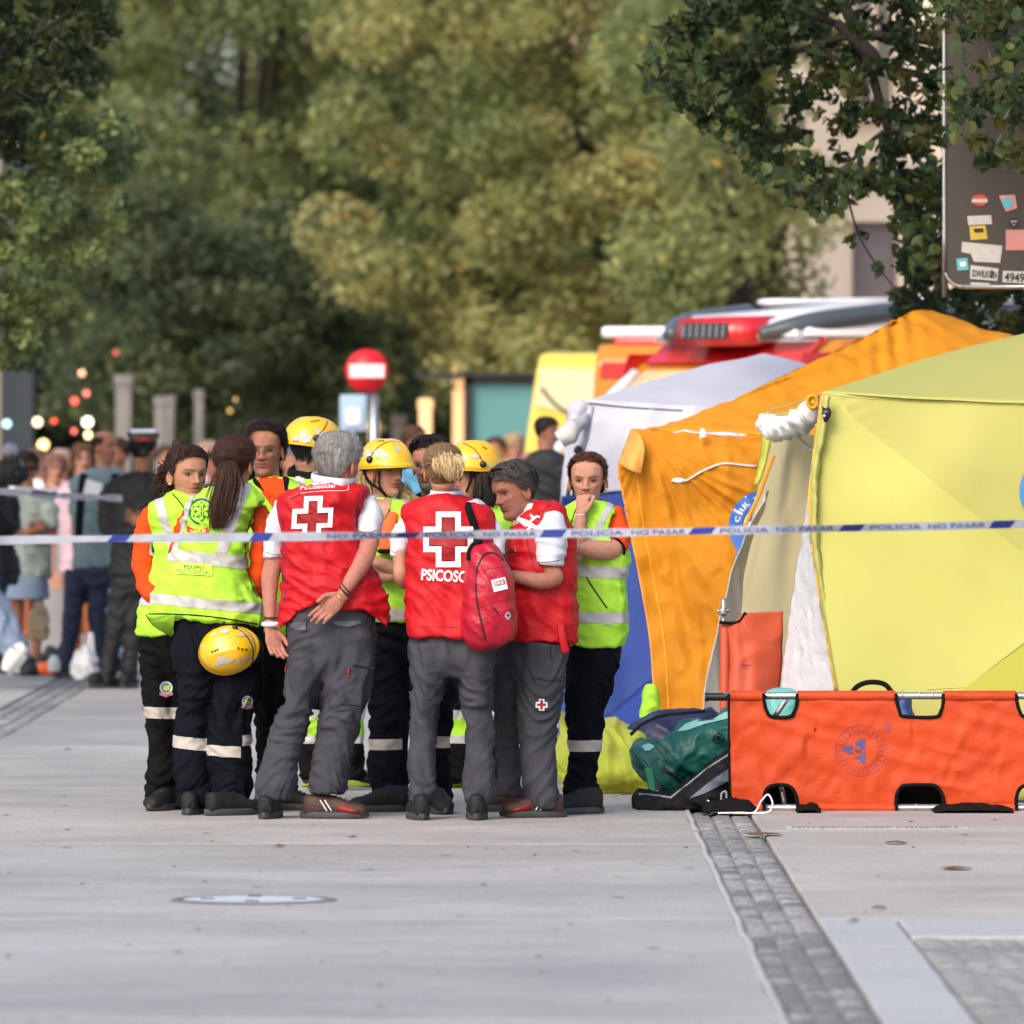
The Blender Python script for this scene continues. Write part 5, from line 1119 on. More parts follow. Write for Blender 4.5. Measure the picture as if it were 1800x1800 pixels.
# drain slot in front of the stretcher, manhole cover, litter
dr = empty('drain_grate', (P(1540, 1455, 37.4).x, 37.4, 0), 'narrow slotted drain set in the paving before the stretcher', 'drain')
sl = []
for k in range(34): sl.append(box((P(1395, 0, 37.4).x + k * .0215, 37.35, .002), (.012, .10, .004)))
obj('slot', join(*sl), BLKRUB, dr, smooth=False); obj('grate_frame', join(box((P(1540, 0, 37.4).x, 37.28, .003), (.80, .02, .006)), box((P(1540, 0, 37.4).x, 37.42, .003), (.80, .02, .006))), METAL, dr, smooth=False)
mc = empty('manhole_cover', P(446, 1583, 31.54) * Vector((1, 1, 0)) if False else ((446 - CX) / F * 31.54, 31.54, 0), 'round steel manhole cover in the paving at lower left', 'manhole cover')
c = WL[mc.name]; V = []
for r_, z in ((.0, .006), (.10, .007), (.24, .006), (.262, .005), (.262, -.01)): V += [(c.x + r_ * math.cos(a), c.y + r_ * math.sin(a), z) for a in np.linspace(0, 2 * math.pi, 48, endpoint=False)]
obj('lid', (V, ringfaces(5, 48, False)), mat('manhole_steel', (.60, .62, .64), .42, .15, 30, .3, 60, metal=.35), mc)
V = []
for r_, z in ((.268, .0), (.272, .008), (.300, .006), (.312, .0)): V += [(c.x + r_ * math.cos(a), c.y + r_ * math.sin(a), z) for a in np.linspace(0, 2 * math.pi, 48, endpoint=False)]
obj('frame', (V, ringfaces(4, 48, False)), COB2, mc)
obj('lift_slot', join(*[box((c.x + .17 * math.cos(a), c.y + .17 * math.sin(a), .008), (.05, .02, .004)) for a in (0, 1.57, 3.14, 4.71)]), BLKRUB, mc, smooth=False)
LEAFB = mat('dry_leaf', (.10, .05, .02), .8, .3)
for i, (x, y, w) in enumerate(((1340, 1469, .09), (1575, 1484, .05), (490, 1490, .03), (1680, 1529, .07), (1545, 1599, .03), (1080, 1388, .05), (1145, 1412, .045), (1100, 1400, .03), (250, 1247, .03), (120, 1320, .03), (620, 1475, .02), (1500, 1622, .025))):
    Yg = GY(y); p = Vector(((x - CX) / F * Yg, Yg, .004)); n = 9
    V = [(p.x + w * math.cos(a) * (1 if a < 3.2 else .8), p.y + w * .9 * math.sin(a), p.z + .006 * abs(math.sin(a * 1.5 + i))) for a in np.linspace(0, 2 * math.pi, n, endpoint=False)] + [(p.x, p.y, p.z + .012)]
    o = obj('dry_leaf', (V, [(k, (k + 1) % n, n) for k in range(n)]), LEAFB, smooth=False)
    tag(o, ('curled brown leaf lying right of the cobble strip', 'small brown leaf on the paving below the drain', 'tiny dark fleck of leaf on the bare slab left of centre', 'brown leaf on the slab at the right edge', 'dark speck of leaf at the slab joint right of the strip', 'thin leaf fragment near the boots of the rightmost woman', 'dark leaf fragment before the green bag', 'leaf crumb left of the green bag', 'leaf speck on the paving at far left', 'leaf speck beside the left gutter strip', 'leaf crumb in front of the brown shoe', 'leaf speck on the pale border stone')[i], 'leaf', 'fallen leaves')

rgs = random.Random(77); sp_ = []
for k in range(70):
    py_ = 1400 + 420 * rgs.random() ** 1.6; Yg = GY(py_); x_ = (rgs.uniform(-60, 1860) - CX) / F * Yg; r_ = rgs.uniform(.004, .013); a0 = rgs.uniform(0, 6)
    sp_.append(([(x_ + r_ * math.cos(a0 + q) * (1.6 if q < 3 else 1), Yg + r_ * 1.4 * math.sin(a0 + q), .003 + .003 * (q % 2)) for q in (0, 1.2, 2.5, 3.8, 5.1)], [(0, 1, 2, 3, 4)]))
lt = obj('grit', join(*sp_), LEAFB, smooth=False); tag(lt, 'fine grit and leaf crumbs scattered over the paving', 'grit', kind='stuff')
rgs = random.Random(12); gm = []
for k in range(26):
    py_ = 1430 + 380 * rgs.random(); Yg = GY(py_); x_ = (rgs.uniform(-40, 1250) - CX) / F * Yg; r_ = rgs.uniform(.012, .028)
    gm.append(([(x_ + r_ * math.cos(q) * rgs.uniform(.8, 1.1), Yg + r_ * math.sin(q) * rgs.uniform(.8, 1.1), .0022) for q in np.linspace(0, 6.283, 9)[:-1]], [tuple(range(8))]))
gs = obj('gum_spots', join(*gm), mat('old_gum', (.23, .22, .215), .8, .2), smooth=False); tag(gs, 'old flattened gum spots on the paving', 'gum spots', kind='stuff')
# ================================================================= police tape
TAPEW = mat('tape_white', (.38, .40, .46), .5, .15, 20, .3, 30, trans=.25); TAPEB = mat('tape_blue', (.012, .025, .20), .4, .1, 20)
def tape(name_lab, pts, Yf, width, blues, texts, txt):
    T = empty('police_tape', P(*pts[len(pts) // 2], Yf(pts[len(pts) // 2][0])) * Vector((1, 1, 1)), name_lab, 'barrier tape', 'police tapes')
    n = 420; q = cr(pts, n); V = []
    tw = lambda i: .55 * math.sin(i * .045) + .35 * math.sin(i * .11 + 1)
    C = []
    for i, (x, y) in enumerate(q):
        Y_ = Yf(x); c = P(x, y, Y_); a = tw(i); h_ = width / 2; C.append((x, c, a))
        V += [tuple(c + Vector((0, -math.sin(a) * h_, math.cos(a) * h_))), tuple(c + Vector((0, math.sin(a) * h_, -math.cos(a) * h_)))]
    VF = (V, [(2 * i, 2 * i + 1, 2 * i + 3, 2 * i + 2) for i in range(n - 1)]); obj('ribbon', VF, TAPEW, T)
    b = bvh(VF)
    for x0, x1 in blues:
        sel = [c for c in C if x0 <= c[0] <= x1]; xs = np.linspace(x0, x1, 8); P_ = [np.interp(xs, [c[0] for c in C], [c[1][k] for c in C]) for k in range(3)]; A_ = np.interp(xs, [c[0] for c in C], [c[2] for c in C]); V = []
        for k in range(8):
            c = Vector((P_[0][k], P_[1][k] - .0015, P_[2][k])); a = A_[k]; sk = Vector((.010, 0, 0))
            V += [tuple(c + Vector((0, -math.sin(a) * width / 2, math.cos(a) * width / 2)) * 1.0 + sk), tuple(c + Vector((0, math.sin(a) * width / 2, -math.cos(a) * width / 2)) * 1.0 - sk)]
        obj('blue_block', (V, [(2 * k, 2 * k + 1, 2 * k + 3, 2 * k + 2) for k in range(7)]), TAPEB, T)
    for (x0, x1, s) in texts:
        yy = np.interp([x0, x1], [c[0] for c in q], [c[1] for c in q]); decal('lettering', [text2d(s, x0, yy[0] + 4, x1, yy[1] + 4, 8, .0)], b, TAPEB, T, Yf(x0), .002, 20)
    return T
tape('white and blue police tape stretched across the whole street in front of the group', [(-1800, 985), (-300, 958), (0, 950), (250, 946), (460, 944), (700, 941), (960, 938), (1100, 936), (1350, 931), (1600, 926), (1800, 921), (2200, 912), (3400, 890)],
     lambda x: 31.8 + .0003 * x, .033, ((-60, -22), (193, 226), (442, 476), (697, 734), (952, 992), (1214, 1254), (1478, 1516), (1742, 1780), (2000, 2040)),
     [(a, b_, s) for a, b_, s in ((575, 690, 'NO PASAR'), (748, 835, 'POLICIA'), (850, 942, 'NO PASAR'), (1005, 1095, 'POLICIA'), (1110, 1205, 'NO PASAR'), (1266, 1350, 'POLICIA'), (1365, 1466, 'NO PASAR'), (1530, 1620, 'POLICIA'), (1632, 1732, 'NO PASAR'))], None)
tape('second police tape on the left ending at the black clad officer', [(-200, 855), (0, 864), (60, 868), (120, 872), (215, 876)], lambda x: 52 + .022 * x, .045, ((-120, -80), (56, 98), ), [(110, 205, 'POLICIA')], None)

# ================================================================= tents
def sheet(grid, nu, nv, wr=None, seed=0):
    """grid of (px,py,Y) control points -> dense quilted surface, wr(u,v,p)->metres along normal"""
    G = np.array(grid, float); rows = np.array([cr(r, nu) for r in G]); out = np.array([cr(rows[:, j], nv) for j in range(nu)])
    V = [tuple(P(out[i][j][0], out[i][j][1], out[i][j][2])) for j in range(nv) for i in range(nu)]
    Fc = [(j * nu + i, j * nu + i + 1, (j + 1) * nu + i + 1, (j + 1) * nu + i) for j in range(nv - 1) for i in range(nu - 1)]
    if wr:
        N = vnormals((V, Fc)); s = 1 if np.mean(N[:, 1]) < 0 else -1
        V = [tuple(np.array(v) + s * N[k] * wr((k % nu) / (nu - 1), (k // nu) / (nv - 1), v)) for k, v in enumerate(V)]
    return V, Fc
YT = mat('yellow_tent_fabric', (.49, .48, .14), .75, .035, 1.5, .12, 60, trans=.25); YT2 = mat('yellow_tent_double', (.455, .45, .118), .75, .03, 1.5, .12, 60, trans=.1)
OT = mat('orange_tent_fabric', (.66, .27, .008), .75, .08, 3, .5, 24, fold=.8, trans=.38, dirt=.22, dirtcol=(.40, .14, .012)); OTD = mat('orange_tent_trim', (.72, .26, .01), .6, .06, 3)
WT_ = mat('white_tent_fabric', (.56, .57, .66), .75, .04, 3, .2, 30, trans=.2); BT_ = mat('blue_tent_fabric', (.020, .050, .235), .75, .08, 3, .2, 30, trans=.1)
BEI = mat('beige_tent_lining', (.56, .49, .29), .8, .07, 2, .2, 20, trans=.3); WLIN = mat('white_tent_lining', (.60, .61, .64), .75, .06, 8, 1., 22, trans=.15); GLIN = mat('grey_tent_flap', (.55, .52, .47), .8, .07, 4, .4, 24, trans=.15)
def wr(a, fx, fz, seed=0., b_=.0):
    return lambda u, v, p: a * (1 - abs(nz(p[0] * fx + seed, p[1] * fx * .5, p[2] * fz)) * 2.2) + b_ * nz(p[0] * fx * 3, seed, p[2] * fz * 3)
# --- yellow tent
T1 = empty('tent', P(1640, 1390, 41.2) * Vector((1, 1, 0)), 'large yellow tent with rolled doorway, nearest at the right', 'tent')
cornerY = 40.3
roof = [[(1447, 690, 40.3), (1560, 699, 40.2), (1680, 705, 40.15), (1800, 709, 40.1), (2250, 714, 40.1), (2700, 690, 40.3)],
        [(1540, 659, 41.0), (1640, 655, 41.0), (1730, 650, 41.0), (1840, 645, 41.0), (2200, 640, 41.0), (2560, 645, 41.0)],
        [(1650, 625, 41.8), (1720, 615, 41.9), (1800, 603, 42.0), (1900, 590, 42.0), (2150, 580, 42.), (2400, 600, 42.0)],
        [(1800, 587, 43.0), (1860, 575, 43.1), (1920, 565, 43.2), (2000, 553, 43.2), (2060, 550, 43.2), (2150, 560, 43.0)]]
o = obj('roof_panel', sheet(roof, 50, 30, wr(.004, 1.5, 3, 1.)), YT, T1, solid=.003)
# front wall, eave to ground
wl = [[(1446, 688, 40.3), (1560, 695, 40.22), (1680, 701, 40.17), (1800, 705, 40.12), (2250, 710, 40.12), (2700, 686, 40.3)],
      [(1433, 780, 40.25), (1560, 800, 40.2), (1680, 800, 40.1), (1800, 800, 40.1), (2250, 800, 40.1), (2700, 790, 40.3)],
      [(1424, 880, 40.25), (1560, 900, 40.15), (1680, 900, 40.1), (1800, 900, 40.1), (2250, 900, 40.1), (2720, 900, 40.3)],
      [(1445, 1040, 40.2), (1560, 1050, 40.15), (1680, 1050, 40.1), (1800, 1050, 40.1), (2250, 1050, 40.1), (2740, 1050, 40.2)],
      [(1474, 1215, 40.1), (1580, 1220, 40.1), (1680, 1220, 40.05), (1800, 1220, 40.0), (2250, 1220, 40.0), (2760, 1220, 40.1)],
      [(1500, 1406, 40.0), (1590, 1406, 40.0), (1690, 1406, 39.95), (1800, 1406, 39.9), (2250, 1406, 39.9), (2780, 1406, 40.0)]]
def w1(u, v, p):
    c = math.exp(-(((p[0] - 1.47) / .25) ** 2 + ((p[2] - 1.82) / .22) ** 2)); return .004 * c * math.sin(p[2] * 95 - p[0] * 35) + .012 * nz(p[0] * 1.3, 0, p[2] * 1.0) + .004 * (1 - abs(nz(p[0] * 3 + p[2] * 3, 2, p[2] * 2)) * 2.5)
wv = sheet(wl, 110, 80, w1); o = obj('wall_panel', wv, YT, T1, solid=.003); b = bvh(wv)
decal('double_layer', [[(1447, 694), (1475, 700), (1500, 735), (1620, 830), (1740, 925), (1840, 1005), (1840, 1100), (1800, 1130), (1680, 1222), (1476, 1218), (1462, 1140), (1446, 1040), (1434, 960), (1428, 880), (1434, 790)]], b, YT2, T1, 40.2, .004, 16)
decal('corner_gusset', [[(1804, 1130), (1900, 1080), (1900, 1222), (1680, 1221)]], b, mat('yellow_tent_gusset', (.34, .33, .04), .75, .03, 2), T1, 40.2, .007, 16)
cord('eave_seam', [(1447, 692), (1520, 700), (1620, 706), (1700, 710), (1802, 713)], b, .003, YT2, T1, 40.2, .002); cord('skirt_seam', [(1630, 1212), (1700, 1208), (1800, 1205)], b, .0022, YT2, T1, 40.2, .008)
ed = [(1446, 697), (1436, 770), (1428, 830), (1424, 880), (1428, 950), (1441, 1040), (1455, 1120), (1470, 1215)]
obj('edge_piping', tube([P(x - 1, y, 40.24) + Vector((0, -.01, 0)) for x, y in ed], .007, 8, 50), mat('piping_orange', (.8, .36, .03), .6), T1)
obj('edge_flap', sheet([[(x - 2, y, 40.24) for x, y in ed], [(x + 6 * math.sin(y * .03) ** 2 + 4, y, 40.18) for x, y in ed], [(x + 12, y, 40.22) for x, y in ed]], 60, 8, wr(.006, 8, 20)), YT, T1, solid=.003)
decal('emblem', [circ(1858, 864, 66, 40)], b, mat('tent_blue_print', (.05, .20, .50), .6), T1, 40.2, .006, 14)
decal('emblem', [[(1790, 624), (1802, 628), (1840, 640), (1850, 690), (1812, 668), (1798, 642)]], bvh(sheet(roof, 30, 20)), mat('tent_grey_print', (.10, .12, .22), .6), T1, 41, .01, 14)
# left side: far roof edge, leg, lining, white flap, grey flap
obj('side_roof', sheet([[(1447, 691, 40.3), (1410, 705, 41.2), (1375, 716, 41.9), (1348, 722, 42.5)], [(1452, 688, 40.6), (1420, 700, 41.4), (1385, 712, 42.1), (1350, 720, 42.6)]], 20, 6), YT, T1, solid=.004)
obj('side_valance', sheet([[(1347, 722, 42.5), (1360, 726, 42.3), (1400, 722, 41.4)], [(1340, 740, 42.5), (1356, 760, 42.3), (1400, 750, 41.5)]], 16, 6), YT, T1, solid=.004)
obj('leg_cover', sheet([[(1341, 740, 42.5), (1350, 742, 42.4), (1362, 746, 42.4)], [(1338, 800, 42.5), (1345, 800, 42.4), (1350, 800, 42.4)], [(1326, 856, 42.5), (1330, 852, 42.4), (1336, 846, 42.4)]], 10, 20, wr(.006, 9, 14)), mat('yellow_leg_cover', (.42, .44, .05), .6), T1, solid=.004)
obj('side_lining', sheet([[(1350, 745, 43.2), (1395, 752, 42.6), (1436, 765, 42)], [(1335, 860, 43.2), (1380, 860, 42.6), (1426, 870, 42)], [(1305, 1000, 43.2), (1350, 1000, 42.6), (1405, 1000, 42)], [(1270, 1130, 43.1), (1330, 1130, 42.6), (1390, 1130, 42)], [(1245, 1300, 43.0), (1310, 1340, 42.5), (1380, 1375, 42)]], 40, 60, wr(.010, 5, 1.6, 2)), BEI, T1, solid=.004)
obj('inner_flap', sheet([[(1424, 862, 40.9), (1428, 860, 40.7), (1430, 870, 40.5)], [(1410, 950, 40.9), (1425, 950, 40.7), (1437, 950, 40.5)], [(1390, 1080, 40.9), (1420, 1080, 40.7), (1452, 1080, 40.5)], [(1372, 1210, 40.8), (1422, 1210, 40.6), (1478, 1210, 40.4)], [(1350, 1396, 40.6), (1422, 1396, 40.5), (1500, 1396, 40.4)]], 40, 70, wr(.006, 14, 14, 1, .003)), WLIN, T1, solid=.004)
obj('outer_flap', sheet([[(1352, 862, 42.3), (1347, 866, 42.2), (1340, 880, 42.1)], [(1318, 960, 42.2), (1308, 960, 42.1), (1298, 965, 42.0)], [(1300, 1060, 42.0), (1286, 1060, 41.9), (1270, 1062, 41.8)], [(1296, 1160, 41.9), (1270, 1160, 41.8), (1246, 1165, 41.7)], [(1292, 1300, 41.8), (1262, 1300, 41.7), (1228, 1300, 41.6)]], 24, 60, wr(.012, 9, 3, 5)), GLIN, T1, solid=.004)
obj('flap_piping', tube([P(x, y, 42.35) for x, y in ((1360, 800), (1345, 840), (1330, 880), (1318, 905), (1305, 940))], .010, 8, 40), OTD, T1)
rp = [P(1345, 745, 42.0), P(1365, 752, 41.6), P(1385, 752, 41.3), P(1405, 742, 41.0), P(1425, 725, 40.7), P(1434, 712, 40.6)]
rt = displace(tube(rp, [.055, .066, .062, .068, .062, .045], 24, 90), lambda p: .013 * rdg(nz(p[0] * 14 + p[2] * 20, p[1] * 7, 3), 3.) + .004 * rdg(nz(p[0] * 40, p[1] * 20, p[2] * 40), 3)); obj('rolled_door', rt, mat('rolled_white', (.70, .68, .68), .7, .05, 8, .4, 20), T1)
obj('roll_tie', tube([P(1428 + 9 * math.cos(a), 706 + 11 * math.sin(a), 40.35) for a in np.linspace(0, 6.283, 14)], .009, 8, 30), OTD, T1); obj('roll_end', tube([P(1427, 712, 40.6), P(1431, 704, 40.36)], [.022, .022], 12, 5), mat('roll_end_yellow', (.55, .42, .03), .6), T1)
obj('pole', tube([P(1402, 768, 41.5), P(1430, 792, 40.9)], .006, 8, 4), METAL, T1)
obj('corner_plate', tube([P(1448, 712, 40.2), P(1453, 725, 40.17), P(1451, 742, 40.18)], [.008, .022, .008], 12, 12, up=(0, -1, 0), flat=.3), BLACKP, T1); obj('rivet', ball(tuple(P(1449, 731, 40.14)), .006), WHITEX, T1)
# --- orange tent
T2 = empty('tent', P(1300, 1350, 44.5) * Vector((1, 1, 0)), 'orange tent with drooping wrinkled wall, between the yellow and white tents', 'tent')
roof = [[(1112, 758, 44.0), (1180, 757, 44.0), (1240, 760, 44.0), (1300, 764, 44.0), (1400, 770, 44.0), (1560, 775, 44.0)],
        [(1180, 752, 44.3), (1290, 705, 44.8), (1400, 690, 45.1), (1480, 690, 45.2), (1560, 700, 45.2), (1700, 710, 45.1)],
        [(1290, 704, 44.8), (1420, 650, 45.4), (1520, 620, 45.8), (1580, 610, 46.0), (1660, 620, 45.9), (1760, 650, 45.8)],
        [(1440, 630, 45.6), (1530, 592, 46.1), (1590, 570, 46.4), (1630, 565, 46.5), (1700, 585, 46.5), (1800, 605, 46.3)],
        [(1580, 562, 46.4), (1600, 549, 46.6), (1625, 546, 46.7), (1645, 549, 46.8), (1700, 570, 46.8), (1770, 590, 46.8)]]
def w2(u, v, p): return .018 * (1 - abs(nz(p[0] * 3 - p[2] * 9, 1., (p[2] + p[0] * .45) * 14)) * 2.4) * .7 + .014 * math.exp(-((p[0] - 2.05) / .12) ** 2) * math.sin(p[0] * 60)
obj('roof_panel', sheet(roof, 110, 60, w2), mat('orange_tent_fabric_lit', (.86, .40, .02), .75, .06, 3, .4, 24, fold=.6, trans=.45), T2, solid=.004)  # same fabric as the wall, colour brightened for sky light on the slope
def w3(u, v, p):
    dx, dz = p[0] - .70, p[2] - 1.70; r = math.hypot(dx, dz); a = math.atan2(dz, dx)
    return .020 * (1 - abs(nz(a * 6.5, r * 1.6, 4)) * 2.6) * min(1, r * 2.5) + .008 * (1 - abs(nz(p[0] * 9, 2, p[2] * 7)) * 2.5) + .012 * math.exp(-(u / .12) ** 2) * math.sin(p[2] * 30)
ww = sheet([[(1110, 757, 44.0), (1170, 759, 43.95), (1240, 764, 43.9), (1300, 768, 43.9), (1420, 772, 43.9)],
            [(1088, 818, 43.9), (1160, 820, 43.8), (1240, 822, 43.8), (1320, 822, 43.8), (1420, 822, 43.9)],
            [(1101, 900, 43.85), (1170, 900, 43.8), (1240, 900, 43.8), (1320, 900, 43.8), (1420, 900, 43.8)],
            [(1122, 1010, 43.8), (1180, 1010, 43.8), (1240, 1010, 43.7), (1320, 1010, 43.7), (1420, 1010, 43.8)],
            [(1143, 1130, 43.7), (1190, 1130, 43.7), (1240, 1130, 43.7), (1320, 1130, 43.6), (1420, 1130, 43.7)],
            [(1150, 1262, 43.6), (1190, 1260, 43.6), (1240, 1258, 43.5), (1320, 1300, 43.5), (1420, 1340, 43.6)]], 120, 150, w3)
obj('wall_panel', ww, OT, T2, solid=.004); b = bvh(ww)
for q, r in (([(1105, 762), (1092, 800), (1087, 822), (1102, 900), (1124, 1010), (1144, 1130), (1152, 1256)], .006), ([(1118, 822), (1128, 900), (1146, 1000), (1164, 1100), (1172, 1180), (1176, 1250)], .005)): cord('edge_seam', q, b, r, OTD, T2, 43.8, .001, rows=60)
obj('side_gusset', sheet([[(1110, 757, 44.0), (1124, 762, 43.8), (1134, 790, 43.75)], [(1088, 816, 43.85), (1106, 826, 43.7), (1126, 836, 43.72)]], 14, 14, wr(.01, 12, 12)), mat('worn_orange', (.62, .27, .05), .7, .15, 20, dirt=.3, dirtcol=(.35, .25, .15)), T2, solid=.004)
cord('eave_tape', [(1180, 845), (1205, 845), (1235, 828), (1270, 815), (1300, 817), (1330, 820)], b, .0055, mat('eave_tape', (.66, .60, .56), .7), T2, 43.8, .012)
obj('tie_tab', sheet([[(1182, 842, 43.6), (1192, 840, 43.6), (1204, 842, 43.6)], [(1186, 848, 43.6), (1194, 849, 43.6), (1203, 846, 43.6)]], 6, 4), WHITEX, T2, solid=.004); obj('tie_tab', sheet([[(1232, 752, 43.8), (1240, 756, 43.8)], [(1229, 772, 43.8), (1241, 768, 43.8)]], 6, 6), WHITEX, T2, solid=.004)
ec = (1345, 925)
decal('emblem', [ring2d(ec[0], ec[1], 40, 64, 60)], b, mat('logo_blue', (.03, .13, .42), .6), T2, 43.8, .016, 8); decal('emblem', [circ(ec[0], ec[1], 38, 30)], b, WHITEX, T2, 43.8, .016, 8)
decal('emblem', [[(1292, 978), (1300, 960), (1322, 950), (1322, 990), (1300, 996)]], b, MATS['logo_blue'], T2, 43.8, .018, 8)
for ch, a in zip('ciudad', (194, 208, 219, 233, 249, 265)):
    r_ = 46; ca, sa = math.cos(R(a)), math.sin(R(a)); tx, ty = -sa, ca; x0, y0 = ec[0] + r_ * ca, ec[1] + r_ * sa
    wd = 5 if ch == 'i' else 11; decal('lettering', [text2d(ch, x0 - tx * wd / 2, y0 - ty * wd / 2, x0 + tx * wd / 2, y0 + ty * wd / 2, 13 if ch in 'cua' else 17, .02)], b, WHITEX, T2, 43.8, .020, 8)
for q in ([(1308, 935), (1320, 925), (1322, 960), (1312, 965)], [(1316, 905), (1330, 900), (1330, 915), (1318, 918)]): decal('emblem', [q], b, MATS['logo_blue'], T2, 43.8, .018, 8)
# --- white and blue tent
T3 = empty('tent', P(1100, 1300, 48) * Vector((1, 1, 0)), 'white roofed tent with royal blue wall, furthest of the three', 'tent')
obj('roof_panel', sheet([[(1031, 706, 47.5), (1120, 714, 47.5), (1240, 722, 47.5), (1400, 730, 47.5)], [(1130, 676, 48.3), (1210, 668, 48.5), (1290, 668, 48.5), (1420, 690, 48.5)], [(1240, 645, 49.2), (1290, 636, 49.4), (1350, 636, 49.5), (1440, 665, 49.4)], [(1325, 627, 50), (1345, 625, 50.2), (1370, 630, 50.2), (1450, 650, 50)]], 60, 40, wr(.010, 2, 3, 3)), WT_, T3, solid=.004)
wcol = sheet([[(1030, 704, 47.5), (1100, 707, 47.5), (1200, 713, 47.5), (1300, 718, 47.5)], [(1024, 780, 47.5), (1100, 780, 47.45), (1200, 785, 47.4), (1300, 785, 47.4)], [(1016, 870, 47.4), (1100, 862, 47.4), (1200, 855, 47.4), (1300, 850, 47.4)]], 60, 40, wr(.014, 4, 5, 7)); obj('wall_panel', wcol, WT_, T3, solid=.004)
obj('lower_wall', sheet([[(1012, 871, 47.45), (1060, 866, 47.42), (1110, 861, 47.42), (1200, 856, 47.42), (1300, 851, 47.42)], [(1004, 1000, 47.4), (1060, 1000, 47.3), (1110, 1000, 47.3), (1200, 1000, 47.3), (1300, 1000, 47.3)], [(992, 1150, 47.3), (1060, 1150, 47.2), (1110, 1150, 47.2), (1200, 1150, 47.2), (1300, 1150, 47.2)], [(980, 1312, 47.1), (1060, 1312, 47.1), (1110, 1312, 47.1), (1200, 1312, 47), (1300, 1312, 47)]], 60, 70, wr(.016, 3, 2, 11)), BT_, T3, solid=.004)
obj('ground_skirt', sheet([[(1062, 1262, 47.0), (1100, 1232, 47.0), (1146, 1196, 47.0), (1200, 1170, 47)], [(1060, 1330, 45.6), (1105, 1330, 45.6), (1148, 1330, 45.6), (1200, 1330, 45.6)]], 20, 10, wr(.01, 6, 6)), mat('blue_skirt', (.018, .045, .23), .6, .1, 4), T3, solid=.004)
obj('side_wall', sheet([[(1030, 706, 47.5), (1010, 716, 48.6), (1000, 722, 49.4)], [(1012, 800, 47.4), (1000, 800, 48.5), (996, 800, 49.3)], [(994, 900, 47.4), (990, 900, 48.5), (987, 900, 49.3)], [(980, 1100, 47.3), (977, 1100, 48.4), (976, 1100, 49.2)], [(975, 1310, 47.2), (973, 1305, 48.3), (972, 1300, 49)]], 16, 50, wr(.014, 5, 4, 9)), mat('grey_white_wall', (.52, .53, .60), .7, .08, 6, .3, 20), T3, solid=.004)
obj('side_blue', sheet([[(988, 872, 47.2), (1012, 870, 47.3)], [(984, 905, 47.2), (1004, 905, 47.25)]], 6, 6), mat('blue_skirt', None), T3, solid=.004)
obj('corner_drape', sheet([[(1000, 716, 47.2), (1020, 707, 47.2), (1036, 708, 47.2)], [(1003, 730, 47.1), (1016, 735, 47.1), (1030, 735, 47.2)], [(985, 762, 47.2), (1005, 765, 47.1), (1022, 770, 47.2)]], 16, 16, wr(.02, 10, 12)), WT_, T3, solid=.006)
obj('rolled_flap', displace(tube([P(1030, 735, 47.1), P(1014, 748, 46.9), P(1000, 762, 46.8), P(984, 774, 46.8)], [.03, .045, .055, .05], 16, 40), lambda p: .012 * nz(p[0] * 25, p[1] * 9, p[2] * 25)), mat('grey_roll', (.42, .41, .42), .7, .1, 8), T3)
obj('tube_frame', tube([P(1038, 716, 47.2), P(1028, 760, 47.1), P(1018, 792, 47.0)], [.022, .030, .034], 16, 14), mat('grey_tube', (.42, .44, .48), .5), T3); obj('tube_mouth', tube([P(1017, 790, 46.97), P(1016, 793, 46.95)], [.024, .024], 16, 4), BLACKP, T3)
cord('eave_seam', [(1036, 709), (1100, 716), (1200, 722)], bvh(wcol), .005, GREYT, T3, 47.5, .002); obj('corner_hook', ball(tuple(P(1029, 714, 47.2)), .016), BLACKP, T3)
obj('guy_rope', tube([P(1034, 720, 47.2), P(1022, 780, 47.0), P(1004, 870, 46.8)], .005, 6, 12), WHITEX, T3)

# ================================================================= stretchers
OCAN = mat('orange_canvas', (.45, .046, .007), .62, .12, 3, .6, 18, fold=1., spec=.25, dirt=.45, dirtcol=(.45, .055, .012), coat=.1); OCAN2 = mat('orange_canvas_pale', (.46, .068, .026), .6, .07, 3, .35, 18, dirt=.2, dirtcol=(.5, .07, .03))
S1 = empty('stretcher', P(1560, 1425, 39.1) * Vector((1, 1, 0)), 'long orange canvas stretcher standing on its side before the yellow tent', 'stretcher', 'orange stretchers')
YS = 39.1; x0, x1 = 1283, 2080
def outline():
    """canvas outline with hand-grip cut-outs on the top and bottom edges"""
    top = [(x0, 1219)]; 
    cuts = [(1342, 1400), (1575, 1657), (1786, 1850), (1990, 2060)]
    for a, b_ in cuts: top += [(a, 1218), (a + 2, 1238), (a + 6, 1250), (a + 14, 1259), (b_ - 14, 1260), (b_ - 4, 1250), (b_, 1238), (b_ + 1, 1218)]
    top += [(2080, 1217)]
    bot = [(2080, 1426)]
    for a, b_ in reversed(cuts): bot += [(b_ + 2, 1424), (b_, 1402), (b_ - 6, 1388), (b_ - 18, 1380), (a + 18, 1380), (a + 6, 1386), (a, 1402), (a, 1424)]
    bot += [(x0 + 4, 1424), (x0 + 2, 1380), (x0, 1300)]
    return top + bot, cuts
ol, cuts = outline()
def canv(p): return .006 * (1 - abs(nz(p[0] * 3.2, 0, p[2] * 11 + p[0] * 3)) * 2.6) + .004 * (1 - abs(nz(p[0] * 9, 3, p[2] * 9 - p[0] * 8)) * 2.6)
v2, f2 = poly2d(ol, 7.); V = []
for x, y in v2:
    p = P(x, y, YS); e = min(1, abs(y - 1218) / 12, abs(1426 - y) / 12); p.y -= (canv(p) * e) - .0; p.y += .02 * (1 - e) - .02; V.append(tuple(p))
cv = (V, f2); o = obj('canvas', cv, OCAN, S1, solid=.006); b = bvh(cv)
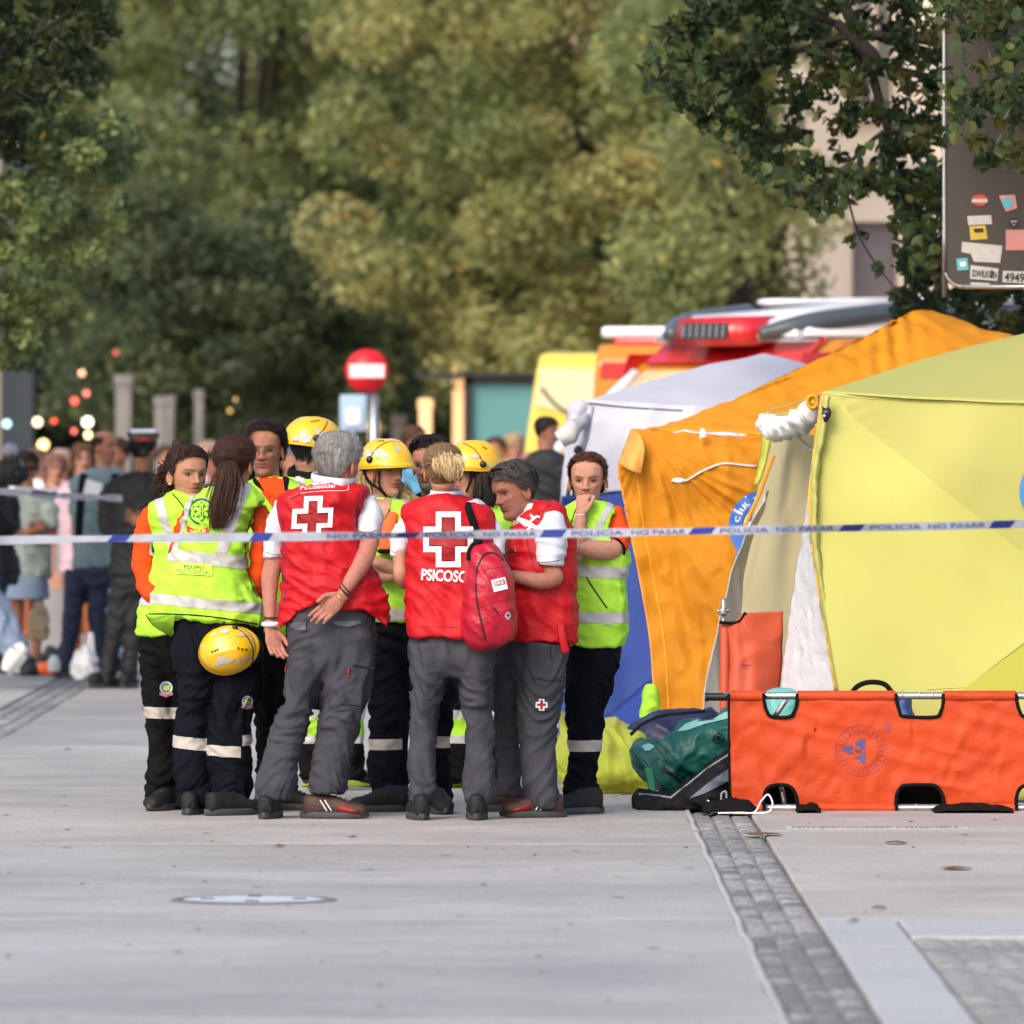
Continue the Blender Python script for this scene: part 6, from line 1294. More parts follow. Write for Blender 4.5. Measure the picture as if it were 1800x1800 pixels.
k = YS / F
for a, b_ in zip([x0] + [c[1] for c in cuts], [c[0] for c in cuts] + [2080]):
    for yy in (1223, 1420): obj('hem_sleeve', tube([P(a + 1, yy, YS) + Vector((0, -.012, 0)), P((a + b_) / 2, yy, YS) + Vector((0, -.016, 0)), P(b_ - 1, yy, YS) + Vector((0, -.012, 0))], .024, 14, 30), OCAN, S1)
for yy in (1223, 1420):
    obj('pole', tube([P(x0 - 10, yy, YS), P(2100, yy, YS)], .0165, 14, 6), METAL, S1)
obj('grip', displace(tube([P(1243, 1225, YS), P(1278, 1225, YS)], .0185, 12, 20), lambda p: .001 * math.sin(p[0] * 500)), BLACKP, S1)
obj('grip_cap', tube([P(1239, 1225, YS), P(1244, 1225, YS)], .021, 12, 4), BLACKP, S1); obj('end_hem', tube([P(1281, 1219, YS) + Vector((0, -.02, 0)), P(1282, 1320, YS) + Vector((0, -.022, 0)), P(1284, 1424, YS) + Vector((0, -.02, 0))], .007, 8, 20, flat=1.), BLACKC, S1)
for a, b_ in cuts[:3]:
    for q in ([(a - 1, 1219), (a + 2, 1238), (a + 6, 1250), (a + 14, 1259), (b_ - 14, 1260), (b_ - 4, 1250), (b_, 1238), (b_ + 1, 1219)], [(b_ + 2, 1424), (b_, 1402), (b_ - 6, 1388), (b_ - 18, 1380), (a + 18, 1380), (a + 6, 1386), (a, 1402), (a, 1424)]):
        obj('cutout_trim', tube([P(x, y, YS) + Vector((0, -.030, 0)) for x, y in cr(q, 20)], .0085, 8, 60), BLACKC, S1)
for x, y in ((1586, 1220), (1640, 1220), (1616, 1221), (1350, 1222), (1610, 1419)): obj('hinge', tube([P(x, y - 6, YS) + Vector((0, -.012, 0)), P(x, y + 5, YS) + Vector((0, -.014, 0))], .004, 6, 4), METAL, S1)
for (ax, ay, bx, by) in ((1384, 1228, 1360, 1262), (1373, 1383, 1380, 1420)): obj('cross_brace', tube([P(ax, ay, YS + .1), P(bx, by, YS + .1)], .012, 8, 4, up=(0, 1, 0), flat=.4), METAL, S1)
ec = (1513, 1319)
for r0, r1 in ((44.3, 45.3), (30, 30.8)): decal('emblem', [ring2d(ec[0], ec[1], r0, r1, 56)], b, mat('faded_purple', (.27, .04, .06), .6), S1, YS, .003, 9)
for kk in range(30):
    a = kk * 360 / 26; ca, sa = math.cos(R(a)), math.sin(R(a)); c0 = (ec[0] + 37 * ca, ec[1] + 37 * sa); hw_ = .5 + (kk * 7 % 3) * .5
    decal('emblem_mark', [[(c0[0] - sa * hw_ * u + ca * 4 * v, c0[1] + ca * hw_ * u + sa * 4 * v) for u, v in ((-1, -1), (1, -1), (1, 1), (-1, 1))]], b, MATS['faded_purple'], S1, YS, .003, 9)
SBL = mat('stamp_blue', (.05, .055, .18), .6)
for q in ([(1480, 1317), (1492, 1309), (1500, 1312), (1494, 1318), (1500, 1324), (1490, 1325)], [(1503, 1305), (1520, 1297), (1521, 1318), (1512, 1316), (1512, 1311), (1504, 1310)], [(1500, 1332), (1514, 1328), (1520, 1322), (1521, 1344), (1512, 1340), (1510, 1334)], [(1500, 1316), (1512, 1318), (1516, 1324), (1504, 1322)]): decal('emblem', [q], b, SBL, S1, YS, .0035, 9)
decal('stamp', [[(1556, 1269), (1564, 1268), (1565, 1286), (1557, 1286)]], b, MATS['faded_purple'], S1, YS, .003, 9)
# upright stretcher behind
S2 = empty('stretcher', P(1320, 1395, 40.9) * Vector((1, 1, 0)), 'orange stretcher stood on end and leaning at the tent doorway', 'stretcher', 'orange stretchers')
gv = sheet([[(1267, 1094, 40.9), (1290, 1094, 40.85), (1300, 1085, 40.85), (1312, 1078, 40.85), (1376, 1074, 40.9)], [(1267, 1150, 40.9), (1290, 1150, 40.82), (1310, 1150, 40.82), (1330, 1150, 40.82), (1374, 1150, 40.9)], [(1266, 1230, 40.8), (1290, 1230, 40.75), (1310, 1230, 40.75), (1330, 1230, 40.75), (1368, 1230, 40.85)], [(1264, 1395, 40.6), (1290, 1395, 40.55), (1310, 1395, 40.55), (1330, 1395, 40.55), (1366, 1395, 40.6)]], 40, 60, wr(.008, 7, 9, 3)); obj('canvas', gv, OCAN2, S2, solid=.005)
obj('hem_sleeve', tube([P(1274, 1096, 40.88), P(1273, 1250, 40.75), P(1270, 1395, 40.6)], .022, 14, 20), OCAN2, S2); obj('pole', tube([P(1272, 1052, 40.92), P(1272, 1100, 40.9)], .013, 10, 8), METAL, S2)
obj('pole_clamp', join(tube([P(1260, 1074, 40.9), P(1284, 1073, 40.9)], .008, 8, 6), tube([P(1271, 1070, 40.88), P(1271, 1082, 40.88)], .020, 8, 4)), METAL, S2); obj('edge_trim', tube([P(x, y, 40.84) for x, y in ((1264, 1094), (1290, 1095), (1302, 1090), (1308, 1080), (1312, 1078))], .008, 8, 20), BLACKC, S2)
cord('print_frame', [(1290, 1176), (1370, 1176), (1370, 1192), (1290, 1192), (1290, 1176)], bvh(gv), .0015, MATS['faded_purple'], S2, 40.8); decal('stamp', [[(1304, 1168), (1320, 1168), (1320, 1171), (1304, 1171)]], bvh(gv), MATS['faded_purple'], S2, 40.8)

# ================================================================= bags, tarp and gear on the ground
GB = mat('teal_bag', (.006, .095, .078), .5, .15, 5, .6, 20, coat=.08, fold=.9); GBL = mat('teal_bag_light', (.25, .50, .45), .4, .1, 8, .3, 20)
def lump(rows, Y, seed, amp=.012, fx=6, vox=.012, sq=2.6): return displace(remesh(loft(rows, Y, n=48, sq=sq), vox, 2), lambda p: amp * (1 - abs(nz(p[0] * fx + seed, p[1] * fx, p[2] * fx * 1.4)) * 2.8) + amp * .35 * nz(p[0] * fx * 3, p[1] * fx * 3, p[2] * fx * 3 + seed))
def sweep_x(cols, Y, n=40, dep=.2):
    """cols: (px, top, bottom, depth, yoff) vertical sections swept left to right"""
    S = cr(cols, 40); V = []; k = Y / F
    for px, t, bt_, dp, yo in S:
        for j in range(n):
            a = 2 * math.pi * j / n; c, s = math.cos(a), math.sin(a); c = math.copysign(abs(c) ** .7, c); s = math.copysign(abs(s) ** .7, s)
            V.append(((px - CX) * k, Y + yo + dp * c, max(.004, CH - ((t + bt_) / 2 - (bt_ - t) / 2 * s - HZ) * k)))
    return V, ringfaces(40, n)
GBG = empty('bag', P(1200, 1390, 39.6) * Vector((1, 1, 0)), 'shiny teal green kit bag slumped against the stretcher end', 'bag')
q = sweep_x([(1112, 1308, 1326, .10, 0), (1118, 1304, 1350, .17, 0), (1140, 1300, 1372, .20, 0), (1165, 1292, 1390, .21, 0), (1190, 1284, 1398, .21, 0), (1200, 1272, 1385, .21, .02), (1240, 1262, 1368, .20, .03), (1290, 1246, 1350, .2, .05), (1330, 1242, 1350, .18, .06)], 39.65)
q = displace(remesh(q, .008, 2), lambda p: .022 * rdg(nz(p[0] * 6 + p[2] * 6, p[1] * 4, p[2] * 8 - p[0] * 3), 3.) + .005 * rdg(nz(p[0] * 18, p[1] * 12, p[2] * 18), 3.) - .008); bo = obj('bag_body', q, GB, GBG); bb = bvh(q)
decal('top_panel', [[(1190, 1285), (1205, 1272), (1245, 1257), (1282, 1250), (1282, 1262), (1240, 1272), (1206, 1284)]], bb, GBL, GBG, 39.6, .004, 6); decal('worn_panel', [[(1128, 1311), (1140, 1306), (1152, 1311), (1142, 1319), (1134, 1320)]], bb, GBL, GBG, 39.6, .004, 6)
cord('seam', [(1140, 1301), (1160, 1320), (1178, 1345), (1200, 1365)], bb, .004, GB, GBG, 39.6, .003); cord('seam', [(1152, 1300), (1172, 1318), (1195, 1342), (1210, 1362)], bb, .004, GB, GBG, 39.6, .003)
cord('edge_roll', [(1112, 1315), (1130, 1340), (1150, 1362), (1170, 1382), (1186, 1392)], bb, .010, GB, GBG, 39.6, .002); decal('vent', [[(1160, 1350), (1166, 1345), (1196, 1372), (1198, 1378), (1175, 1361), (1163, 1356)]], bb, BLACKP, GBG, 39.6, .004, 6)
decal('emblem', [ring2d(1263, 1298, 8, 10, 24)], bb, BLACKP, GBG, 39.6, .004); decal('emblem', [[(1258, 1294), (1268, 1294), (1263, 1304)]], bb, BLACKP, GBG, 39.6, .004)
obj('strap', tube([P(1140, 1350, 39.42), P(1146, 1385, 39.42), P(1145, 1425, 39.4)], [.022, .018, .014], 8, 20, up=(0, -1, 0), flat=.2), mat('green_strap', (.02, .18, .10), .6), GBG)
BB = empty('bag', P(1200, 1430, 39.2) * Vector((1, 1, 0)), 'collapsed black padded bag under the teal bag', 'bag')
q = sweep_x([(1117, 1400, 1430, .10, 0), (1124, 1392, 1430, .15, 0), (1150, 1396, 1431, .2, 0), (1180, 1396, 1431, .22, 0), (1215, 1372, 1431, .24, 0), (1250, 1345, 1431, .24, 0), (1284, 1322, 1430, .22, .05), (1320, 1320, 1428, .2, .1)], 39.3)
q = displace(remesh(q, .010, 2), lambda p: .020 * rdg(nz(p[0] * 8 + p[2] * 5, p[1] * 7, p[2] * 11), 2.8) + .006 * rdg(nz(p[0] * 22, p[1] * 20, p[2] * 25), 2.5) - .006); obj('bag_body', q, mat('black_nylon', (.009, .009, .010), .75, .2, 9, .6, 24, spec=.15, fold=.8), BB); bb = bvh(q)
for pl in ([(1178, 1403), (1210, 1378), (1245, 1350), (1282, 1326)], [(1124, 1396), (1150, 1398), (1178, 1402)]): cord('edge_piping', pl, bb, .006, mat('grey_edge', (.22, .23, .25), .6), BB, 39.3, .003)
decal('grey_panel', [[(1215, 1400), (1250, 1372), (1282, 1350), (1282, 1372), (1240, 1394), (1212, 1404)]], bb, mat('slate_panel', (.11, .13, .16), .6, .1), BB, 39.3, .005, 6)
obj('tent_peg', tube([P(1242, 1406, 39.0), P(1258, 1416, 39.0)], .005, 6, 4), METAL, BB); obj('side_pocket', tube([P(1268, 1394, 39.05), P(1276, 1392, 39.05), P(1276, 1412, 39.05), P(1268, 1414, 39.05), P(1268, 1394, 39.05)], .005, 6, 24), mat('grey_edge', None), BB)
def ragged(x0_, x1_, Y, h, seed, lab):
    V = []; n = 60; m = 8
    for i in range(n):
        x = x0_ + (x1_ - x0_) * i / (n - 1); e = math.sin(math.pi * i / (n - 1)) ** .4
        for j in range(m):
            t = j / (m - 1); V.append(((x - CX) * Y / F + .01 * nz(i * .3, j, seed), Y - .14 + .28 * t, .003 + max(0, e * h * math.sin(math.pi * t) * (.5 + .55 * nz(x * .03, t * 1.5, seed)) + .01 * e + e * .012 * abs(nz(x * .2, t * 7, seed)))))
    f = [(i * m + j, i * m + j + 1, (i + 1) * m + j + 1, (i + 1) * m + j) for i in range(n - 1) for j in range(m - 1)]
    o = obj('black_cloth', (V, f), BLACKC, solid=.004); tag(o, lab, 'cloth', 'crumpled black cloths')
ragged(1235, 1330, 38.85, .10, 1, 'crumpled black cloth at the left foot of the long stretcher'); ragged(1400, 1440, 38.95, .06, 2, 'small black cloth scrap under the first grip opening'); ragged(1640, 1780, 38.95, .05, 3, 'thin black cloth lying under the right half of the stretcher')
o = obj('cord', tube([P(x, y, 38.7) * Vector((1, 1, 0)) + Vector((0, 0, z)) for x, y, z in ((1262, 0, .006), (1300, 0, .008), (1326, 0, .01), (1338, 0, .06), (1350, 0, .09), (1358, 0, .05), (1350, 0, .01), (1320, 0, .006), (1290, 0, .006))], .0045, 6, 60), WHITEX); tag(o, 'loose white cord trailing from the bottom rail of the stretcher', 'cord')
# yellow-green tarp
gr = [[(975, 1255, 42.4), (1010, 1262, 42.4), (1045, 1262, 42.2), (1062, 1268, 42.2), (1100, 1280, 42.2), (1160, 1300, 42.2)], [(985, 1300, 41.8), (1020, 1296, 41.8), (1050, 1285, 41.6), (1090, 1290, 41.5), (1130, 1302, 41.5), (1180, 1312, 41.4)],
      [(975, 1330, 41.5), (1010, 1325, 41.3), (1050, 1318, 41.2), (1095, 1324, 41.2), (1130, 1330, 41.1), (1190, 1340, 41.1)], [(985, 1365, 41.3), (1015, 1360, 41.1), (1050, 1350, 40.95), (1095, 1352, 40.9), (1140, 1356, 40.9), (1190, 1362, 40.9)], [(990, 1392, 41.15), (1020, 1393, 41.0), (1060, 1394, 40.95), (1100, 1394, 40.95), (1140, 1394, 40.9), (1200, 1394, 40.9)]]
def w4(u, v, p): e = min(1, (1 - v) * 6); return e * (.035 * (1 - abs(nz(p[0] * 4 + p[2] * 5, 7, p[2] * 7 - p[0] * 3)) * 2.6) + .014 * (1 - abs(nz(p[0] * 11, 3, p[2] * 12 + p[0] * 5)) * 2.6))
TP = obj('tarp', sheet(gr, 110, 80, w4), LIMED, solid=.006); tag(TP, 'crumpled yellow green tarpaulin heaped behind the rightmost woman', 'tarpaulin')
DB = obj('bag', lump([(1250, 1150, 1240, .08, 0, -4), (1262, 1120, 1262, .16, 0, -8), (1285, 1100, 1275, .2, 0, -6), (1330, 1090, 1280, .22), (1385, 1090, 1280, .22)], 41.6, 5, .016, 7), mat('navy_bag', (.012, .016, .060), .5, .15, 8, .4, 20)); tag(DB, 'dark navy soft bag lying under the orange tent edge', 'bag')
DS = obj('bag_strap', tube([P(x, y, 41.2) for x, y in ((1108, 1292), (1130, 1272), (1165, 1258), (1200, 1254), (1240, 1250))], .016, 8, 30, up=(0, -.3, 1), flat=.35), BLACKC); tag(DS, 'wide black strap draped over the navy bag', 'strap')
LV = obj('hivis_jacket', lump([(1205, 1136, 1152, .05, 0), (1225, 1130, 1158, .07), (1262, 1127, 1160, .08), (1300, 1126, 1162, .08)], 43.3, 9, .01, 9, .008), HIVIS); tag(LV, 'folded lime hi vis jacket poking out beside the orange tent', 'jacket'); 
# gear behind the stretcher seen through the grips
TG = obj('kit_bag', lump([(1211, 1362, 1390, .04, 0), (1218, 1348, 1398, .07), (1240, 1342, 1402, .10), (1300, 1336, 1410, .12), (1400, 1334, 1412, .12)], 39.6, 12, .006, 8, .008), mat('pale_teal_bag', (.13, .42, .38), .5, .1, 6, .3, 24)); tag(TG, 'pale teal kit bag standing behind the left end of the stretcher', 'bag')
ST = obj('carry_loop', join(*[tube([P(x, y, 39.7 + d) for x, y in ((1494, 1222), (1508, 1206), (1530, 1199), (1555, 1203), (1570, 1220))], .012, 8, 30, up=(0, -1, 0), flat=.5) for d in (0, .08)]), BLACKC); tag(ST, 'looped black carrying handle rising over the stretcher', 'carrying loop')
for q_, lab_ in (([(1350, 1335, 1415, .05, 0), (1370, 1330, 1425, .09), (1426, 1330, 1428, .10)], 'added black lump darkening the left lower grip opening'), ([(1352, 1570, 1665, .05, 0), (1372, 1566, 1668, .09), (1426, 1566, 1670, .10)], 'added black lump darkening the middle lower grip opening')): tag(obj('dark_filler', lump(q_, 39.42, len(q_), .012, 9, .01), BLACKC), lab_, 'bag')  # black lumps added so the lower openings look dark inside
BL = obj('equipment_case', lump([(1226, 1574, 1602, .08, 0), (1250, 1572, 1604, .10), (1330, 1570, 1640, .12), (1402, 1570, 1655, .12)], 39.7, 14, .006, 8, .01), mat('blue_case', (.015, .04, .16), .5, .1)); tag(BL, 'dark blue case behind the middle grip opening', 'case')
# ================================================================= crowd beyond the second tape
def bystander(label, px, gpy, tpy, yaw, shirt, legs, hairc, skin=SK_F, top=None, hair='short', shoes=None, skirt=None, arms='down', w=1., group='bystanders beyond the tape', depthY=None, bald=False, longs=False, legpose=None):
    Y = depthY or GY(gpy); k = Y / F; Hh = (gpy - tpy); u = Hh / 7.6       # u = head height in px
    p = person(label, px, Y, group); hy = tpy + u * .5; h = Head(px, hy, Y, yaw=yaw, pitch=4, sc=u * k / .235); sf = skincol(h, skin, stubble=.3 if hair == 'short' else 0)
    cs, sn = math.cos(R(yaw)), math.sin(R(yaw)); sw = (abs(cs) * 1.0 + abs(sn) * .62) * w; g = lambda n: tpy + u * n
    L_ = lambda n, hw, d, dx=0: (g(n), px + dx * u - hw * u * sw, px + dx * u + hw * u * sw, d)
    ps = [loft([L_(1.25, .28, .07), L_(1.55, .6, .09), L_(2.4, .72, .11), L_(3.5, .6, .11), L_(4.1, .62, .11)], Y, n=24)]
    arm = []
    for s in (-1, 1):
        sx = px + s * .92 * u * (abs(cs) * 1. + .25) * w; dy = -.16 * s * sn
        if arms == 'up': a = [(sx, g(1.75), dy, .20 * u), (sx + s * .05 * u, g(2.7), dy - .05, .17 * u), (sx - s * .35 * u, g(2.2), dy - .28, .14 * u), (sx - s * .5 * u, g(1.5), dy - .32, .11 * u)]
        elif arms == 'fold': a = [(sx, g(1.75), dy, .20 * u), (sx + s * .05 * u, g(2.8), dy - .04, .17 * u), (sx - s * .55 * u, g(2.95), dy - .22, .14 * u), (sx - s * .95 * u, g(2.7), dy - .24, .12 * u)]
        else: a = [(sx, g(1.75), dy, .20 * u), (sx + s * .12 * u, g(2.9), dy, .17 * u), (sx + s * .08 * u, g(3.8), dy - .04, .13 * u), (sx + s * .02 * u, g(4.25), dy - .06, .10 * u)]
        arm.append((a, s))
        if arms != 'x': ps.append(armtube(a, Y, 12)); e = arm3(a, Y)[-1]; e2 = arm3(a, Y)[-2]; ps.append(hand(e, e - e2, (0, -1, 0), 1., side=s))
    lx = [(px - .38 * u * w, 0), (px + .38 * u * w, 0)]
    if legpose: lx = legpose
    if skirt:
        for x, d in lx: ps.append(loft([(g(4.4), x - .30 * u, x + .30 * u, .08), (g(5.6), x - .22 * u, x + .22 * u, .06), (g(6.3), x - .20 * u, x + .20 * u, .055), (g(7.3), x - .11 * u, x + .11 * u, .04), (g(7.5), x - .12 * u, x + .12 * u, .05)], Y, n=20))
    body(p, h, ps, sf, .009, neck=P(px, g(1.4), Y), lowres=True)
    if not bald: H = hairmesh(h, hairc, .018 if hair != 'long' else .022, 260, .07, 'down' if hair == 'long' else 'back', front=.82, side=.48 if hair != 'long' else .3, back=.18 if hair != 'long' else .02, seed=int(px), wd=.004)
    else: H = hairmesh(h, hairc, .008, 160, .04, 'back', front=.95, side=.52, back=.2, seed=int(px), top=.78, wd=.004)
    if hair == 'long':
        c = colored(tube([h.M @ Vector((0, .05, .6 * HH)), h.M @ Vector((0, .085, .2 * HH)), h.M @ Vector((0, .08, -.25 * HH))], [.07, .085, .04], 14, 12, up=(0, 1, 0), flat=.6), hairc); H = joinc(H, c)
    obj('hair', H[:2], HAIR, p, cols=H[2])
    sh = [loft([L_(1.16, .30, .085), L_(1.24, .44, .10), L_(1.40, .74, .115), L_(1.65, .95, .13), L_(2.4, .88, .13), L_(3.4, .80, .13), L_(4.25 if not top else top, .86, .14)], Y, n=32)]
    for a, s in arm:
        n = 4 if longs else 2; q = [(x, y, d, r * 1.35) for x, y, d, r in a[:n]]
        if not longs: q = [q[0], ((q[0][0] + a[1][0]) / 2, (q[0][1] + a[1][1]) / 2, (a[0][2] + a[1][2]) / 2, q[0][3] * .98), (q[1][0] * .75 + a[0][0] * .25, q[1][1] * .8 + a[0][1] * .2, q[1][2], q[1][3] * 1.05)]
        sh.append(armtube(q, Y, 14))
    garment('shirt', sh, shirt, p, .014, fold_vest(px, 1., 1.0))
    if skirt: garment('shorts', [loft([L_(4.0, .66, .13), L_(4.4, .74, .15), L_(skirt, .80, .16)], Y, n=28)], legs, p, .014)
    else:
        q = [loft([L_(3.95, .64, .12), L_(4.4, .72, .14), L_(4.8, .66, .12)], Y, n=28)]
        for x, d in lx: q.append(loft([(g(4.3), x - .36 * u, x + .36 * u, .10), (g(5.6), x + d * .3 - .30 * u, x + d * .3 + .30 * u, .085), (g(6.6), x + d * .7 - .24 * u, x + d * .7 + .24 * u, .07), (g(7.4), x + d - .22 * u, x + d + .22 * u, .07)], Y, n=20))
        garment('trousers', q, legs, p, .013, fold_trouser(px, .8))
    for i, (x, d) in enumerate(lx):
        s = shoe(p, x + d, gpy, (yaw if abs(yaw) < 95 else yaw) + (15 if i else -15), up=shoes or BOOT)
    return p, h, g, u
TEE = mat('grey_teal_tee', (.13, .19, .205), .85, .06, 6, .3, 20); SAGE = mat('sage_top', (.32, .38, .34), .85, .06, 6); DENIM = mat('light_denim', (.20, .26, .37), .8, .1, 10); DENIMD = mat('mid_denim', (.09, .15, .28), .8, .1, 10)
NAVC = mat('navy_chino', (.012, .020, .045), .8, .15, 8); BLKC = mat('officer_black', (.008, .008, .010), .7, .2, 8, .4, 25); PINKC = mat('pale_pink_shirt', (.46, .32, .36), .85, .06); WHT = mat('white_shirt', (.72, .74, .78), .85, .05); BLUS = mat('sky_blue_shirt', (.12, .34, .55), .8, .06)
GCOAT = mat('grey_poncho', (.24, .24, .25), .8, .08, 4); RUST = mat('rust_trousers', (.28, .08, .03), .8, .1); BEIT = mat('beige_trousers', (.42, .34, .28), .8, .08); SHW = mat('white_trainer', (.62, .62, .60), .6, .1)
p, h, g, u = bystander('balding man in grey teal t shirt with dark backpack straps and navy trousers', 184, 1190, 757, 55, TEE, NAVC, (.03, .02, .015), SK_M, bald=True, w=1.05, legpose=[(135, -22), (172, 0)])
for xs in ((150, 145, 142, 140), (205, 203, 200, 198)): obj('backpack_strap', tube([P(x, y, 60.6) + Vector((0, -.17, 0)) for x, y in zip(xs, (832, 870, 910, 950))], .03, 8, 20, up=(0, -1, 0), flat=.3), BLACKC, p)
obj('shirt_print', sheet([[(152, 842, 60.2), (180, 850, 60.2)], [(146, 868, 60.2), (176, 872, 60.2)]], 4, 4), WHT, p)
p, h, g, u = bystander('young woman in pale sage top and light denim shorts with dark hair', 47, 1187, 797, 35, SAGE, DENIM, (.018, .010, .008), SK_T, hair='long', skirt=5.0, arms='fold', w=.85, shoes=SHW)
obj('sunglasses', tube(h.w([Vector((.012 * (k_ - 5), -.096 + .0006 * (k_ - 5) ** 2, .51 * HH)) for k_ in range(11)]), .014, 6, 14), BLACKP, p)
p, h, g, u = bystander('officer dressed in black with flat cap seen from behind at the end of the tape', 251, 1210, 762, 150, BLKC, BLKC, (.010, .008, .008), SK_T, longs=True, arms='fold', w=1.0, legpose=[(215, -30), (240, -14)], group=None)
V, Fc = tube([h.M @ Vector((0, 0, .86 * HH)), h.M @ Vector((0, 0, 1.0 * HH)), h.M @ Vector((0, 0, 1.10 * HH))], [.10, .112, .085], 24, 12, up=(0, 1, 0)); obj('cap', (V, Fc), BLKC, p)
cam2 = empty('camera_light', P(252, 779, 57.6), 'white topped camera light box held above the head of the officer in black', 'camera light')
obj('housing', box(P(252, 768, 57.6), (.17, .12, .075), bev=.01), BLACKP, cam2); obj('white_top', box(P(252, 758, 57.6), (.17, .12, .03), bev=.008), mat('white_blue_plastic', (.55, .65, .80), .4), cam2); obj('red_band', box(P(252, 773, 57.5), (.11, .12, .02)), mat('dark_red', (.3, .01, .02), .5), cam2); obj('stem', tube([P(252, 777, 57.6), P(252, 800, 57.55)], .02, 8, 5), BLACKP, cam2)
bystander('woman with brown fringe peering over the shoulder of the balding man', 146, 1180, 782, 10, PINKC, RUST, (.09, .045, .025), SK_F, hair='long', depthY=64, w=.85)
bystander('person in long grey poncho behind the paper bag', 96, 1178, 800, 20, GCOAT, GCOAT, (.20, .10, .08), SK_F, hair='long', depthY=66, w=1.0, skirt=7.0)
bystander('person in white shirt further back at far left', 62, 1150, 790, -20, WHT, RUST, (.12, .08, .05), SK_F, depthY=72, w=.95)
bystander('person in pale pink top standing far back between the young woman and the balding man', 108, 1160, 792, 30, PINKC, DENIMD, (.40, .28, .24), SK_F, depthY=70, w=.9, bald=False)
bystander('person in mid blue jeans half hidden behind the officer in black', 205, 1180, 772, -30, TEE, DENIMD, (.05, .03, .02), SK_T, depthY=65, w=.95)
bystander('dark haired person looking out between the two women of the group', 377, 1160, 795, -40, BLKC, NAVC, (.02, .014, .012), SK_T, depthY=68)
bystander('person with pale pink face behind the curly haired woman', 366, 1150, 778, 0, PINKC, NAVC, (.36, .24, .2), SK_F, depthY=76)
bystander('camera operator in dark clothes cut by the left edge of the photo', -28, 1185, 785, 40, BLKC, NAVC, (.02, .014, .012), SK_T, arms='up', longs=True, depthY=59.5)
bystander('brown haired man in white and sky blue shirt behind the helmeted blonde woman', 728, 1130, 750, 60, BLUS, NAVC, (.10, .05, .03), SK_F, depthY=62, w=1.1)
bystander('person with brown hair seen between the far helmet and the bus shelter', 872, 1120, 770, -20, WHT, DENIMD, (.07, .035, .03), SK_F, depthY=75)
bystander('long blonde haired person by the bus shelter', 903, 1120, 765, 20, YT2, DENIMD, (.38, .26, .14), SK_F, hair='long', depthY=80, w=.85)
bystander('bald pink headed person beside the yellow van', 929, 1120, 793, 170, WHT, DENIMD, (.30, .15, .12), SK_F, bald=True, depthY=70)
bystander('dark clothed crew member standing at the side of the yellow van', 962, 1110, 735, 60, BLKC, DENIMD, (.015, .012, .012), SK_T, longs=True, depthY=58, w=1.)
bystander('grey haired person far behind the man with glasses', 512, 1140, 790, 10, BLKC, BLKC, (.15, .14, .14), SK_F, depthY=74)
for i, (x, t, c, s_) in enumerate(((20, 800, (.05, .03, .02), WHT), (84, 812, (.25, .16, .1), PINKC), (290, 785, (.06, .03, .02), TEE), (320, 790, (.3, .2, .12), WHT), (392, 782, (.04, .03, .02), GCOAT), (640, 790, (.09, .05, .03), GCOAT), (700, 784, (.3, .2, .12), BLKC), (840, 782, (.05, .03, .02), PINKC), (775, 780, (.08, .05, .03), DENIMD))):
    bystander(('distant person in white at the far left', 'distant fair haired person in pink at left', 'distant person in grey teal right of the officer', 'distant fair haired person in white behind the curly haired woman', 'distant person in grey behind the ponytail', 'distant person in grey left of the helmeted blonde', 'distant fair haired person in black near the sign pole', 'distant person in pink behind the far helmet', 'distant person in denim blue behind the bearded man')[i], x, 1090, t, (i * 47) % 120 - 60, s_, NAVC, c, SK_F, depthY=84 + i * 1.7, hair='long' if i % 3 == 1 else 'short')
# camera on the operator's shoulder, walking leg at the far left
CM = empty('video_camera', P(18, 860, 58.9), 'black shoulder video camera with grey furry microphone at the left edge', 'camera')
obj('camera_body', box(P(14, 832, 58.9), (.20, .34, .18), bev=.02), BLACKP, CM); obj('lens', tube([P(26, 832, 58.8), P(40, 834, 58.7)], .055, 16, 6), BLACKP, CM); obj('microphone', displace(ball(tuple(P(18, 792, 58.9)), (.055, .10, .055), 20, 14), lambda p_: .008 * nz(p_[0] * 70, p_[1] * 70, p_[2] * 70)), mat('grey_fur', (.42, .42, .47), .95), CM); obj('top_handle', tube([P(6, 810, 58.9), P(10, 800, 58.9), P(28, 800, 58.9), P(32, 812, 58.9)], .014, 8, 16), BLACKP, CM)
WK = person('person striding out of frame at left, pale blue jeans and white trainer', -30, 57.8)
h = Head(-60, 800, 57.8, yaw=80, sc=1.1); body(WK, h, [loft([(830, -85, -35, .08), (850, -110, -10, .12), (1000, -100, -15, .12)], 57.8, n=24)], skincol(h, SK_F), .010, neck=P(-60, 850, 57.8), lowres=True)
H = hairmesh(h, (.05, .03, .02), .014, 100, seed=3, wd=.004); obj('hair', H[:2], HAIR, WK, cols=H[2]); garment('shirt', [loft([(835, -90, -30, .09), (860, -115, -8, .13), (1010, -105, -10, .14)], 57.8, n=28)], BLUS, WK, .014)
garment('jeans', [loft([(985, -104, -12, .13), (1040, -102, -10, .14)], 57.8, n=24), tube([P(-40, 1030, 57.8), P(-8, 1085, 57.8), P(14, 1120, 57.8), P(30, 1148, 57.8)], [.13, .12, .10, .085], 18, 20), tube([P(-75, 1030, 57.9), P(-90, 1110, 57.9), P(-100, 1175, 57.9)], [.12, .09, .08], 16, 20)], DENIM, WK, .012, fold_trouser(5, 1.))
